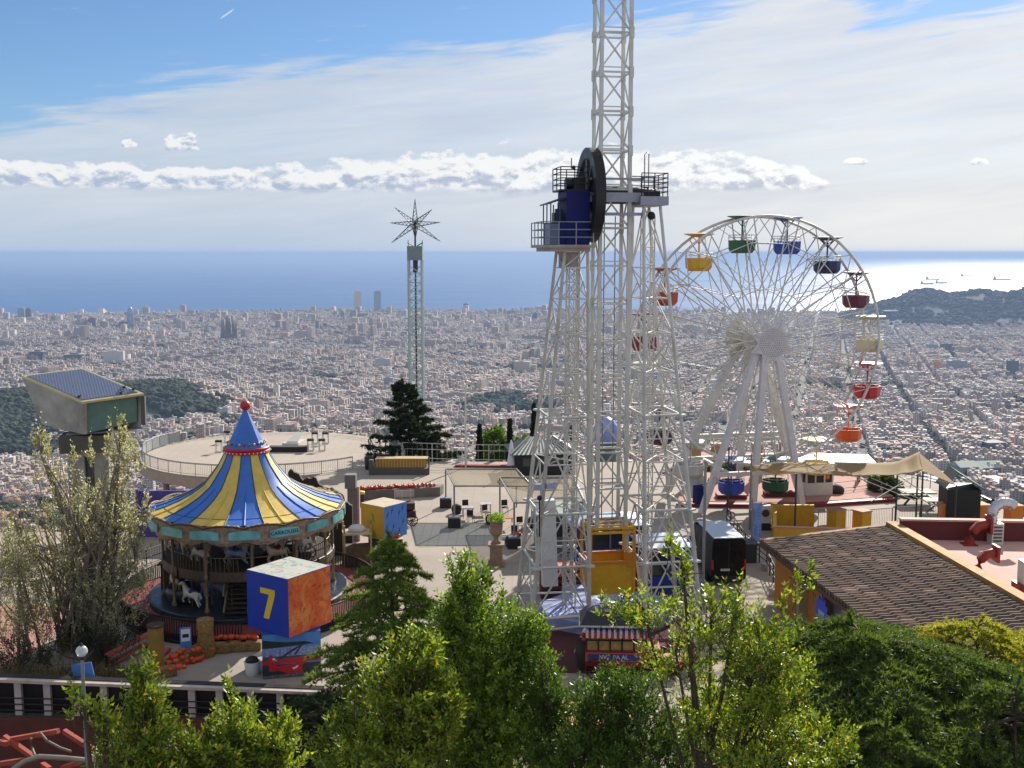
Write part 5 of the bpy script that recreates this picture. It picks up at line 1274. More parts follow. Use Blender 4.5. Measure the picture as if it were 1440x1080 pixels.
tm = MB(); text_mb(tm, 'NV    PA AL', .25, lambda x, y, d: (-.12+x, -.9-d, 1.0+y), depth=.004, bold=.006); tm.build('lettering', M('stripe_white', '#c9c2bc'), sgn)
def spoked(name, c, r_, par, mat_, ax='y'):
    mb = MB(); n = 28
    mb.pipe([(c[0]+r_*math.cos(TAU*j/n), c[1], c[2]+r_*math.sin(TAU*j/n)) for j in range(n)], .04, 6, closed=True)
    for k in range(12): a = TAU*k/12; mb.tube(c, (c[0]+r_*math.cos(a), c[1], c[2]+r_*math.sin(a)), .018, n=5)
    mb.sphere(c, .07, 8, 6); return mb.build(name, mat_, par)
for x, y in ((2.1, -.75), (2.1, .75), (-.9, -.9), (-.9, .9)): spoked('wheel', (x, y, .47), .44, wg, M('wheel_dark_red', '#4a1614', .5))
MB().bx(1.4, 2.9, -.5, .5, .55, .72).box((1.7, 0, 1.0), (.5, 1.2, .6)).build('drawbar_seat', wred, wg)
MB().pipe([(2.8, -.4, .7), (3.3, -.4, .5), (3.4, .4, .5), (2.8, .4, .7)], .04, 5).build('shaft', wred, wg)
sp_ = []
for x, y, z in ((823, 895, 2.1), (826, 903, 1.9), (820, 890, 2.2)):
    q = P(x, y, 47.9); sp_.append((q.x, q.y, q.z))
psh = thing('display_barrel', 'dark display barrel with pumpkins at the left end of the snack wagon', 'barrel', (sp_[0][0], 47.9, 0)); MB().lathe((0, 0, 0), [(.35, 0), (.45, .6), (.45, 1.3), (.35, sp_[1][2]-.02), (0, sp_[1][2]-.02)], 14).build('barrel', wood, psh)
pumpkins([(x, y, sp_[1][2]+(.25 if i == 2 else 0)) for i, (x, y, z) in enumerate(sp_)], 'orange pumpkin on the dark barrel by the snack wagon', 'pumpkins on the barrel')

# ---- big wheel
WY = 80.; wc = P(1068, 479, WY); RW = 8.95; yaw = R(12)
fw = thing('ferris_wheel', 'white big wheel with a star hub and box legs above the reddish platform', 'ferris wheel', (wc.x, wc.y, .32), yaw)
hz = wc.z-.32; RM = Matrix.Rotation(yaw, 4, 'Z')
wst = M('wheel_white', '#c4c2bd', .5, 0, .1, .8, dirt='#9a9078'); wlil = M('wheel_lilac', '#c6c4c6', .5, 0, .1)
def wp(r_, a, y): return Vector((r_*math.cos(a), y, hz+r_*math.sin(a)))
for y in (-1.05, 1.05):
    MB().pipe([wp(RW, TAU*k/64, y) for k in range(64)], .10, 7, closed=True).build('rim', wst, fw)
    MB().pipe([wp(RW*.80, TAU*k/16+PI/16*(1 if 0 else 0)+R(100), y*.95) for k in range(16)], .04, 5, closed=True).build('middle_ring', wst, fw)
    MB().pipe([wp(RW*.42, TAU*k/32, y*1.05) for k in range(32)], .035, 5, closed=True).build('inner_ring', wst, fw)
PA = [R(122.5-22.5*k) for k in range(16)]
for k, a in enumerate(PA):
    s1 = MB()
    for y in (-1.05, 1.05):
        yh = 1.25*(1 if y > 0 else -1)
        s1.tube(wp(.75, a-.35, yh), wp(RW, a-.045, y), .05, n=6); s1.tube(wp(.75, a+.35, yh), wp(RW, a+.045, y), .05, n=6)
    s1.build('spoke', wst, fw)
    s2 = MB()
    for y in (-1.0, 1.0):
        s2.tube(wp(RW*.80, a, y*.95), wp(RW, a+PI/16, y*1.05), .035, n=5); s2.tube(wp(RW*.80, a, y*.95), wp(RW, a-PI/16, y*1.05), .035, n=5)
        s2.tube(wp(RW*.42, a, y), wp(RW*.80, a+PI/8, y), .03, n=5); s2.tube(wp(RW*.42, a+PI/8, y), wp(RW*.80, a, y), .03, n=5)
    s2.tube(wp(RW, a, -1.05), wp(RW, a, 1.05), .06, n=6); s2.tube(wp(RW, a, -1.05), wp(RW*.8, a, .95), .03, n=5); s2.tube(wp(RW*.80, a, -.95), wp(RW*.8, a, .95), .035, n=5)
    s2.build('brace', wst, fw)
lt = MB()
for k in range(128): q = wp(RW+.02, TAU*k/128, -1.13); lt.sphere(q, .04, 5, 3)
lt.build('rim_bulbs', M('white_bulb', '#e8e4da', .3), fw).__setitem__('kind', 'stuff')
MB().tube((0, -2.0, hz), (0, 2.0, hz), .42, n=16).tube((0, -1.4, hz), (0, -1.1, hz), .85, n=20).tube((0, 1.1, hz), (0, 1.4, hz), .85, n=20).build('hub', wst, fw)
# star on the front
stp = []
for k in range(16):
    a = TAU*k/16+TAU/16; r_ = 1.72 if k % 2 == 0 else 1.12
    stp.append((r_*math.cos(a), -2.22, hz+r_*math.sin(a)))
so2 = MB().plate(stp, (0, .1, 0)).build('star_plate', M('star_grey', '#c2c0c2', .5, .1, .1), fw)
dots = MB()
for rr2, nn in ((.2, 8), (.36, 14), (.52, 20), (.68, 26), (.84, 32), (.98, 38)):
    for k in range(nn): a = TAU*k/nn; dots.sphere((rr2*math.cos(a), -2.235, hz+rr2*math.sin(a)), .035, 5, 3)
for k in range(8):
    a = TAU*(2*k)/16+TAU/16
    for q in (1.15, 1.3, 1.45): dots.sphere((q*math.cos(a), -2.235, hz+q*math.sin(a)), .03, 5, 3)
dots.build('star_bulbs', M('bulb_dim', '#77757c', .4), so2)
fan = MB()
for k in range(7):
    a = R(128+k*21); fan.plate([wp(.6, a-.1, 1.5), wp(2.0, a-.16, 1.55), wp(2.0, a+.12, 1.55), wp(.6, a+.1, 1.5)], (0, .05, 0))
fan.build('fan_plates', M('fan_cream', '#c0beb0', .5, .1, .15), fw)
# box legs and ties
def L2(x, y, Yd): q = RM.inverted() @ (P(x, y, Yd)-Vector((wc.x, wc.y, .32))); return q
fz = 0.
def leg(x0, y0, x1, w, m_=wst, d=.42): MB().bar((x0, y0, hz-.3), (x1, y0*1.0+(.7 if y0 > 0 else -.9), fz), w, d).build('box_leg', m_, fw)
leg(-.45, -1.95, -1.5, .40, wlil); leg(.4, -1.95, 2.35, .43, wlil); leg(-.9, -1.8, -5.3, .36, wlil)
leg(-.7, 1.9, -6.2, .62, wst, .5); leg(.75, 1.9, 4.9, .56, wst, .5); leg(0., 1.95, -.2, .36)
lad = MB()
for k in range(40):
    f_ = k/40; x = -.9-(5.9)*f_; lad.bar((x-.5, 2.55+.5*f_, hz-.3-(hz-.6)*f_), (x+.1, 2.55+.5*f_, hz-.3-(hz-.6)*f_), .05)
lad.build('leg_rungs', wst, fw)
for y, z, x0, x1 in ((-2.75, 2.75, -4.5, 3.6), (2.6, 2.9, -5.2, 5.0), (2.6, 4.6, -4.2, 4.0)): MB().bar((x0, y, z), (x1, y, z), .3, .3).build('tie_beam', wst, fw)
for x in (-3.2, 3.4): MB().bar((x, -2.75, 2.75), (x, 2.6, 2.9), .2).build('cross_tie', wst, fw)
MB().box((-4.9, .4, 1.8), (1.2, 1.6, 2.6), .3, tilt=Matrix.Rotation(R(-30), 3, 'Y')).build('drive_housing', M('housing_pale', '#b4b3b0', .5), fw)
MB().box((-4.6, -.6, .9), (.9, .5, 1.3), .3).build('drive_motor', navy, fw)
# gondolas hang from the wheel, each its own colour
GC = [('yellow', '#c79a1e'), ('green', '#1e5a38'), ('blue', '#20419a'), ('navy', '#151a4a'), ('maroon', '#5a1530'), ('cream', '#c4bd9c'), ('red', '#b01a20'), ('orange', '#d2561c'), ('pale yellow', '#cdbb62'), ('dark green', '#1b5238'), ('royal blue', '#2540a8'), ('grey white', '#b4b4b2'), ('purple', '#3e123a'), ('white', '#c9c8c4'), ('dark red', '#7a1520'), ('rust orange', '#a8431c')]
GW = ['upper left beside the tower', 'at the top, left of the highest point', 'at the top, right of the highest point', 'upper right', 'upper right, against the glittering sea', 'at the right-hand extreme', 'right, below the cream one', 'lower right', 'low right behind the legs', 'at the bottom, right of the lowest point', 'at the bottom, left of the lowest point', 'low left behind the legs', 'lower left, seen through the tower', 'at the left, seen through the tower', 'left, seen through the tower lattice', 'upper left, seen through the tower']
for k, a in enumerate(PA):
    cn, ch = GC[k]; gm = M('gondola_'+cn.replace(' ', '_'), ch, .4, var=.1)
    q = Vector((wc.x, wc.y, .32))+RM @ wp(RW, a, 0)
    t = thing('gondola', '%s gondola, %s of the wheel' % (cn, GW[k]), 'gondola', (q.x, q.y, q.z-2.5), yaw, 'gondolas of the big wheel')
    MB().lathe((0, 0, 2.5), [(0, -.12), (.35, -.1), (1.08, .1), (1.08, .14), (.3, .2), (0, .2)], 18, sm=False).build('roof', gm, t)
    pm = MB(); pm.tube((0, 0, .1), (0, 0, 2.4), .06); 
    for j in range(4): b_ = TAU*j/4+.4; pm.tube((0, 0, 1.9), (.7*math.cos(b_), .7*math.sin(b_), 2.48), .03, n=5)
    pm.build('pole', gm, t)
    MB().lathe((0, 0, 0), [(0, .02), (.74, .0), (.96, .26), (1.0, .92), (.95, .92), (.9, .3), (.7, .1), (0, .1)], 10, sm=False).build('tub', gm, t)
    rl = MB()
    for z in (1.12, 1.3): rl.pipe([(.97*math.cos(TAU*j/16), .97*math.sin(TAU*j/16), z) for j in range(16)], .018, 4, closed=True)
    for j in range(10): b_ = TAU*j/10; rl.tube((.97*math.cos(b_), .97*math.sin(b_), .92), (.97*math.cos(b_), .97*math.sin(b_), 1.3), .016, n=4)
    rl.build('railing', wst, t)
# reddish platform of the wheel
pinkp = m_ground('platform_pink', '#a87c70', '#b5897c', 2.5, '#8f6a60')
fp = MB().prism(pg((952, 710), (1130, 712), (1256, 703), (1192, 664), (1160, 640), (985, 640)), .004, .3)
struct(fp.build('wheel_platform', pinkp, loc=(0, 0, 0)))
struct(MB().prism(pg((951, 713), (1130, 715), (1259, 706), (1256, 703.3), (1130, 712.3), (952, 710.3)), 0.004, .26).build('platform_edge', M('edge_red', '#7a1f1c', .6), loc=(0, 0, 0)))
for x, y in ((1028, 700), (1095, 697)):
    g = G(x, y, .3); tag(MB().bx(g.x-1.1, g.x+1.1, g.y-.5, g.y+.5, .3, .62).build('landing_step', M('step_maroon', '#6b241c', .7)), 'maroon landing step under the %s gondola' % ('royal blue' if x < 1050 else 'dark green'), 'step')
# ---- drop tower with the star
dt = thing('drop_tower', 'slender grey lattice drop tower topped by a lattice star', 'ride tower', (P(584.5, 400, 190).x, 190, float(TZ(-16, 190))))
tz = P(584, 346, 190).z-dt.location.z
dg_ = M('drop_grey', '#b0baba', .5, .2, .1); sd = M('star_dark', '#3f4545', .5, .3, .15)
hw = 1.12
for sx in (-1, 1):
    for sy in (-1, 1): MB().bar((sx*hw, sy*hw, 0), (sx*hw, sy*hw, tz), .34).build('mast_chord', dg_, dt)
bb = MB(); z = 0.; k = 0
while z < tz-4:
    for sx, sy, ex, ey in ((-1, -1, 1, -1), (1, -1, 1, 1), (1, 1, -1, 1), (-1, 1, -1, -1)):
        bb.bar((sx*hw, sy*hw, z), (ex*hw, ey*hw, z), .14)
        if k % 2: bb.bar((sx*hw, sy*hw, z), (ex*hw, ey*hw, z+1.5), .13)
        else: bb.bar((ex*hw, ey*hw, z), (sx*hw, sy*hw, z+1.5), .13)
    z += 1.5; k += 1
bb.build('mast_bracing', dg_, dt)
MB().bx(-hw-.18, hw+.18, -hw-.18, hw+.18, tz-2.4, tz).build('head_casing', M('drop_casing', '#7d8b8b', .5), dt)
MB().bx(-.4, .4, -.3, .3, tz-4.5, tz-2.4).tube((0, 0, 0), (0, 0, tz-4.5), .16, n=6).build('lift_rail', sd, dt)
for s in (-1, 1): MB().plate([(s*.4, -.6, tz+.0), (s*1.3, -.6, tz+.5), (s*1.3, .6, tz+.5), (s*.4, .6, tz)], (0, 0, .15)).tube((s*1.2, 0, tz), (s*1.2, 0, tz+1.0), .06).build('sheave', sd, dt)
szc = P(583, 315, 190).z-dt.location.z
MB().tube((0, 0, tz), (0, 0, szc), .16).build('star_stem', sd, dt)
def spike(d, L, b=.55):
    d = Vector(d).normalized(); up = Vector((0, 1, 0)) if abs(d.y) < .9 else Vector((0, 0, 1)); a = d.cross(up).normalized()*b; c = a.cross(d).normalized()*b
    o = Vector((0, 0, szc)); mb = MB(); tip = o+d*L; rt_ = [o+d*.5+a+c, o+d*.5+a-c, o+d*.5-a-c, o+d*.5-a+c]
    for i in range(4):
        mb.tube(rt_[i], tip, .06, .04, 5); prev = rt_[i]
        for j in range(1, 6):
            f_ = j/6; q = rt_[(i+j) % 4].lerp(tip, f_); mb.tube(prev, q, .032, n=4); prev = q
        mb.tube(o, rt_[i], .06, n=5)
    mb.build('star_spike', sd, dt)
for d, L in (((0, .1, 1), 4.3), ((0, .1, -1), 2.7), ((-.75, .2, .6), 4.6), ((.62, .3, .55), 4.0), ((-.8, .1, -.62), 5.2), ((.82, -.1, -.56), 5.3), ((-.95, .3, 0.05), 4.6), ((.95, -.3, .05), 4.6)): spike(d, L, .42)
# ================================================================== middle plaza and right-hand side
# ---- sun shade frames with benches and tables
def pergola(label, q, z, canvas, group=None, sag=.25, post_from=(0, 1, 2, 3)):
    """q: four plan corners front-left, front-right, back-right, back-left"""
    t = thing('sun_shade', label, 'sun shade', (q[0].x, q[0].y, 0), 0, group)
    n = 10; V = []
    for i in range(n+1):
        for j in range(n+1):
            a = q[0].lerp(q[1], i/n); b_ = q[3].lerp(q[2], i/n); p = a.lerp(b_, j/n)
            s = math.sin(PI*i/n)*math.sin(PI*j/n)*sag+.04*math.sin(i*2.1+j)*math.sin(PI*j/n)
            V.append((p.x, p.y, z-.05-s))
    mb = MB(); mb.add(V, [(i*(n+1)+j, (i+1)*(n+1)+j, (i+1)*(n+1)+j+1, i*(n+1)+j+1) for i in range(n) for j in range(n)], 0, True)
    c = mb.build('canvas', canvas, t, True); sd_ = c.modifiers.new('s', 'SOLIDIFY'); sd_.thickness = .02
    f = MB(); f.pipe([p+Vector((0, 0, z)) for p in q], .055, 6, closed=True); f.build('frame', MATS['rail_steel'], t, True)
    for i in post_from: MB().tube(q[i], q[i]+Vector((0, 0, z)), .06, n=8).build('post', MATS['rail_steel'], t, True)
    return t
def m_shade(name, c, tr=.35, open_=.6):
    if name in MATS: return MATS[name]
    m = leafmat(name, c, c, tr, .9, 2.); t = NT(m.node_tree); o = [n for n in t.n if n.type == 'OUTPUT_MATERIAL'][0]; src = o.inputs[0].links[0].from_socket
    tb = t.node('ShaderNodeBsdfTransparent'); mx = t.node('ShaderNodeMixShader'); mx.inputs[0].default_value = open_; t.l.new(src, mx.inputs[1]); t.l.new(tb.outputs[0], mx.inputs[2]); t.l.new(mx.outputs[0], o.inputs[0]); return m
shade = m_shade('shade_cloth', '#a09382'); shade2 = m_shade('shade_cloth_dark', '#8d8375')
gd = M('planter_dark', '#211e1d', .6, var=.15)
q = [G(638, 740), G(750, 742), P(741, 655, 0), P(627, 658, 0)]
fl = G(639, 741); bl_p = G(627, 713); fr = Vector((fl.x+5.3, fl.y, 0)); br_ = Vector((bl_p.x+5.2, bl_p.y, 0))
pergola('wide beige sun shade on slim posts, standing left of the tower', [fl, fr, br_, bl_p], 2.85, shade, None, .12)
fl2 = G(723, 770); bl2 = G(703, 728); 
pergola('smaller sagging sun shade at the foot of the left pylon', [Vector((fl2.x, fl2.y, 0)), Vector((fl2.x+4.5, fl2.y+.2, 0)), Vector((bl2.x+5.2, bl2.y, 0)), Vector((bl2.x, bl2.y, 0))], 2.9, shade2, None, .35)
for p, lab in ((fl, 'black ballast block with flowers under the near left post of the wide shade'), (bl_p, 'black ballast block under the far left post of the wide shade'), (fl2, 'black ballast block with a pumpkin and plant by the stone urn'), (fr, 'black ballast block under the near right post of the wide shade')):
    t = thing('ballast_block', lab, 'planter', (p.x, p.y-.05, 0), 0, 'ballast blocks of the sun shades'); MB().bx(-.42, .42, -.36, .36, 0, .66).build('block', gd, t); MB().bx(-.36, .36, -.3, .3, .66, .76).build('lid', M('lid_lilac', '#7f7c94', .6), t)
pumpkins([(fl2.x+.3, fl2.y-.1, .76)], 'single orange pumpkin on the ballast block beside the urn', 'lone pumpkin by the urn')
struct(MB().prism(pg((577, 738), (688, 733), (712, 765), (590, 770)), .004, .008).build('painted_shadow_paving', m_ground('shadow_tone_paving', '#80817f', '#94948f', .6, '#6e6e6a'), loc=(0, 0, 0)))  # cast shadow of the wide sun shade, painted as a greyer paving patch
# tables and chairs
def table(label, loc, rz=0., topm=None):
    t = thing('cafe_table', label, 'table', loc, rz, 'cafe tables under the shades')
    MB().bx(-.4, .4, -.4, .4, .7, .745).build('table_top', topm or M('table_lilac', '#a5a1b0', .5), t)
    for x in (-.34, .34):
        for y in (-.34, .34): MB().tube((x, y, 0), (x, y, .7), .02).build('leg', MATS['rail_steel'], t)
    return t
def stool_table(label, loc): return table(label, loc, 0, M('table_orange', '#b0603e', .5))
for x, y, rz, lab in ((655, 722, .2, 'dark chair at the far table under the wide shade'), (662, 735, 2.9, 'dark chair in front of the lilac table, seat turned away'), (684, 729, .6, 'dark chair beside the white topped table'), (725, 758, 2.8, 'dark red chair at the table right of the urn'), (732, 747, .3, 'dark chair behind the table right of the urn'), (710, 722, .2, 'dark chair in the shadow of the second shade'), (770, 760, 1., 'dark chair seen through the left pylon')):
    g = G(x, y); chair(lab, (g.x, g.y, 0), rz, 'dark cafe chairs under the shades')
for x, y, lab, tm_ in ((658, 728, 'lilac square cafe table under the wide shade', None), (683, 722, 'lilac cafe table near the right post of the wide shade', None), (713, 742, 'orange topped cafe table beside the urn', 1), (727, 752, 'white cafe table right of the urn', 2)):
    g = G(x, y); table(lab, (g.x, g.y, 0), .1, M('table_orange', '#b0603e', .5) if tm_ == 1 else (whitep if tm_ == 2 else None))
for x, y, lab in ((642, 722, 'low dark plant tub beside the near left shade post'), (690, 737, 'low dark plant tub left of the urn'), (718, 768, 'dark leafy plant tub at the near post by the urn')):
    g = G(x, y); t = thing('plant_tub', lab, 'planter', g); MB().lathe((0, 0, 0), [(.3, 0), (.4, .4), (.33, .4), (0, .36)], 12).build('tub', gd, t); MB().sphere((0, 0, .5), .35, 9, 6, sz=.6).build('plant', M('dark_plant', '#2c2a22'), t)
# stone urn
g = G(698, 795); ur = thing('stone_urn', 'tall stone urn on a pedestal planted with a bright green shrub', 'urn', g)
stn = M('sandstone', '#8d7762', .85, var=.2, scale=3, bump=.3)
MB().bx(-.5, .5, -.5, .5, 0, .22).bx(-.42, .42, -.42, .42, .223, .3).bx(-.38, .38, -.38, .38, .303, 1.25).bx(-.48, .48, -.48, .48, 1.253, 1.38).build('pedestal', stn, ur)
MB().lathe((0, 0, 0), [(.3, 1.383), (.3, 1.46), (.16, 1.55), (.13, 1.72), (.24, 1.86), (.42, 2.0), (.38, 2.05), (.38, 2.6), (.42, 2.68), (.55, 2.72), (.55, 2.78), (.42, 2.76), (.4, 2.66), (0, 2.6)], 24).build('urn', stn, ur)
LEAF1 = leafmat('shrub_leaf', '#5a8a1e', '#8fae2c', .45)
def shrubmesh(n, rx, rz_, L=.12, seed=1):
    r_ = np.random.default_rng(seed); d = r_.standard_normal((n, 3)); d /= np.linalg.norm(d, axis=1)[:, None]
    rad = r_.uniform(.5, 1, (n, 1)); c = d*rad*np.array([rx, rx, rz_]); ax = d+r_.standard_normal((n, 3))*.6+np.array([0, 0, .4]); ax /= np.linalg.norm(ax, axis=1)[:, None]
    sd_ = np.cross(ax, r_.standard_normal((n, 3))); sd_ /= np.linalg.norm(sd_, axis=1)[:, None]
    l = L*r_.uniform(.6, 1.3, (n, 1)); V = np.stack([c, c+ax*l*.5+sd_*l*.22, c+ax*l, c+ax*l*.5-sd_*l*.22], 1).reshape(-1, 3)
    return V, np.arange(n*4).reshape(-1, 4)
Vs, Qs = shrubmesh(700, .48, .3); fast('shrub', Vs+np.array([0, 0, 2.88]), Qs, LEAF1, parent=ur)
# yellow and blue cube on a dark box, cart, pale stand
g = G(541, 790); db_ = thing('display_box', 'dark box with printed sides carrying the yellow and blue cube', 'sign', (g.x, g.y+.6, 0), R(8))
MB().bx(-1.0, 1.0, -.9, .9, 0, 1.42).build('box_body', M('box_dark', '#16161e', .4, var=.3, scale=4, spots='#2c4a8a'), db_)
MB().bx(.1, 1.05, -.95, .4, 1.423, 1.47).build('lid', M('lid_cream', '#b5a58f', .7), db_)
yc = thing('picture_cube', 'cube with a yellow side and a light blue side patterned with dark birds', 'sign', (g.x-.1, g.y+.75, 1.47), R(-38))
hh = .98; MB().bx(-hh, hh, -hh, hh, 0, 2.05).build('cube_body', M('cube_cream', '#b9aa90', .6, var=.1), yc)
MB().bx(-hh+.01, hh-.01, -hh-.006, -hh-.001, .01, 2.04).build('yellow_side', M('print_yellow', '#cf9f1c', .5, var=.06, scale=1.2, dirt='#a88c2a'), yc)
MB().bx(hh+.001, hh+.006, -hh+.01, hh-.01, .01, 2.04).build('blue_side', M('print_light_blue', '#4f84cf', .5, var=.05), yc)
bd = MB()
for y, z in ((-.7, 1.5), (-.3, 1.75), (.3, 1.5), (.6, 1.75), (-.75, .8), (-.2, .75), (.3, .4), (.65, .9), (-.4, .3)):
    bd.plate([(hh+.008, y-.06, z-.28), (hh+.008, y+.02, z), (hh+.008, y+.14, z+.24), (hh+.008, y-.04, z+.02)], (.003, 0, 0)); bd.plate([(hh+.008, y-.05, z), (hh+.008, y+.1, z-.1), (hh+.008, y, z+.06)], (.003, 0, 0))
bd.build('bird_print', M('print_navy', '#1a1f4e', .5), yc)
gp = MB(); gp.plate([(-.1, -hh-.008, 1.6), (.1, -hh-.008, 1.5), (.25, -hh-.008, 1.05), (.12, -hh-.008, 1.0), (-.05, -hh-.008, 1.35)], (0, -.003, 0)); gp.build('green_print', M('print_leaf_green', '#6a9440', .5, var=.2), yc); gp = MB(); gp.plate([(.05, -hh-.008, .5), (.25, -hh-.008, .42), (.35, -hh-.008, .1), (0, -hh-.008, .12)], (0, -.003, 0)); gp.build('green_print', M('print_leaf_green', '#6a9440', .5, var=.2), yc)
pumpkins([(g.x+.35, g.y+.05, 1.47), (g.x+.6, g.y+.05, 1.47), (g.x+.8, g.y+.1, 1.47), (g.x+.62, g.y+.25, 1.62)], 'small pumpkin on the dark box below the blue picture cube', 'pumpkins on the dark box')
g = G(568, 738); ct = thing('wooden_cart', 'dark brown wooden cart with a pale frame behind the picture cube', 'cart', (g.x, g.y+.3, 0), R(10))
dw = M('cart_brown', '#3a211b', .6, var=.2)
MB().bx(-.75, .75, -.6, .6, .55, 1.0).bx(-.7, .7, -.55, .55, 1.1, 1.55).build('box', dw, ct)
for x in (-.5, .5): 
    for y in (-.66, .66): spoked('wheel', (x, y, .38), .36, ct, dw)
for x in (-.6, -.1, .5): MB().bar((x, .5, 1.55), (x, .5, 2.25), .05).build('upright', whitep, ct)
MB().box((.1, .55, 2.0), (1.3, .04, .5)).build('pale_sheet', M('sheet_pink', '#b5a59c', .7), ct)
g = G(500, 800); st_ = thing('pale_stand', 'cream wooden stand with a white covered machine on top', 'stand', (g.x, g.y+.8, 0), R(12))
cw = M('cream_wood', '#a58f6b', .7, var=.12)
MB().bx(-.75, .75, -.55, .55, .1, 1.2).build('cabinet', M('stand_brown', '#5f4630', .7, var=.3), st_); MB().bx(-.85, .85, -.65, .65, 2.0, 2.1).build('shelf_top', M('cream_top', '#c4b391', .6), st_)
for x in (-.78, .78):
    for y in (-.58, .58): MB().bar((x, y, 0), (x, y, 2.6), .12).build('post', cw, st_)
MB().lathe((0, 0, 2.1), [(0, 0), (.5, 0), (.52, .2), (.36, .34), (0, .38)], 14).build('covered_machine', whitep, st_)
# wall planter with a row of pumpkins
A = G(500, 704); Bq = G(619, 698)
tag(MB().plate([A, Bq, Bq+Vector((.2, 1.1, 0)), A+Vector((.2, 1.1, 0))], (0, 0, .72)).build('planter_wall', M('planter_concrete', '#6f6862', .9, var=.2, scale=1., dirt='#4c463f')), 'long low concrete planter wall topped with pumpkins', 'planter wall')
sp_ = []
for i in range(30):
    p = A.lerp(Bq, (i+.4)/36 if i < 24 else (24+(i-24)*1.7)/36); sp_.append((p.x+.15, p.y+random.uniform(.35, .75), .72))
pumpkins(sp_, 'orange pumpkin in the row along the low concrete planter wall', 'pumpkins along the planter wall')
def bin_(x, y, label, lid=None):
    g = G(x, y); t = thing('litter_bin', label, 'bin', g); MB().lathe((0, 0, 0), [(.25, 0), (.3, .1), (.32, .95), (.25, 1.05), (0, 1.06)], 14).build('body', M('bin_black', '#1b1a1a', .5), t)
    MB().lathe((0, 0, 0), [(.33, .96), (.34, 1.1), (.2, 1.16), (0, 1.16)], 14).build('lid', lid or M('bin_black', '#1b1a1a'), t)
bin_(518, 660, 'plain black litter bin left of the yellow striped counter'); bin_(507, 712, 'black litter bin with a yellow lid below the planter wall', M('lid_yellow', '#c9b52a', .5))
# yellow striped counter, stair and slanted glass chute behind it
A = G(524, 668); Bq = G(602, 668)
cnt = thing('striped_counter', 'long counter with a yellow striped front and dark base on the plaza', 'counter', (A.x, A.y, 0))
MB().bx(A.x, Bq.x, A.y, A.y+2.0, 0, .55).build('base', M('counter_dark', '#54504a', .8), cnt, True)
fr_ = MB(); nst = 34
for k in range(nst): fr_.bx(A.x+.25+(Bq.x-A.x-.4)*k/nst, A.x+.25+(Bq.x-A.x-.4)*(k+.9)/nst, A.y+.5, A.y+.62, .553, 1.25, k % 2)
fr_.build('striped_front', [M('counter_yellow', '#b8963e', .6, var=.1), M('counter_tan', '#a0733a', .6, var=.1)], cnt, True)
MB().bx(A.x+.2, Bq.x-.1, A.y+.45, A.y+1.6, 1.253, 1.32).build('top', M('counter_cream', '#b09a70', .6), cnt, True)
MB().bx(A.x-.3, A.x+.05, A.y-.1, A.y+.4, 0, 1.3).bx(Bq.x, Bq.x+.1, A.y+.1, A.y+.3, 0, 1.5).build('end_post', M('counter_dark', '#54504a'), cnt, True)
A = G(527, 650); Bq = G(568, 648)
fence('stair_railing', 'grey railing round the stair head in front of the dark cedar', [A, Bq, G(568, 640), G(527, 640), A], 1.2, 'rail_steel', 1.2, (1., .55))
ch_ = thing('glazed_chute', 'slanting white framed glass chute rising beside the dark cedar', 'chute', (P(565, 640, 97).x, 97, 0))
a1, a2, b1, b2_ = P(558, 634, 97.), P(567, 630, 97.), P(534, 603, 99.5), P(542, 602, 99.5)
MB().plate([a1, a2, b2_, b1], (0, .1, -.12)).build('glass', M('chute_glass', '#8f9a9c', .2, 0, .1), ch_, True)
for a, b_ in ((a1, b1), (a2, b2_)): MB().bar(a, b_, .2).build('frame', whitep, ch_, True)
MB().bar(a2, Vector((a2.x, a2.y, 0)), .35).bar(a1, Vector((a1.x, a1.y, 0)), .2).bar(b1, Vector((b1.x, b1.y, 0)), .12).bar(b2_, Vector((b2_.x, b2_.y, 0)), .12).build('support', MATS['rail_white'], ch_, True)
for s in (0, 1):
    a = P(533-s*6, 641, 95.5); b_ = P(521-s*6+s*3, 618, 99.); tag(MB().tube(a, b_, .05, n=6).bar((a.x, a.y, 0), a, .06).bar((b_.x, b_.y, 0), b_, .06).build('sloping_handrail', MATS['rail_dark']), 'thin dark sloping hand rail beside the chute, %s' % ('the left one' if s else 'the right one'), 'handrail')
# far plaza railing and planting strip
fence('plaza_railing', 'pale tubular railing with square mesh along the far edge of the plaza', [G(566, 652), G(650, 655), G(725, 656)], 1.9, 'rail_white', 2.2, (1., .72, .3), .45)
tag(MB().plate([G(640, 657), G(762, 659), G(762, 657), G(640, 655)], (0, 0, .18)).build('flower_bed', M('bed_red', '#8e4a44', .9, var=.4, scale=3)), 'low reddish flower bed along the far railing', 'flower bed')
lp2 = thing('plaza_lamp', 'tall pale lamp post with twin heads rising in front of the city', 'street lamp', G(655, 657))
MB().tube((0, 0, 0), (0, 0, 7.3), .11, .07, 10).build('pole', MATS['rail_white'], lp2)
for s in (-1, 1): MB().box((s*.28, 0, 7.45), (.4, .3, .28), 0, tilt=Matrix.Rotation(R(18*s), 3, 'Y')).tube((0, 0, 7.2), (s*.28, 0, 7.35), .04).build('lamp_head', whitep, lp2)
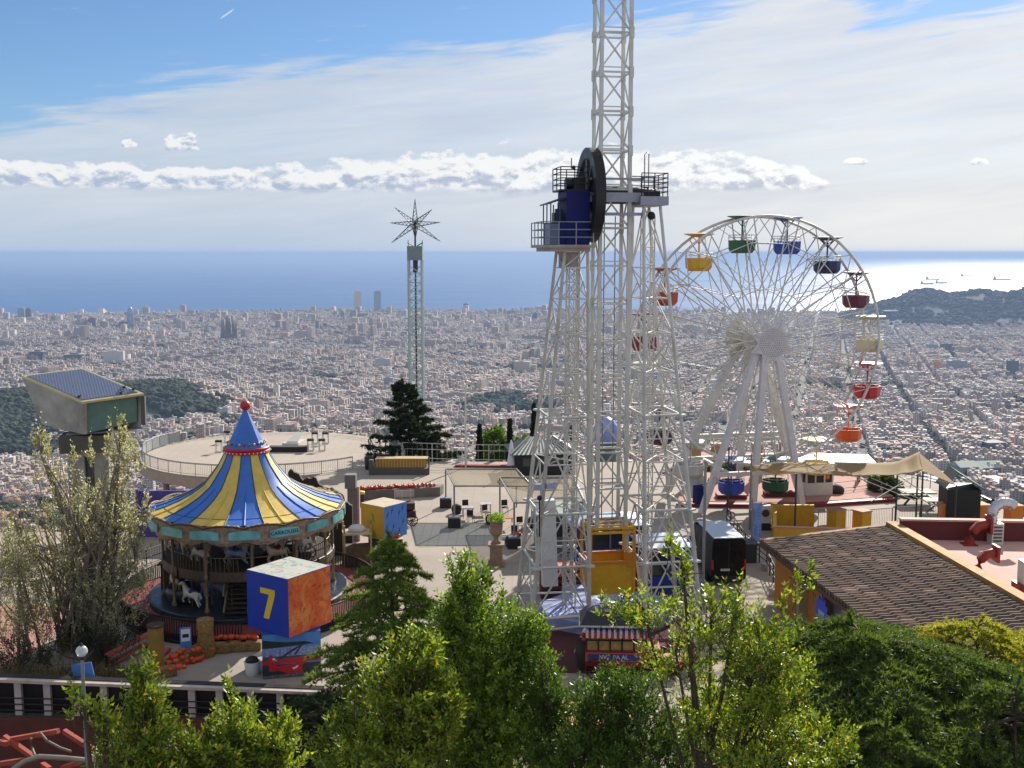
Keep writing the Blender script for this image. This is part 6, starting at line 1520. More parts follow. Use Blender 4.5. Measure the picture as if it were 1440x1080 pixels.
# closed white parasol and striped-roof pavilion
p = thing('closed_parasol', 'folded white parasol at the corner of the striped pavilion', 'parasol', G(719, 668))
MB().tube((0, 0, 0), (0, 0, 3.0), .04).build('pole', MATS['rail_steel'], p); MB().lathe((0, 0, 0), [(.05, 3.0), (.14, 2.6), (.28, 1.6), (.36, .9), (.2, .8), (.05, .85)], 10, sm=False).build('fabric', M('parasol_cloth', '#d2d2d6', .8, var=.06), p)
g = G(762, 672); pv_ = thing('striped_pavilion', 'dark pavilion with a hipped green and white striped roof', 'pavilion', (g.x, g.y+3.0, 0), R(6))
MB().bx(-2.4, 2.4, -2.0, 2.0, 0, 1.85).build('wall', M('pavilion_dark', '#191b1c', .6), pv_)
rfx = MB(); W2, D2, zl, zh = 2.9, 2.5, 1.87, 3.0; ap = [(-1.0, 0, zh), (1.0, 0, zh)]
def slope(e0, e1, t0, t1, n, mi0=0):
    for k in range(n):
        a = Vector(e0).lerp(Vector(e1), k/n); b_ = Vector(e0).lerp(Vector(e1), (k+1)/n); c = Vector(t0).lerp(Vector(t1), (k+1)/n); d = Vector(t0).lerp(Vector(t1), k/n)
        rfx.add([a, b_, c, d], [(0, 1, 2, 3)], k % 2 if mi0 == 0 else 0)
slope((-W2, -D2, zl), (W2, -D2, zl), ap[0], ap[1], 30); slope((W2, -D2, zl), (W2, D2, zl), ap[1], ap[1], 26); slope((W2, D2, zl), (-W2, D2, zl), ap[1], ap[0], 30, 1); slope((-W2, D2, zl), (-W2, -D2, zl), ap[0], ap[0], 26, 1)
rfx.build('roof', [M('roof_dark_green', '#27322e', .6, var=.15), M('roof_white_stripe', '#c2c4bd', .6)], pv_)
MB().bar((-W2, -D2, zl+.03), (-1, 0, zh+.03), .14).bar((W2, -D2, zl+.03), (1, 0, zh+.03), .14).build('ridge', M('ridge_grey', '#8f9a95', .5), pv_)
MB().bx(-1.8, 1.5, -2.05, -2.01, .8, 1.5).build('window', M('slot_glass', '#3d4a4c'), pv_)
# small domed building on the slope behind
g = P(852, 622, 150.); dm = thing('domed_building', 'small building with a blue and white dome seen through the tower', 'dome', (g.x, 150, -22), 0)
zb2 = g.z+22; MB().tube((0, 0, 0), (0, 0, zb2), 1.5, n=16).build('drum', M('drum_grey', '#5c646c', .6), dm); MB().lathe((0, 0, zb2), [(1.7, 0), (1.75, .3), (1.9, 1.2), (1.7, 2.2), (1.2, 3.0), (.5, 3.5), (0, 3.6)], 20).build('dome', M('dome_blue_white', '#8b9bd0', .35, var=.3, scale=.6, spots='#cfd2da'), dm)
# ---- black van
g = G(1024, 824); vn = thing('van', 'black delivery van with a pale roof parked right of the tower', 'van', (g.x, g.y, 0), R(-176)+PI)
vb_ = M('van_black', '#0a0b0d', .5, 0, .05, spec=.25)
def rbox(mb, x0, x1, y0, y1, z0, z1, c=.12, mi=0):
    pts = [(x0+c, z0), (x1-c, z0), (x1, z0+c), (x1-.06, z1-c), (x1-c-.06, z1), (x0+c+.06, z1), (x0+.06, z1-c), (x0, z0+c)]
    V = [(x, y0, z) for x, z in pts]+[(x, y1, z) for x, z in pts]; n = len(pts)
    mb.add(V, [tuple(range(n)), tuple(range(2*n-1, n-1, -1))]+[((i+1) % n, i, n+i, n+(i+1) % n) for i in range(n)], mi)
mb = MB(); rbox(mb, -1.0, 1.0, 0, 4.0, .35, 2.72, .16)
pts = [(4.0, .35), (5.6, .35), (5.7, .6), (5.65, 1.15), (4.95, 1.35), (4.35, 2.6), (4.0, 2.7)]
mb.plate([(-.96, y, z) for y, z in pts], (1.92, 0, 0)); mb.build('body', vb_, vn)
MB().bx(-.86, .86, .06, 4.0, 2.722, 2.76).build('roof_panel', M('van_roof_pale', '#a9b6c6', .35, .3, .08), vn)
MB().bx(-.9, -.12, -.012, -.002, 1.35, 2.4).bx(.12, .9, -.012, -.002, 1.35, 2.4).build('rear_window', M('van_glass', '#0a0d10', .3, spec=.3), vn)
MB().bx(-.012, .012, -.016, -.004, .6, 2.5).build('door_seam', M('seam_grey', '#3a3d40', .5), vn); MB().bx(.1, .3, -.05, -.01, 1.16, 1.22).build('door_handle', M('bumper_black', '#17181a', .5), vn)
for x in (-.93, .93): MB().bx(x-.06, x+.06, -.03, .0, .95, 1.5).build('tail_light', M('tail_red', '#b01218', .25), vn)
lpl = MB().bx(-.46, .06, -.03, -.012, .88, 1.0).build('licence_plate', M('plate_white', '#d8d8d4', .4), vn)
tm = MB(); text_mb(tm, '0767 LKR', .1, lambda x, y, d: (-.2+x, -.031-d, .94+y), depth=.002); tm.build('plate_lettering', M('letter_black', '#16161a'), lpl)
MB().bx(-.95, .95, -.1, .02, .38, .58).build('bumper', M('bumper_black', '#17181a', .5), vn)
for x in (-.92, .92):
    for y in (.95, 4.6): MB().tube((x-.12, y, .36), (x+.12, y, .36), .36, n=20).build('wheel', M('tyre', '#0e0e0f', .8), vn)
MB().plate([(-.85, 4.96, 1.37), (.85, 4.96, 1.37), (.75, 4.42, 2.5), (-.75, 4.42, 2.5)], (0, .02, .01)).build('windscreen', M('van_glass', '#0a0d10'), vn)
for s in (-1, 1): MB().box((s*1.12, 4.5, 1.65), (.2, .1, .34)).build('wing_mirror', M('bumper_black', '#17181a'), vn)
# ---- poles, rails and boxes between van and wheel
for x, y, yt_, r_, mt, lab in ((988, 852, 650, .085, 'rail_steel', 'tall grey pole standing left of the black van'), (1054, 745, 640, .07, 'rail_steel', 'grey pole by the blue banner right of the van'), (1023, 722, 630, .06, 'rail_green', 'thin green pole in front of the royal blue gondola'), (1331, 722, 652, .06, 'rail_steel', 'thin grey pole at the right end of the shade sail')):
    g = G(x, y); tp = P(x+1, yt_, g.y); t = thing('metal_pole', lab, 'pole', g); MB().tube((0, 0, 0), (0, 0, tp.z), r_, r_*.85, 8).tube((0, 0, 0), (0, 0, 1.4), r_*1.3, n=8).build('shaft', MATS[mt], t); MB().sphere((0, 0, tp.z), r_*1.2, 8, 5).build('cap', MATS[mt], t)
g = G(1056, 775); bn_ = thing('banner', 'narrow blue and white banner on a post right of the van', 'banner', g); MB().tube((0, 0, 0), (0, 0, 3.4), .05).build('post', MATS['rail_steel'], bn_); MB().bx(.06, .62, -.02, .02, .6, 3.1).build('cloth', M('banner_blue', '#6f8fd0', .6, var=.3, scale=3, spots='#d6dae6'), bn_)
fence('ramp_railing', 'dark railing running down beside the black van', [G(1022, 735), G(1048, 775), G(1078, 800), G(1092, 830)], 1.1, 'rail_dark', 1.5, (1., .7, .4))
g = G(1043, 792); tag(MB().bx(g.x-.8, g.x+.9, g.y, g.y+1.2, 0, 1.1).bx(g.x-.9, g.x+1, g.y-.1, g.y+1.3, 1.103, 1.2).build('green_cabinet', M('cabinet_green', '#25333a', .5)), 'dark green utility cabinet right of the van', 'cabinet')
g = G(1075, 745); ac = thing('air_conditioner', 'small pale air conditioning unit beside the yellow enclosure', 'air conditioner', (g.x, g.y, .5)); MB().bx(-.4, .4, -.2, .2, 0, 1.2).build('casing', whitep, ac); MB().tube((0, -.21, .7), (0, -.23, .7), .26, n=18).build('fan_grille', M('fan_red', '#5a2c2c', .5), ac); MB().bx(-.4, .4, -.2, .2, -.5, -.003).build('plinth', gd, ac)
for i, (x, y, lab) in enumerate(((1100, 835, 'white sun-struck kerb block beside the ramp'), (1068, 742, 'pale cloth bundle left of the air conditioning unit'), (1088, 800, 'pale coping stone beside the dark ramp railing'))):
    g = G(x, y); tag(MB().box((g.x, g.y, .2), (1.6, .5, .4), .6).box((g.x+.2, g.y+.3, .55), (.9, .4, .3), .3).build('kerb_block', M('kerb_pale', '#b0a89c', .8, var=.2)), lab, 'kerb block')
# ---- yellow enclosure wall, piers, fence, booth
yw = M('wall_yellow', '#c79a1e', .7, var=.1, dirt='#a8802a'); ow = M('pier_orange', '#c4731a', .7, var=.1); cap = M('coping_pink', '#b08a7a', .8)
A = G(1087, 778); Bq = G(1152, 752); Cc = G(1086, 745)
en = thing('yellow_enclosure', 'low yellow walled enclosure left of the tiled roof', 'wall', (A.x, A.y, 0))
MB().plate([A, Vector((Bq.x+.5, A.y-.6, 0)), Vector((Bq.x+.5, A.y-.6, 1.6)), A+Vector((0, 0, 1.6))], (.1, .25, 0)).build('front_wall', yw, en, True)
MB().plate([Cc, Vector((Bq.x, Cc.y, 0)), Vector((Bq.x, Cc.y, 1.7)), Cc+Vector((0, 0, 1.7))], (0, .25, 0)).build('back_wall', yw, en, True)
MB().plate([A+Vector((0, .3, 0)), Cc-Vector((0, .05, 0)), Cc+Vector((0, -.05, 1.62)), A+Vector((0, .3, 1.5))], (.25, 0, 0)).build('side_wall', yw, en, True)
MB().plate([A+Vector((-.05, .0, 1.61)), Vector((Bq.x+.5, A.y-.6, 1.61)), Vector((Bq.x+.5, A.y-.25, 1.61)), A+Vector((-.05, .32, 1.61))], (0, 0, .08)).build('coping', cap, en, True)
for x, y, yt_, mt, lab in ((1175, 752, 717, yw, 'yellow and orange pier left of the metal fence, the left one'), (1211, 752, 719, yw, 'yellow and orange pier left of the metal fence, the right one'), (1332, 737, 709, ow, 'orange pier at the left side of the black hut'), (1377, 738, 710, ow, 'orange pier at the right side of the black hut'), (1424, 738, 711, ow, 'orange pier farthest to the right behind the pink roof')):
    g = G(x, y); zt = P(x, yt_, g.y).z; w = .42 if mt is yw else .45; t = thing('pier', lab, 'pier', (g.x, g.y, 0), R(30 if mt is yw else 8), 'painted piers behind the roof')
    MB().bx(-w, w, -w, w, 0, zt).build('shaft', mt, t); MB().bx(-w-.05, w+.05, -w-.05, w+.05, zt+.003, zt+.1).build('cap', M('cap_orange', '#cf8a4a', .8) if mt is ow else cap, t)
    if mt is yw: MB().bx(w+.002, w+.03, -w, w, 0, zt-.01).build('orange_side', M('side_orange', '#c05a1c', .7), t)
fence('patio_fence', 'long metal fence with thin upright bars behind the tiled roof', [G(1150, 748), G(1215, 748), G(1330, 738)], 1.5, 'rail_steel', 2.5, (1.,), .13)
fence('platform_fence', 'low rail fence along the front of the wheel platform', [G(1145, 700), G(1230, 690), G(1282, 680), G(1335, 690)], 1.0, 'rail_steel', 2., (1., .5))
g = G(1150, 703); tb_ = thing('control_booth', 'white control booth with a silver roof and glazed sides by the wheel', 'booth', (g.x, g.y+1.2, .0), R(12))
MB().bx(-1.1, 1.1, -.9, .9, 0, 1.25).build('wall', whitep, tb_); MB().bx(-1.04, 1.04, -.84, .84, 1.25, 2.5).build('window', M('booth_glass', '#26241f', .15, var=.4), tb_)
f = MB()
for x in (-1.07, -.35, .4, 1.07): f.bar((x, -.87, 1.25), (x, -.87, 2.5), .12)
for y in (-.2, .5, .87): f.bar((-1.07, y, 1.25), (-1.07, y, 2.5), .1); f.bar((1.07, y, 1.25), (1.07, y, 2.5), .1)
f.build('frame', whitep, tb_); MB().bx(.55, .85, -.86, -.8, 1.5, 2.3).build('curtain', M('curtain_orange', '#b87a2a', .8), tb_)
rfx = MB()
for k in range(12): x = -1.35+k*.225; rfx.plate([(x, -1.15, 2.55), (x+.21, -1.15, 2.55), (x+.21, 1.1, 2.8), (x, 1.1, 2.8)], (0, 0, .05))
rfx.bx(-1.36, 1.36, -1.1, 1.0, 2.49, 2.545); rfx.build('roof', M('roof_silver', '#b9bec8', .3, .5, .12), tb_)
MB().sphere((1.7, -.4, .5), .6, 10, 7, sz=.8).build('covered_heap', M('heap_dark', '#3a2a2a', .8), tb_)
# shade sail
nx, ny = 26, 8; V = []
top = [(1056, 655, 73), (1120, 650, 76), (1200, 653, 75), (1262, 650, 74), (1292, 636, 73)]; bot = [(1056, 658, 72), (1120, 665, 69), (1200, 669, 68.5), (1262, 668, 68), (1298, 662, 68)]
def interp(l, f):
    f = f*(len(l)-1); i = min(int(f), len(l)-2); a, b_ = P(*l[i]), P(*l[i+1]); return a.lerp(b_, f-i)
for i in range(nx+1):
    for j in range(ny+1):
        p = interp(top, i/nx).lerp(interp(bot, i/nx), j/ny); p.z -= .35*math.sin(PI*j/ny)*(1-.5*i/nx)-.12*math.sin(i*1.3)*math.sin(PI*j/ny); V.append(p)
ss = thing('shade_sail', 'long beige mesh shade sail drawn up to a peak at its right end', 'shade sail', (P(1200, 660, 70).x, 70, 0))
mb = MB(); mb.add(V, [(i*(ny+1)+j, (i+1)*(ny+1)+j, (i+1)*(ny+1)+j+1, i*(ny+1)+j+1) for i in range(nx) for j in range(ny)], 0, True)
pk_ = P(1292, 636, 73); rc = [P(1298, 662, 68), P(1345, 682, 68)]; 
mb.add([pk_, rc[0], rc[1]+Vector((0, 0, 0)), P(1330, 668, 72)], [(0, 1, 2, 3)], 0)
c_ = mb.build('membrane', m_shade('sail_cloth', '#a59272', .4, .12), ss, True); c_.modifiers.new('s', 'SOLIDIFY').thickness = .03
for x, y, Yd in ((1120, 666, 69), (1262, 668, 68), (1298, 662, 68), (1292, 636, 73), (1345, 682, 68)):
    p = P(x, y, Yd); MB().tube((p.x, p.y, 0), p, .07, .06, 8).build('post', MATS['rail_green'], ss, True)
for a, b_ in (((1298, 662, 68), (1225, 705, 66)), ((1345, 682, 68), (1290, 668, 70)), ((1262, 668, 68), (1310, 700, 66)), ((1200, 669, 68.5), (1290, 705, 67)), ((1225, 672, 69), (1318, 712, 67))): MB().tube(P(*a), P(*b_), .03, n=5).build('stay_cable', whitep, ss, True)
for x, y, yt_, c__, lab in ((1186, 672, 660, '#8a6a3a', 'brown post left of the booth under the sail'), (1207, 682, 652, '#6b4a32', 'rust brown post under the middle of the sail'), (1229, 680, 655, '#5a4a36', 'tree trunk like post under the sail, right of the rust one')):
    g = G(x, y); tp = P(x, yt_, g.y); tag(MB().tube(g, (g.x, g.y, tp.z), .16, .13, 9).bx(g.x-.3, g.x+.3, g.y-.3, g.y+.3, 0, .12).build('wooden_post', M('post_'+c__[1:], c__, .8)), lab, 'post')
g = G(1292, 712); tag(MB().bx(g.x-1.2, g.x+1.3, g.y, g.y+1.6, .9, 1.0).bar((g.x-1, g.y+.3, 0), (g.x-.3, g.y+.3, .9), .12).bar((g.x+1, g.y+.3, 0), (g.x+.2, g.y+.3, .9), .12).bx(g.x-1.1, g.x+1.2, g.y+.1, g.y+1.5, .5, .6).build('picnic_table', M('picnic_green', '#47483c', .7, var=.15)), 'dark picnic table behind the metal fence', 'table', 'picnic tables')
g = G(1318, 722); tag(MB().bx(g.x-.8, g.x+.9, g.y, g.y+1.4, .8, .88).bar((g.x-.7, g.y+.3, 0), (g.x+.3, g.y+.3, .8), .1).bar((g.x+.7, g.y+.3, 0), (g.x-.3, g.y+.3, .8), .1).build('picnic_table', M('picnic_green', '#47483c')), 'small cross-legged picnic table near the orange pier', 'table', 'picnic tables')
g = G(1357, 742); hu = thing('black_hut', 'small black hut with a pitched roof between two orange piers', 'hut', (g.x, g.y+1., 0), R(-8))
MB().bx(-1.1, 1.1, -.9, 1.5, 0, 2.6).build('wall', M('hut_black', '#10110f', .6), hu)
rfx = MB(); rfx.plate([(-1.3, -1.0, 2.62), (-.5, -1.0, 3.7), (-.5, 1.6, 3.7), (-1.3, 1.6, 2.62)], (.04, 0, .08)); rfx.plate([(-.45, -1.0, 3.72), (1.3, -1.0, 2.62), (1.3, 1.6, 2.62), (-.45, 1.6, 3.72)], (.02, 0, .08)); rfx.build('roof', M('hut_roof', '#3a4030', .6, var=.2), hu)
lf = thing('lattice_gantry', 'low dark cross-braced gantry beyond the orange piers', 'gantry', (P(1400, 720, 80).x, 80, -2))
mb = MB()
for a, b_ in (((1350, 706), (1376, 696)), ((1376, 696), (1398, 706)), ((1376, 712), (1398, 703)), ((1398, 703), (1420, 716)), ((1398, 728), (1414, 716)), ((1340, 697), (1432, 720)), ((1384, 712), (1402, 703))): mb.bar(P(*a, 82), P(*b_, 80), .14)
mb.build('bracing', MATS['rail_dark'], lf, True)
for x in (1350, 1376, 1398, 1420): q_ = P(x, 705, 81); MB().bar((q_.x, q_.y, -6), q_, .14).build('post', MATS['rail_dark'], lf, True)
# cafe pavilions behind the wheel
g = P(1187, 652, 93); cp = thing('cafe_pavilion', 'small yellow pavilion with a pale flat roof behind the wheel', 'pavilion', (g.x, 93, -2), R(-8))
MB().bx(-1.9, 1.9, -1.6, 1.6, 0, g.z+2+.0).build('wall', M('pavilion_yellow', '#c2a24a', .7, var=.12), cp); MB().bx(-2.3, 2.3, -2, 2, g.z+2.003, g.z+2.5).build('roof', M('roof_pale_green', '#9fb0a6'), cp)
g = P(1125, 650, 94); cp = thing('cream_shed', 'long cream shed with a shallow roof behind the wheel legs', 'shed', (g.x, 94, -2), 0)
MB().bx(-6, 2.5, -1.6, 1.6, 0, g.z+2).build('wall', M('shed_cream', '#b8ab84', .7, var=.1), cp); MB().bx(-6.3, 2.8, -2, 2, g.z+2.003, g.z+2.3).build('roof', M('roof_pale_green', '#9fb0a6'), cp); MB().bx(-5, 1.8, -1.64, -1.6, g.z+.6, g.z+1.6).build('window', M('kiosk_glass', '#2a3238'), cp)
for x, lab in ((978, 'square stone pillar behind the left of the wheel platform'), (1006, 'ochre stone pillar between the left legs of the wheel'), (1064, 'stone pillar behind the right of the royal blue gondola')):
    g = G(x, 676, .3); t = thing('stone_pillar', lab, 'pillar', g); MB().bx(-.35, .35, -.35, .35, 0, 2.9).build('shaft', M('pillar_stone', '#9a8055', .8, var=.15), t); MB().bx(-.45, .45, -.45, .45, 2.903, 3.1).bx(-.5, .5, -.5, .5, 0, .2).build('cap', M('pillar_cap', '#a89678', .8), t)
fence('rear_railing', 'white railing along the rear of the wheel platform', [G(985, 634), G(1165, 628), G(1276, 664)], 1.1, 'rail_white', 2.2, (1., .55))
# ---- tiled building with the flat pink roof
ev, rg = 3.2, 4.1
EA, EB = Vector((13.25, 57.4, ev)), Vector((15.8, 36.0, ev)); RA, RB = Vector((19.9, 57.0, rg)), Vector((21.7, 36.0, rg))
tbld = thing('tiled_building', 'ochre building under a large brown clay tile roof with a yellow parapet', 'building', (17, 46, 0))
MB().plate([(EA.x+.7, EA.y-.5, 0), (EB.x+.7, EB.y, 0), (RB.x, RB.y, 0), (RA.x, RA.y-.3, 0)], (0, 0, ev-.1)).build('wall', M('wall_ochre', '#b5772a', .8, var=.12, dirt='#94632a'), tbld, True)
nu, ppu = 66, 12; nv, ppv = 11, 6
I, J = np.meshgrid(np.arange(nu*ppu+1), np.arange(nv*ppv+1), indexing='ij')
u = I/(nu*ppu); v = J/(nv*ppv)
EAa, EBa, RAa, RBa = map(np.array, (EA, EB, RA, RB))
base = (EAa+(EBa-EAa)*u[..., None])*(1-v[..., None])+(RAa+(RBa-RAa)*u[..., None])*v[..., None]
cell = np.floor(u*nu).astype(int).clip(0, nu-1); row = np.floor(v*nv-1e-6).astype(int).clip(0, nv-1)
jit = RNG.uniform(-.014, .014, (nu, nv)); fr = (v*nv)-row
h_ = .32*np.clip((np.abs(np.sin(PI*u*nu))-.6)*3.2, 0, 1)**.6+.06*(1-fr)+jit[cell, row]*1.3-.1
base[..., 2] += h_
nJ = nv*ppv+1; Vt_ = base.reshape(-1, 3); ii, jj = np.meshgrid(np.arange(nu*ppu), np.arange(nv*ppv), indexing='ij')
Qt = np.stack([ii*nJ+jj, (ii+1)*nJ+jj, (ii+1)*nJ+jj+1, ii*nJ+jj+1], -1).reshape(-1, 4)
pal = np.array([[.15, .095, .07], [.20, .125, .09], [.26, .165, .115], [.10, .07, .055], [.48, .32, .24]]); pick = RNG.choice(5, (nu, nv), p=[.35, .33, .16, .12, .04])
cc = np.ones((Vt_.shape[0], 4)); cc[:, :3] = pal[pick[cell, row]].reshape(-1, 3)*RNG.uniform(.85, 1.1, (Vt_.shape[0], 1)); 
def m_tiles():
    m = bpy.data.materials.new('clay_tiles'); m.use_nodes = True; t = NT(m.node_tree); t.n.clear()
    b = t.node('ShaderNodeBsdfPrincipled'); o = t.node('ShaderNodeOutputMaterial'); t.l.new(b.outputs[0], o.inputs[0])
    at = t.node('ShaderNodeAttribute'); at.attribute_name = 'Col'; v = t.node('ShaderNodeTexCoord').outputs['Object']
    c = t.mix(t.lmap(t.noise(v, 1.2, 6, .7), .3, .7, 0, .5), at.outputs[0], (.12, .10, .085)); c = t.mix(t.math('MULTIPLY', t.sstep(t.noise(v, 9, 4, .7), .6, .7), .4), c, (.30, .28, .2))
    t.put(b.inputs['Base Color'], c); b.inputs['Roughness'].default_value = .85; return m
fast('tile_roof', Vt_, Qt[:, ::-1] if False else Qt, m_tiles(), cols=cc, loc=(17, 46, 0)).parent = tbld
bpy.data.objects['tile_roof'].location = (0, 0, 0)
MB().bar(RA+Vector((.2, .2, .18)), RB+Vector((.2, 0, .18)), .55, .4).build('ridge_parapet', M('parapet_yellow', '#a98242', .8, var=.2, dirt='#7d6236'), tbld, True)
MB().bar(EA+Vector((0, .1, .1)), RA+Vector((0, .1, .12)), .3, .22).build('verge', M('verge_brown', '#8a6640', .8, var=.15), tbld, True)
MB().bar(EA+Vector((-.02, 0, -.04)), EB+Vector((-.02, 0, -.04)), .12, .14).build('gutter', M('gutter_brown', '#5c3f30', .6), tbld, True)
# orange arches and bays along the side
for i, f_ in enumerate((.22, .36, .47, .58, .70, .84)):
    p = EA.lerp(EB, f_); MB().bx(p.x+.25, p.x+.9, p.y-.3, p.y+.3, 0, ev-.12).build('column', M('column_stone', '#a08a6a', .8, var=.15) if i % 2 == 0 else M('column_orange', '#c4781f', .7, var=.1), tbld, True)
for f0, f1, mname, hx in ((.37, .455, 'bay_lilac', '#a7a6c6'), (.60, .69, 'bay_green', '#7f9486')):
    a = EA.lerp(EB, f0); b_ = EA.lerp(EB, f1); MB().plate([(a.x+.62, a.y, .05), (b_.x+.62, b_.y, .05), (b_.x+.62, b_.y, ev-.7), (a.x+.62, a.y, ev-.7)], (.05, 0, 0)).build('shop_bay', M(mname, hx, .4, var=.15), tbld, True)
p = EA.lerp(EB, .65); bz = MB().plate([(p.x+.55, p.y+.55, 1.2), (p.x+.55, p.y-.55, 1.2), (p.x+.55, p.y-.55, 1.75), (p.x+.55, p.y+.55, 1.75)], (.04, 0, 0)).build('blue_sign', M('sign_blue2', '#2c4ab0', .5), tbld, True)
p = EA.lerp(EB, .40); ro = thing('blue_rosette', 'blue flower-shaped sign hanging at the eave of the tiled building', 'sign', (p.x-.12, p.y, ev-1.85), R(-84))
rp = []
for k in range(24): a = TAU*k/24; r_ = .62 if k % 2 else .82; rp.append((r_*math.cos(a), 0, .9+r_*math.sin(a)))
MB().plate(rp, (0, .06, 0)).build('rosette', M('rosette_blue', '#1f46c4', .4, var=.12), ro); MB().plate([(-.35, -.008, .8), (.35, -.008, .8), (.35, -.008, 1.0), (-.35, -.008, 1.0)], (0, .006, 0)).build('pale_band', M('band_pale', '#8fa6e0', .5), ro); MB().bar((0, .03, 1.6), (0, .03, 1.75), .05).build('hook', MATS['rail_dark'], ro)
# pink roof
pr = thing('pink_roof_building', 'low building with a pale pink flat roof and dark red parapets', 'building', (26, 46, 0))
rzp = 3.7; X0a, X0b, X1 = RA.x+.5, RB.x+.5, 34.
MB().prism([(X0a, 56.4), (X0b, 36), (X1, 36), (X1, 55.4)], 0, rzp).build('roof_slab', m_ground('pink_roof', '#c49c90', '#d0a99c'), pr, True)
MB().plate([(X0a, 56.4, 0), (X1, 55.4, 0), (X1, 55.4, rzp+1.0), (X0a, 56.4, rzp+1.0)], (0, .35, 0)).build('parapet', M('parapet_red', '#62211f', .75, var=.15, dirt='#542030'), pr, True)
MB().plate([(X0a-.05, 56.35, rzp+1.003), (X1, 55.35, rzp+1.003), (X1, 55.8, rzp+1.003), (X0a-.05, 56.8, rzp+1.003)], (0, 0, .1)).build('parapet_coping', M('coping_pale', '#c0978a', .8, var=.12), pr, True)
# ducts
def duct(label, x, y, mat_, s=1., flip=1, flex=False):
    g = G(x, y, rzp); t = thing('roof_duct', label, 'duct', (g.x, g.y, rzp), 0)
    pts = [(-.75*s*flip, 0, .0), (-.72*s*flip, 0, .25*s), (-.6*s*flip, 0, .6*s), (-.35*s*flip, 0, .85*s), (0, 0, .95*s), (.12*s*flip, 0, .95*s)]
    MB().pipe(pts, .22*s, 12).build('bend', mat_, t); MB().bx(.1*s*flip-.06, .1*s*flip+.06, -.35*s, .35*s, .55*s, 1.3*s).build('flange', mat_, t); MB().bx(-1.05*s*flip, -.45*s*flip, -.3*s, .3*s, 0, .06).build('base', mat_, t)
    return t
rdm = M('duct_red', '#8a2418', .5, var=.15)
duct('dark red curved roof duct near the parapet', 1386, 766, rdm, 1.15); duct('dark red curved roof duct in the middle of the pink roof', 1396, 805, rdm, 1.0)
g = G(1399, 764, rzp); sdt = thing('silver_duct', 'silver ribbed flexible duct bending out of a white fan box', 'duct', (g.x, g.y, rzp))
MB().bx(-.3, .3, -.3, .3, 0, 1.1).build('fan_box', whitep, sdt)
gb2 = MB()
for k in range(5): gb2.bx(-.22, .22, -.315, -.303, .15+k*.18, .25+k*.18)
gb2.build('grille', M('grille_dark', '#55534f', .6), sdt)
pts = [(-.2, 0, 1.1), (-.25, 0, 1.5), (-.1, 0, 1.9), (.25, 0, 2.15), (.7, 0, 2.1), (.95, 0, 1.9)]; pp2 = []; rr2 = []
for i in range(len(pts)-1):
    for k in range(5):
        f_ = k/5; pp2.append(tuple(pts[i][q]+(pts[i+1][q]-pts[i][q])*f_ for q in range(3))); rr2.append(.29 if k % 2 else .25)
MB().pipe(pp2, rr2, 14).build('flexible_duct', M('duct_silver', '#b9bcc0', .25, .8, .1), sdt)
g = G(1443, 835, rzp); wbx = thing('roof_vent_box', 'white vent box on a red base at the right edge of the pink roof', 'vent', (g.x, g.y, rzp)); MB().bx(-.5, .9, -.4, .4, 0, .5).build('base', rdm, wbx); MB().bx(-.3, .9, -.3, .3, .503, 1.5).build('box', whitep, wbx)
# white hatchback and orange barrier glimpsed through the trees
g = G(1168, 1012); cr_ = thing('white_car', 'white hatchback glimpsed between the foreground trees', 'car', (g.x, g.y, 0), R(-75))
pts = [(-2.0, .3), (2.0, .3), (2.05, .75), (1.2, .9), (.6, 1.4), (-1.3, 1.45), (-1.9, .95), (-2.05, .6)]
MB().plate([(x, -.82, z) for x, z in pts], (0, 1.64, 0)).build('body', M('car_white', '#cfd4d8', .25, var=.03), cr_)
MB().plate([(.62, -.83, 1.3), (1.05, -.83, .95), (-1.6, -.83, .98), (-1.2, -.83, 1.34)], (0, -.01, 0)).plate([(1.18, -.7, .94), (1.18, .7, .94), (.66, .62, 1.38), (.66, -.62, 1.38)], (.02, 0, .015)).build('window', M('van_glass', '#0a0d10'), cr_)
for x in (-1.3, 1.3):
    for y in (-.78, .78): MB().tube((x, y-.1, .32), (x, y+.1, .32), .32, n=18).build('wheel', M('tyre', '#0e0e0f'), cr_)
g = G(1135, 1002); tag(MB().bx(g.x-.5, g.x+.6, g.y, g.y+.12, .25, 1.15).bar((g.x-.4, g.y+.05, 0), (g.x-.4, g.y+.05, .25), .1).bar((g.x+.5, g.y+.05, 0), (g.x+.5, g.y+.05, .25), .1).build('orange_barrier', M('barrier_orange', '#d2691c', .5)), 'orange barrier board beside the white car', 'barrier')
g = G(835, 1032); stl = thing('fruit_stall', 'low stall with yellow and pink panels glimpsed below the trees', 'stall', (g.x, g.y, 0), R(25)); MB().bx(-1.2, 1.2, -.7, .7, 0, .7).build('base', M('stall_pink', '#b5716a', .6), stl); MB().plate([(-1.3, -.8, .72), (1.3, -.8, .72), (1.2, .8, 1.2), (-1.2, .8, 1.2)], (0, 0, .04)).build('yellow_top', M('stall_yellow', '#c9962a', .6, var=.15), stl)
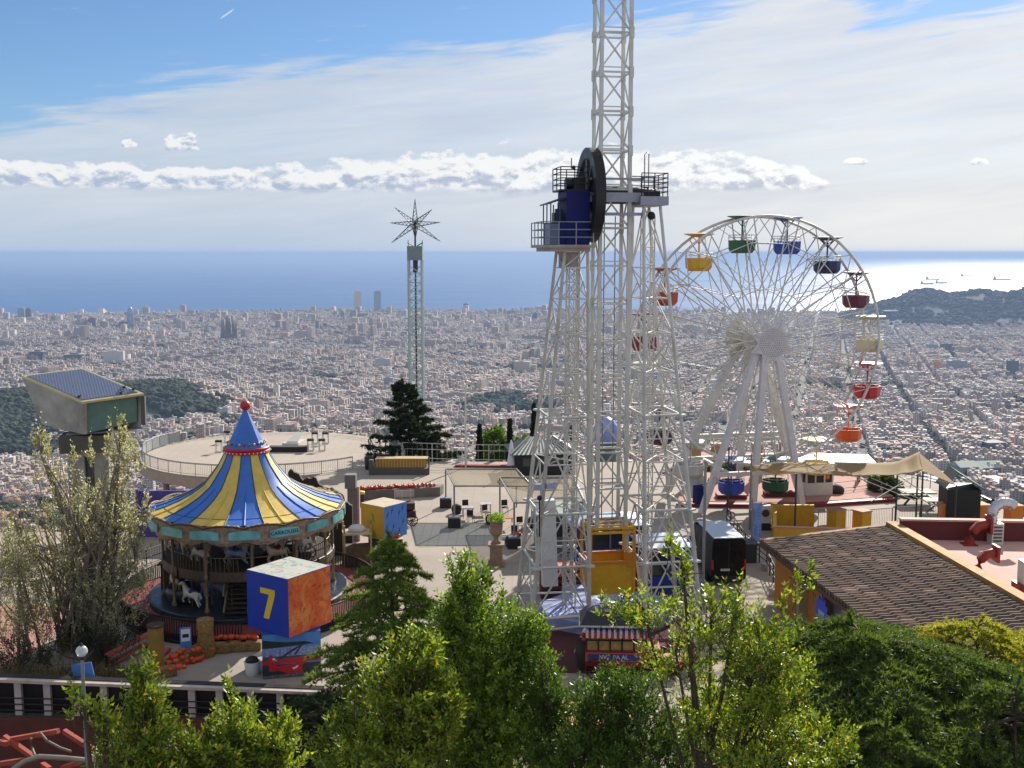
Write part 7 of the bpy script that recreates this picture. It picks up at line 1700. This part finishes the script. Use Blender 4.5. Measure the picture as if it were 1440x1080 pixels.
# ================================================================== trees and shrubs
BARK = M('bark', '#4a3c2e', .95, var=.3, scale=4, bump=.6); BARKP = M('bark_pale', '#84786a', .95, var=.25, scale=4)
L_BRIGHT = leafmat('laurel_leaf', '#2a4f10', '#b2c23a', .46, .45, .8, tint='#c09a3a')
L_MID = leafmat('privet_leaf', '#264c10', '#9cb636', .46, .45, .8)
L_CEDAR = leafmat('cedar_needle', '#233f1a', '#728538', .4, .55, .5)
L_CEDARY = leafmat('cedar_needle_yellow', '#626f26', '#b8b344', .5, .6, .5)
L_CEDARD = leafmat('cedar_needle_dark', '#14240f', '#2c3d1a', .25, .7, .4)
L_OLIVE = leafmat('poplar_leaf', '#7a7c5c', '#c6c4a6', .45, .5, .6, tint='#dcd9cc')
def unit(a): return a/np.maximum(np.linalg.norm(a, axis=-1, keepdims=True), 1e-9)
def leaves_on(start, dirs, length, per, L, W, r_, spread=.75):
    """leaf blades set along shoots; start, dirs (n,3), length (n,)"""
    n = len(start); t = np.tile(np.linspace(.12, 1., per), (n, 1))+r_.uniform(-.04, .04, (n, per))
    p = start[:, None]+dirs[:, None]*(t*length[:, None])[..., None]
    ref = unit(np.cross(dirs, r_.standard_normal((n, 3))))[:, None]; ref2 = np.cross(dirs[:, None], ref)
    ph = (np.arange(per)*2.4)[None]+r_.uniform(0, TAU, (n, 1))+r_.normal(0, .3, (n, per))
    rad = ref*np.cos(ph)[..., None]+ref2*np.sin(ph)[..., None]
    ax = unit(dirs[:, None]*(1-spread*.5)+rad*spread+np.array([0, 0, .12])); sd_ = unit(np.cross(ax, dirs[:, None]+.3*r_.standard_normal((n, per, 3))))
    nn = np.cross(ax, sd_); l = (L*r_.uniform(.5, 1.3, (n, per))*(1-.25*np.abs(t-.5)))[..., None]; w = W/L*l
    fold = nn*w*.35
    V = np.stack([p, p+ax*l*.45+sd_*w*.5+fold, p+ax*l, p+ax*l*.45-sd_*w*.5+fold], 2).reshape(-1, 3)
    return V
def leafy(name, label, cat, basept, ells, nsh, leafm, L=.13, W=.042, per=20, seed=1, tips=(), up=.75, slen=(.45, 1.0), bark=None, group=None, spread=.75, inner=.3, trunks=None, twig=.012, clump=15):
    r_ = np.random.default_rng(seed); bark = bark or BARK
    t = thing(name, label, cat, basept, 0, group); base = np.array(basept)
    E = []
    for (x, y, Yd, rx, ry, *w) in ells:
        c = P(x, y, Yd); k = Yd/F*1.02; E.append((np.array(c), rx*k, ry*k, w[0] if w else 1.))
    wt_ = np.array([e[1]*e[2]*e[3] for e in E]); wt_ /= wt_.sum(); pick = r_.choice(len(E), nsh, p=wt_)
    C = np.array([e[0] for e in E])[pick]; Rx = np.array([e[1] for e in E])[pick]; Rz = np.array([e[2] for e in E])[pick]
    ncl = max(6, nsh//clump); cd_ = unit(r_.standard_normal((ncl, 3))); cr_ = inner+(1-inner)*r_.random((ncl, 1))**.6; ci = r_.integers(0, ncl, nsh)
    dd_ = cd_[ci]*cr_[ci]+r_.standard_normal((nsh, 3))*.105; rad = np.linalg.norm(dd_, axis=1)[:, None]; d = dd_/np.maximum(rad, 1e-6)
    off = d*rad*np.stack([Rx, Rx, Rz], 1); st = C+off
    dirs = unit(unit(off+1e-6)*(1-up*.6)+np.array([0, 0, up])+r_.standard_normal((nsh, 3))*.28)
    ln = r_.uniform(slen[0], slen[1], nsh)
    st = st-dirs*(ln*.7)[:, None]
    if tips:
        ts, td, tl = [], [], []
        for (x, y, Yd, l) in tips:
            e = np.array(P(x, y, Yd)); dd = unit(np.array([r_.normal(0, .12), r_.normal(0, .12), 1.])); ts.append(e-dd*l); td.append(dd); tl.append(l)
            for q in range(int(l*4)):
                f_ = r_.uniform(.05, .75); d2 = unit(dd+r_.standard_normal(3)*.55+np.array([0, 0, .2])); ts.append(e-dd*l*(1-f_)); td.append(d2); tl.append(l*.32*(1.15-f_))
        st = np.concatenate([st, ts]); dirs = np.concatenate([dirs, td]); ln = np.concatenate([ln, tl])
    V = leaves_on(st, dirs, ln, per, L, W, r_, spread)
    fast('crown', V-base, np.arange(len(V)).reshape(-1, 4), leafm, parent=t)
    b = MB()
    for (bx_, by_, bz_) in (trunks or [basept]):
        bpt = Vector((bx_, by_, bz_)); cen = sorted(E, key=lambda e: -e[0][2])
        near = [e for e in E]
        top = Vector(cen[0][0]); mid = bpt.lerp(top, .5)+Vector((r_.normal(0, .15), r_.normal(0, .15), 0))
        sc_ = max(.05, (top-bpt).length*.011)
        b.pipe([bpt, bpt.lerp(mid, .5), mid, mid.lerp(top, .55), top], [sc_*1.5, sc_*1.2, sc_, sc_*.6, sc_*.2], 8)
        for e in near:
            c = Vector(e[0]); s_ = bpt.lerp(mid, .35+.6*r_.random()); b.pipe([s_, s_.lerp(c, .5)+Vector((0, 0, -.2)), c, c+Vector((r_.normal(0, .2), r_.normal(0, .2), e[2]*.8))], [sc_*.7, sc_*.45, sc_*.3, .01], 6)
    b.build('trunk', bark, t, True)
    # twigs carrying the leaf shoots
    n = len(st); en = st+dirs*ln[:, None]; sd_ = unit(np.cross(dirs, r_.standard_normal((n, 3))))*twig; s0 = st-dirs*.25
    s2 = np.cross(dirs, sd_)
    Vt = np.stack([s0-sd_, s0+sd_, en, en, s0-s2, s0+s2, en, en], 1).reshape(-1, 3)
    Tq = (np.array([[0, 1, 2], [4, 5, 6]])[None]+np.arange(n)[:, None, None]*8).reshape(-1, 3)
    fast('twigs', Vt-base, Tq, bark, parent=t)
    return t
# --- foreground broadleaf trees
def gnd(x, Yd, z=0.): q = P(x, 1200, Yd); return (q.x, q.y, z)
leafy('laurel_shrub', 'bright sunlit leafy shrub at the bottom left in front of the pale rail', 'shrub', gnd(230, 24.5, -2.1), [(205, 1010, 24, 38, 50), (185, 1062, 24, 62, 38), (280, 1062, 24.5, 60, 46), (335, 1040, 25, 42, 58), (392, 1050, 25, 42, 42), (200, 955, 24, 18, 34, .8)], 820, L_BRIGHT, .17, .072, 15, 3,
      tips=[(190, 922, 24, 1.2), (322, 943, 24.8, 1.1), (335, 975, 24.8, .9), (396, 985, 25, .9), (172, 962, 24, .7), (212, 958, 24, .7), (300, 990, 24.6, .7), (250, 1000, 24.4, .6), (120, 982, 24, .5), (148, 1000, 24, .6)])
leafy('laurel_sapling', 'thin sparse sapling beside the globe lamp', 'sapling', gnd(150, 23, -2.1), [(118, 985, 23, 26, 14, .5), (146, 1010, 23, 16, 20, .6), (150, 1040, 23, 14, 14, .4)], 42, L_BRIGHT, .18, .075, 9, 4, tips=[(105, 965, 23, .5), (95, 1000, 23, .3), (160, 1000, 23, .5)])
leafy('laurel_tree', 'sunlit broadleaf tree in front of the cedar, left of the tall pointed one', 'tree', gnd(560, 28), [(565, 965, 28, 62, 55), (545, 1035, 28, 92, 55), (610, 1000, 28, 44, 66), (490, 1060, 28, 60, 36), (585, 915, 28, 36, 32)], 1050, L_BRIGHT, .175, .074, 15, 5,
      tips=[(548, 893, 28, 1.0), (592, 884, 28, 1.1), (612, 905, 28, .9), (530, 925, 28, .9), (498, 968, 28, .9), (640, 960, 28, .8), (470, 1005, 28, .7)])
leafy('privet_tree', 'tall pointed bright green tree rising in front of the plaza', 'tree', gnd(690, 31), [(656, 815, 31, 30, 38), (668, 865, 31, 54, 46), (690, 925, 31, 82, 60), (708, 990, 31, 96, 72), (690, 1060, 31, 112, 60), (742, 895, 31, 36, 44), (632, 878, 31, 30, 34)], 2000, L_MID, .17, .07, 16, 6,
      tips=[(656, 772, 31, 1.2), (642, 798, 31, .8), (680, 792, 31, .9), (706, 822, 31, 1.0), (740, 862, 31, .9), (624, 852, 31, .8), (768, 905, 31, .8), (615, 900, 31, .7), (690, 808, 31, .6)])
leafy('open_laurel_tree', 'open branched sunlit tree in front of the observation tower and snack wagon', 'tree', gnd(1010, 28), [(905, 856, 28, 52, 22, .7), (1000, 868, 28, 66, 34, .7), (1070, 905, 28, 52, 52, .75), (1085, 955, 28, 62, 56), (1060, 1035, 28, 100, 50), (1150, 1050, 28, 66, 40), (950, 915, 28, 60, 32, .5), (1000, 990, 28, 60, 40, .6), (960, 800, 28, 12, 30, .35), (1040, 835, 28, 30, 18, .35)], 1000, L_BRIGHT, .175, .07, 14, 7,
      tips=[(944, 736, 28, 1.1), (948, 752, 28, .8), (966, 770, 28, .9), (958, 790, 28, .8), (850, 832, 28, .7), (880, 828, 28, .7), (1000, 825, 28, .8), (1020, 815, 28, .7), (1118, 795, 28, 1.3), (1138, 785, 28, 1.0), (1104, 820, 28, .8), (1090, 862, 28, .8), (1125, 880, 28, .7), (1145, 935, 28, .7), (1165, 1000, 28, .7)])
leafy('laurel_undergrowth', 'dark green leafy mass at the bottom centre between the taller trees', 'tree', gnd(820, 29.5), [(800, 1045, 29.5, 80, 45), (850, 985, 29.5, 52, 45), (910, 1050, 29, 80, 45), (770, 985, 30, 40, 40), (890, 960, 29.5, 50, 24, .5), (830, 1060, 29.5, 90, 35), (900, 1000, 29, 60, 34, .8), (760, 940, 30, 30, 30, .5)], 1500, leafmat('dark_laurel_leaf', '#23450f', '#6f8a26', .42, .45, .7), .15, .05, 18, 8)
# --- cedars
def cedar(name, label, basept, ztop, rmax, nb, seed, leafm, z0f=.12, tuft=.15, per=15, droop=.16, conic=1.0, lean=(0, 0), azr=None, prof=None, twidth=.02, sub=13, trunk_r=.22, subl=.34, nd=5, cat='tree', lift=.15):
    r_ = np.random.default_rng(seed); t = thing(name, label, cat, basept); base = np.array(basept, float); H = ztop-base[2]
    b = MB(); tp = Vector(basept)+Vector((lean[0], lean[1], H)); b.pipe([Vector(basept).lerp(tp, f_) for f_ in (0, .3, .6, .85, 1)], [trunk_r, trunk_r*.8, trunk_r*.5, trunk_r*.22, .02], 9)
    S_, D_, Ln = [], [], []
    for i in range(nb):
        f_ = z0f+(1-z0f)*(i+r_.random())/nb
        l = rmax*(prof(f_) if prof else ((1-f_)**.85*conic+.07))*r_.uniform(.7, 1.12)
        a = r_.uniform(*(azr or (0, TAU))) if azr else i*2.4+r_.normal(0, .35)
        o = base+np.array([lean[0], lean[1], H])*f_
        hd = np.array([math.cos(a), math.sin(a), 0]); k = 9; pts = []
        for j in range(k+1):
            s = j/k; pts.append(o+hd*l*s+np.array([0, 0, l*(lift*s-droop*s*s*1.5)+.03*math.sin(s*9+i)]))
        pts = np.array(pts); b.pipe([tuple(q) for q in pts], [max(.008, .05*trunk_r/.22*(1-j/k)*(.4+l/rmax)) for j in range(k+1)], 5)
        nsub = max(5, int(sub*l/rmax*1.2))
        for j in range(nsub):
            s = .16+.84*(j+r_.random())/nsub; q = pts[min(int(s*k), k-1)]; q = q+(pts[min(int(s*k), k-1)+1]-q)*(s*k-int(s*k))
            sgn = 1 if j % 2 else -1; sd_ = np.array([-hd[1], hd[0], 0])*sgn
            d = unit(hd*.8+sd_*r_.uniform(.5, 1.1)+np.array([0, 0, r_.normal(.0, .14)-.1*s])); S_.append(q); D_.append(d); Ln.append(l*subl*(1.1-.75*s)*r_.uniform(.7, 1.2)+.16)
        S_.append(pts[-2]); D_.append(unit(pts[-1]-pts[-2])); Ln.append(.35)
    # leader
    for q in range(6): S_.append(np.array(tp)-np.array([0, 0, .2*q])); D_.append(unit(np.array([r_.normal(0, .4), r_.normal(0, .4), 1.]))); Ln.append(.4)
    S_, D_, Ln = map(np.array, (S_, D_, Ln)); n = len(S_)
    b.build('trunk', BARK, t, True)
    # needle tufts along every branchlet
    tt = np.tile(np.linspace(.05, 1, per), (n, 1))+r_.uniform(-.03, .03, (n, per)); p = S_[:, None]+D_[:, None]*(tt*Ln[:, None])[..., None]; p[..., 2] -= (tt**2*Ln[:, None]*.14)
    p = np.repeat(p[:, :, None], nd, 2); ax = unit(D_[:, None, None]*.55+r_.standard_normal((n, per, nd, 3))*.62+np.array([0, 0, .25]))
    sd_ = unit(np.cross(ax, r_.standard_normal(ax.shape))); l = tuft*r_.uniform(.55, 1.2, (n, per, nd, 1)); w = twidth*r_.uniform(.7, 1.3, (n, per, nd, 1))
    V = np.stack([p-sd_*w*.5, p+sd_*w*.5, p+ax*l], 3).reshape(-1, 3)
    fast('crown', V-base, np.arange(len(V)).reshape(-1, 3), leafm, parent=t)
    return t
top = P(550, 760, 38.5)
cedar('deodar_cedar', 'tall layered cedar covering the right edge of the numbered cube', (top.x, 38.5, -1), top.z, 5.0, 92, 11, leafmat('deodar_needle', '#2c4a1c', '#8c9c46', .45, .5, .5), z0f=.2, sub=24, per=13, tuft=.2, twidth=.042, droop=.2, lift=.14, subl=.34, nd=7, conic=1.05)
top = P(1200, 886, 33.0)
fl_ = lambda f_: .35+.75*math.sin(PI*min(1, (1-f_)*.9+.12))**.8 if f_ < .93 else .3
cedar('blue_cedar', 'broad dark green cedar in the bottom right corner below the tiled roof', (P(1240, 1050, 33).x, 33.5, -1), top.z, 5.2, 84, 12, L_CEDAR, z0f=.6, sub=26, per=13, tuft=.22, twidth=.048, droop=.22, lean=(-.9, 0), prof=fl_, subl=.36, nd=7, trunk_r=.34)
top = P(1385, 885, 36.)
cedar('golden_cedar', 'yellowish green cedar sprays in front of the tiled roof at the right edge', (top.x, 36.5, -1), top.z, 3.9, 56, 13, L_CEDARY, z0f=.42, sub=24, per=13, tuft=.2, twidth=.046, droop=.3, lift=.22, prof=fl_, nd=6)
top = P(1430, 965, 30.)
cedar('corner_cedar', 'green cedar crown filling the lower right corner', (top.x, 30., -1), top.z, 3.6, 44, 14, L_CEDAR, z0f=.45, sub=20, per=14, tuft=.18, twidth=.046, droop=.2, prof=fl_, nd=6)
top = P(1245, 1020, 28.5)
cedar('low_cedar', 'rounded green cedar top at the bottom edge left of the corner one', (top.x, 28.5, -1), top.z, 2.1, 36, 15, L_CEDAR, z0f=.5, sub=20, per=13, tuft=.17, twidth=.046, droop=.3, prof=fl_, nd=6)
top = P(455, 985, 33.)
cedar('shaded_cedar', 'dark shaded cedar low in front of the deodar at the bottom', (top.x, 33., -1), top.z, 3.4, 40, 16, L_CEDARD, z0f=.45, sub=18, per=13, tuft=.18, twidth=.03, droop=.24, prof=fl_, nd=6)
top = P(1100, 902, 36.)
cedar('hedge_cedar', 'dense green conifer top between the open tree and the tiled building', (top.x+.6, 36., -1), top.z, 2.5, 44, 17, L_CEDAR, z0f=.45, sub=20, per=13, tuft=.17, twidth=.046, droop=.24, prof=fl_, nd=6)
top = P(563, 540, 99.)
cedar('dark_cedar', 'dark spreading cedar standing beyond the far edge of the plaza', (P(590, 640, 99).x, 99.5, -5), top.z, 5.6, 84, 18, L_CEDARD, z0f=.15, sub=18, per=12, tuft=.36, twidth=.12, droop=.05, lift=.25, nd=5, lean=(-1.6, 0), trunk_r=.3)
# --- cypresses and round trees beyond the railing
def cone_tree(name, label, x, yt, yb, wpx, Yd, leafm, seed, zb=-6, round_=False, L=.34):
    r_ = np.random.default_rng(seed); tp = P(x, yt, Yd); k = Yd/F; w = wpx*k/2; t = thing(name, label, 'tree', (tp.x, Yd, zb)); H = tp.z-zb
    n = 2600 if not round_ else 3200
    if round_:
        cz_ = P(x, (yt+yb)/2, Yd).z-zb; rz2 = tp.z-zb-cz_; d = unit(r_.standard_normal((n, 3))); c = d*r_.uniform(.6, 1, (n, 1))*np.array([w, w, rz2])*(1+.16*np.sin(d[:, :1]*7)+.12*np.sin(d[:, 1:2]*9+1)); c[:, 2] += cz_; ax = unit(d+r_.standard_normal((n, 3))*.6)
    else:
        f_ = r_.random(n)**.8; a = r_.uniform(0, TAU, n); rr2 = w*np.minimum(1, (1-f_)*1.7+.02)*np.minimum(1., f_*4+.5)*r_.uniform(.5, 1.05, n)*(1+.12*np.sin(a*3+f_*20)); c = np.stack([rr2*np.cos(a), rr2*np.sin(a), .6+f_*(H-.6)], 1); ax = unit(np.stack([np.cos(a)*.4, np.sin(a)*.4, np.ones(n)], 1)+r_.standard_normal((n, 3))*.3)
    sd_ = unit(np.cross(ax, r_.standard_normal((n, 3)))); l = L*r_.uniform(.6, 1.3, (n, 1)); V = np.stack([c, c+ax*l*.5+sd_*l*.25, c+ax*l, c+ax*l*.5-sd_*l*.25], 1).reshape(-1, 3)
    fast('crown', V, np.arange(len(V)).reshape(-1, 4), leafm, parent=t); MB().tube((0, 0, 0), (0, 0, H*.6), .2, .06).build('trunk', BARK, t)
    return t
CYP = leafmat('cypress_leaf', '#0f1c0e', '#22331a', .2, .7, .5)
for x, yt, yb, w, lab, sd in ((674, 600, 650, 11, 'short dark cypress left of the light green round tree', 21), (717, 592, 660, 10, 'slim dark cypress above the folded white parasol', 22), (751, 570, 645, 15, 'tallest dark cypress, just left of the observation tower', 23), (806, 592, 640, 9, 'thin dark cypress seen through the left pylon', 24)): cone_tree('cypress', lab, x, yt, yb, w, 101., CYP, sd)
LG = leafmat('young_leaf', '#33541c', '#6f8a2c', .45, .6, .5)
cone_tree('round_tree', 'light green round tree between the two left cypresses', 698, 601, 655, 36, 103., LG, 25, round_=True); cone_tree('round_tree', 'small yellow green tree right of the slim cypress', 736, 616, 655, 26, 103., LG, 26, round_=True)
HEDG = leafmat('hedge_leaf', '#20351a', '#4a5f28', .35, .6, .5)
for x, yt, yb, w, lab, sd in ((1030, 655, 676, 46, 'green shrub behind the royal blue gondola', 27), (1090, 650, 672, 40, 'green shrub behind the dark green gondola', 28), (1005, 655, 680, 28, 'green shrub behind the left wheel pillars', 29), (1245, 668, 700, 46, 'green shrub under the right half of the shade sail', 30), (945, 660, 690, 26, 'dark shrub behind the right pylon', 31), (806, 716, 735, 20, 'low green shrub behind the yellow basket', 32)): cone_tree('round_shrub', lab, x, yt, yb+8, w, 92. if x < 1200 else 84., HEDG, sd, zb=0, round_=True, L=.28)
# --- silvery poplar shrubs at the left
tr = [gnd(x, Yd, -.2) for x, Yd in ((96, 50), (108, 50.5), (118, 50.5), (130, 50.2), (140, 50), (152, 50.6), (160, 51), (172, 50.4))]
leafy('silver_poplar', 'sparse silvery poplar with many upright stems in front of the concrete tower', 'tree', gnd(125, 50), [(168, 640, 50, 26, 50, .6), (58, 640, 50, 14, 46, .6), (105, 705, 50, 58, 50, .45), (170, 735, 50, 42, 70, .8), (100, 790, 50, 75, 60, .6), (155, 835, 50, 55, 55, .8), (70, 850, 50, 80, 45, .5), (190, 790, 50, 24, 60, .5), (30, 760, 50, 45, 60, .35)], 900, L_OLIVE, .15, .09, 15, 41, up=1.0, slen=(.6, 1.5), bark=BARKP, trunks=tr, clump=3,
      tips=[(52, 590, 50, 2.2), (62, 600, 50, 2.0), (163, 570, 50, 2.4), (178, 590, 50, 2.2), (150, 600, 50, 2.0), (128, 605, 50, 2.0), (190, 620, 50, 1.6), (80, 640, 50, 1.6), (100, 620, 50, 1.8), (205, 680, 50, 1.4)], inner=.1, twig=.008)
pop = [o for o in COL.objects if o.name.startswith('silver_poplar')][0]; r_ = np.random.default_rng(77)
sb_ = MB()
for k in range(74):
    b0 = Vector(tr[k % len(tr)])+Vector((r_.normal(0, .25), r_.normal(0, .2), 0)); tip = P(r_.uniform(-20, 215), r_.uniform(610, 820), 50+r_.normal(0, .7)); mid = b0.lerp(tip, .5)+Vector(((b0.x-tip.x)*.16, 0, .5)); sb_.pipe([b0, b0.lerp(mid, .5)+Vector((0, 0, .15)), mid, mid.lerp(tip, .55)+Vector((0, 0, .12)), tip], [.05, .04, .028, .018, .006], 5)
sb_.build('stems', BARKP, pop, True)['kind'] = 'stuff'
leafy('bare_poplar', 'thin half bare poplar shrub at the far left edge', 'tree', gnd(30, 48), [(25, 790, 48, 50, 60, .8), (40, 860, 48, 50, 40), (-10, 830, 48, 50, 60)], 360, L_OLIVE, .15, .085, 11, 42, up=1.2, slen=(.8, 1.8), bark=BARKP, trunks=[gnd(60, 48), gnd(75, 48.5), gnd(40, 48)], tips=[(10, 740, 48, 2), (40, 760, 48, 2)], inner=.1, twig=.008)
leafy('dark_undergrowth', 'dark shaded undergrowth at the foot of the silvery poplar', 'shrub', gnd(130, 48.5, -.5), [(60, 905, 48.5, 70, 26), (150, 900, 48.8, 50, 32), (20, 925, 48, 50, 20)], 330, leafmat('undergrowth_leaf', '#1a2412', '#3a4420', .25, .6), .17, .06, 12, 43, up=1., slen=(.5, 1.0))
GRASSM = leafmat('dry_grass', '#4a4526', '#8a7c4a', .4, .7)
r_ = np.random.default_rng(5); n = 2600
A = np.array([P(x, y, Yd) for x, y, Yd in zip(r_.uniform(0, 210, n), r_.uniform(940, 952, n), r_.uniform(44.6, 47.5, n))]); A[:, 2] = 0
h_ = r_.uniform(.25, .8, (n, 1)); d = unit(np.stack([r_.normal(0, .2, n), r_.normal(0, .2, n), np.ones(n)], 1)); sd_ = unit(np.cross(d, r_.standard_normal((n, 3))))*.02
V = np.stack([A-sd_, A+sd_, A+d*h_], 1).reshape(-1, 3); tag(fast('dry_grass', V, np.arange(3*n).reshape(-1, 3), GRASSM), 'dry tufted grass behind the pale rail', 'grass', kind='stuff')
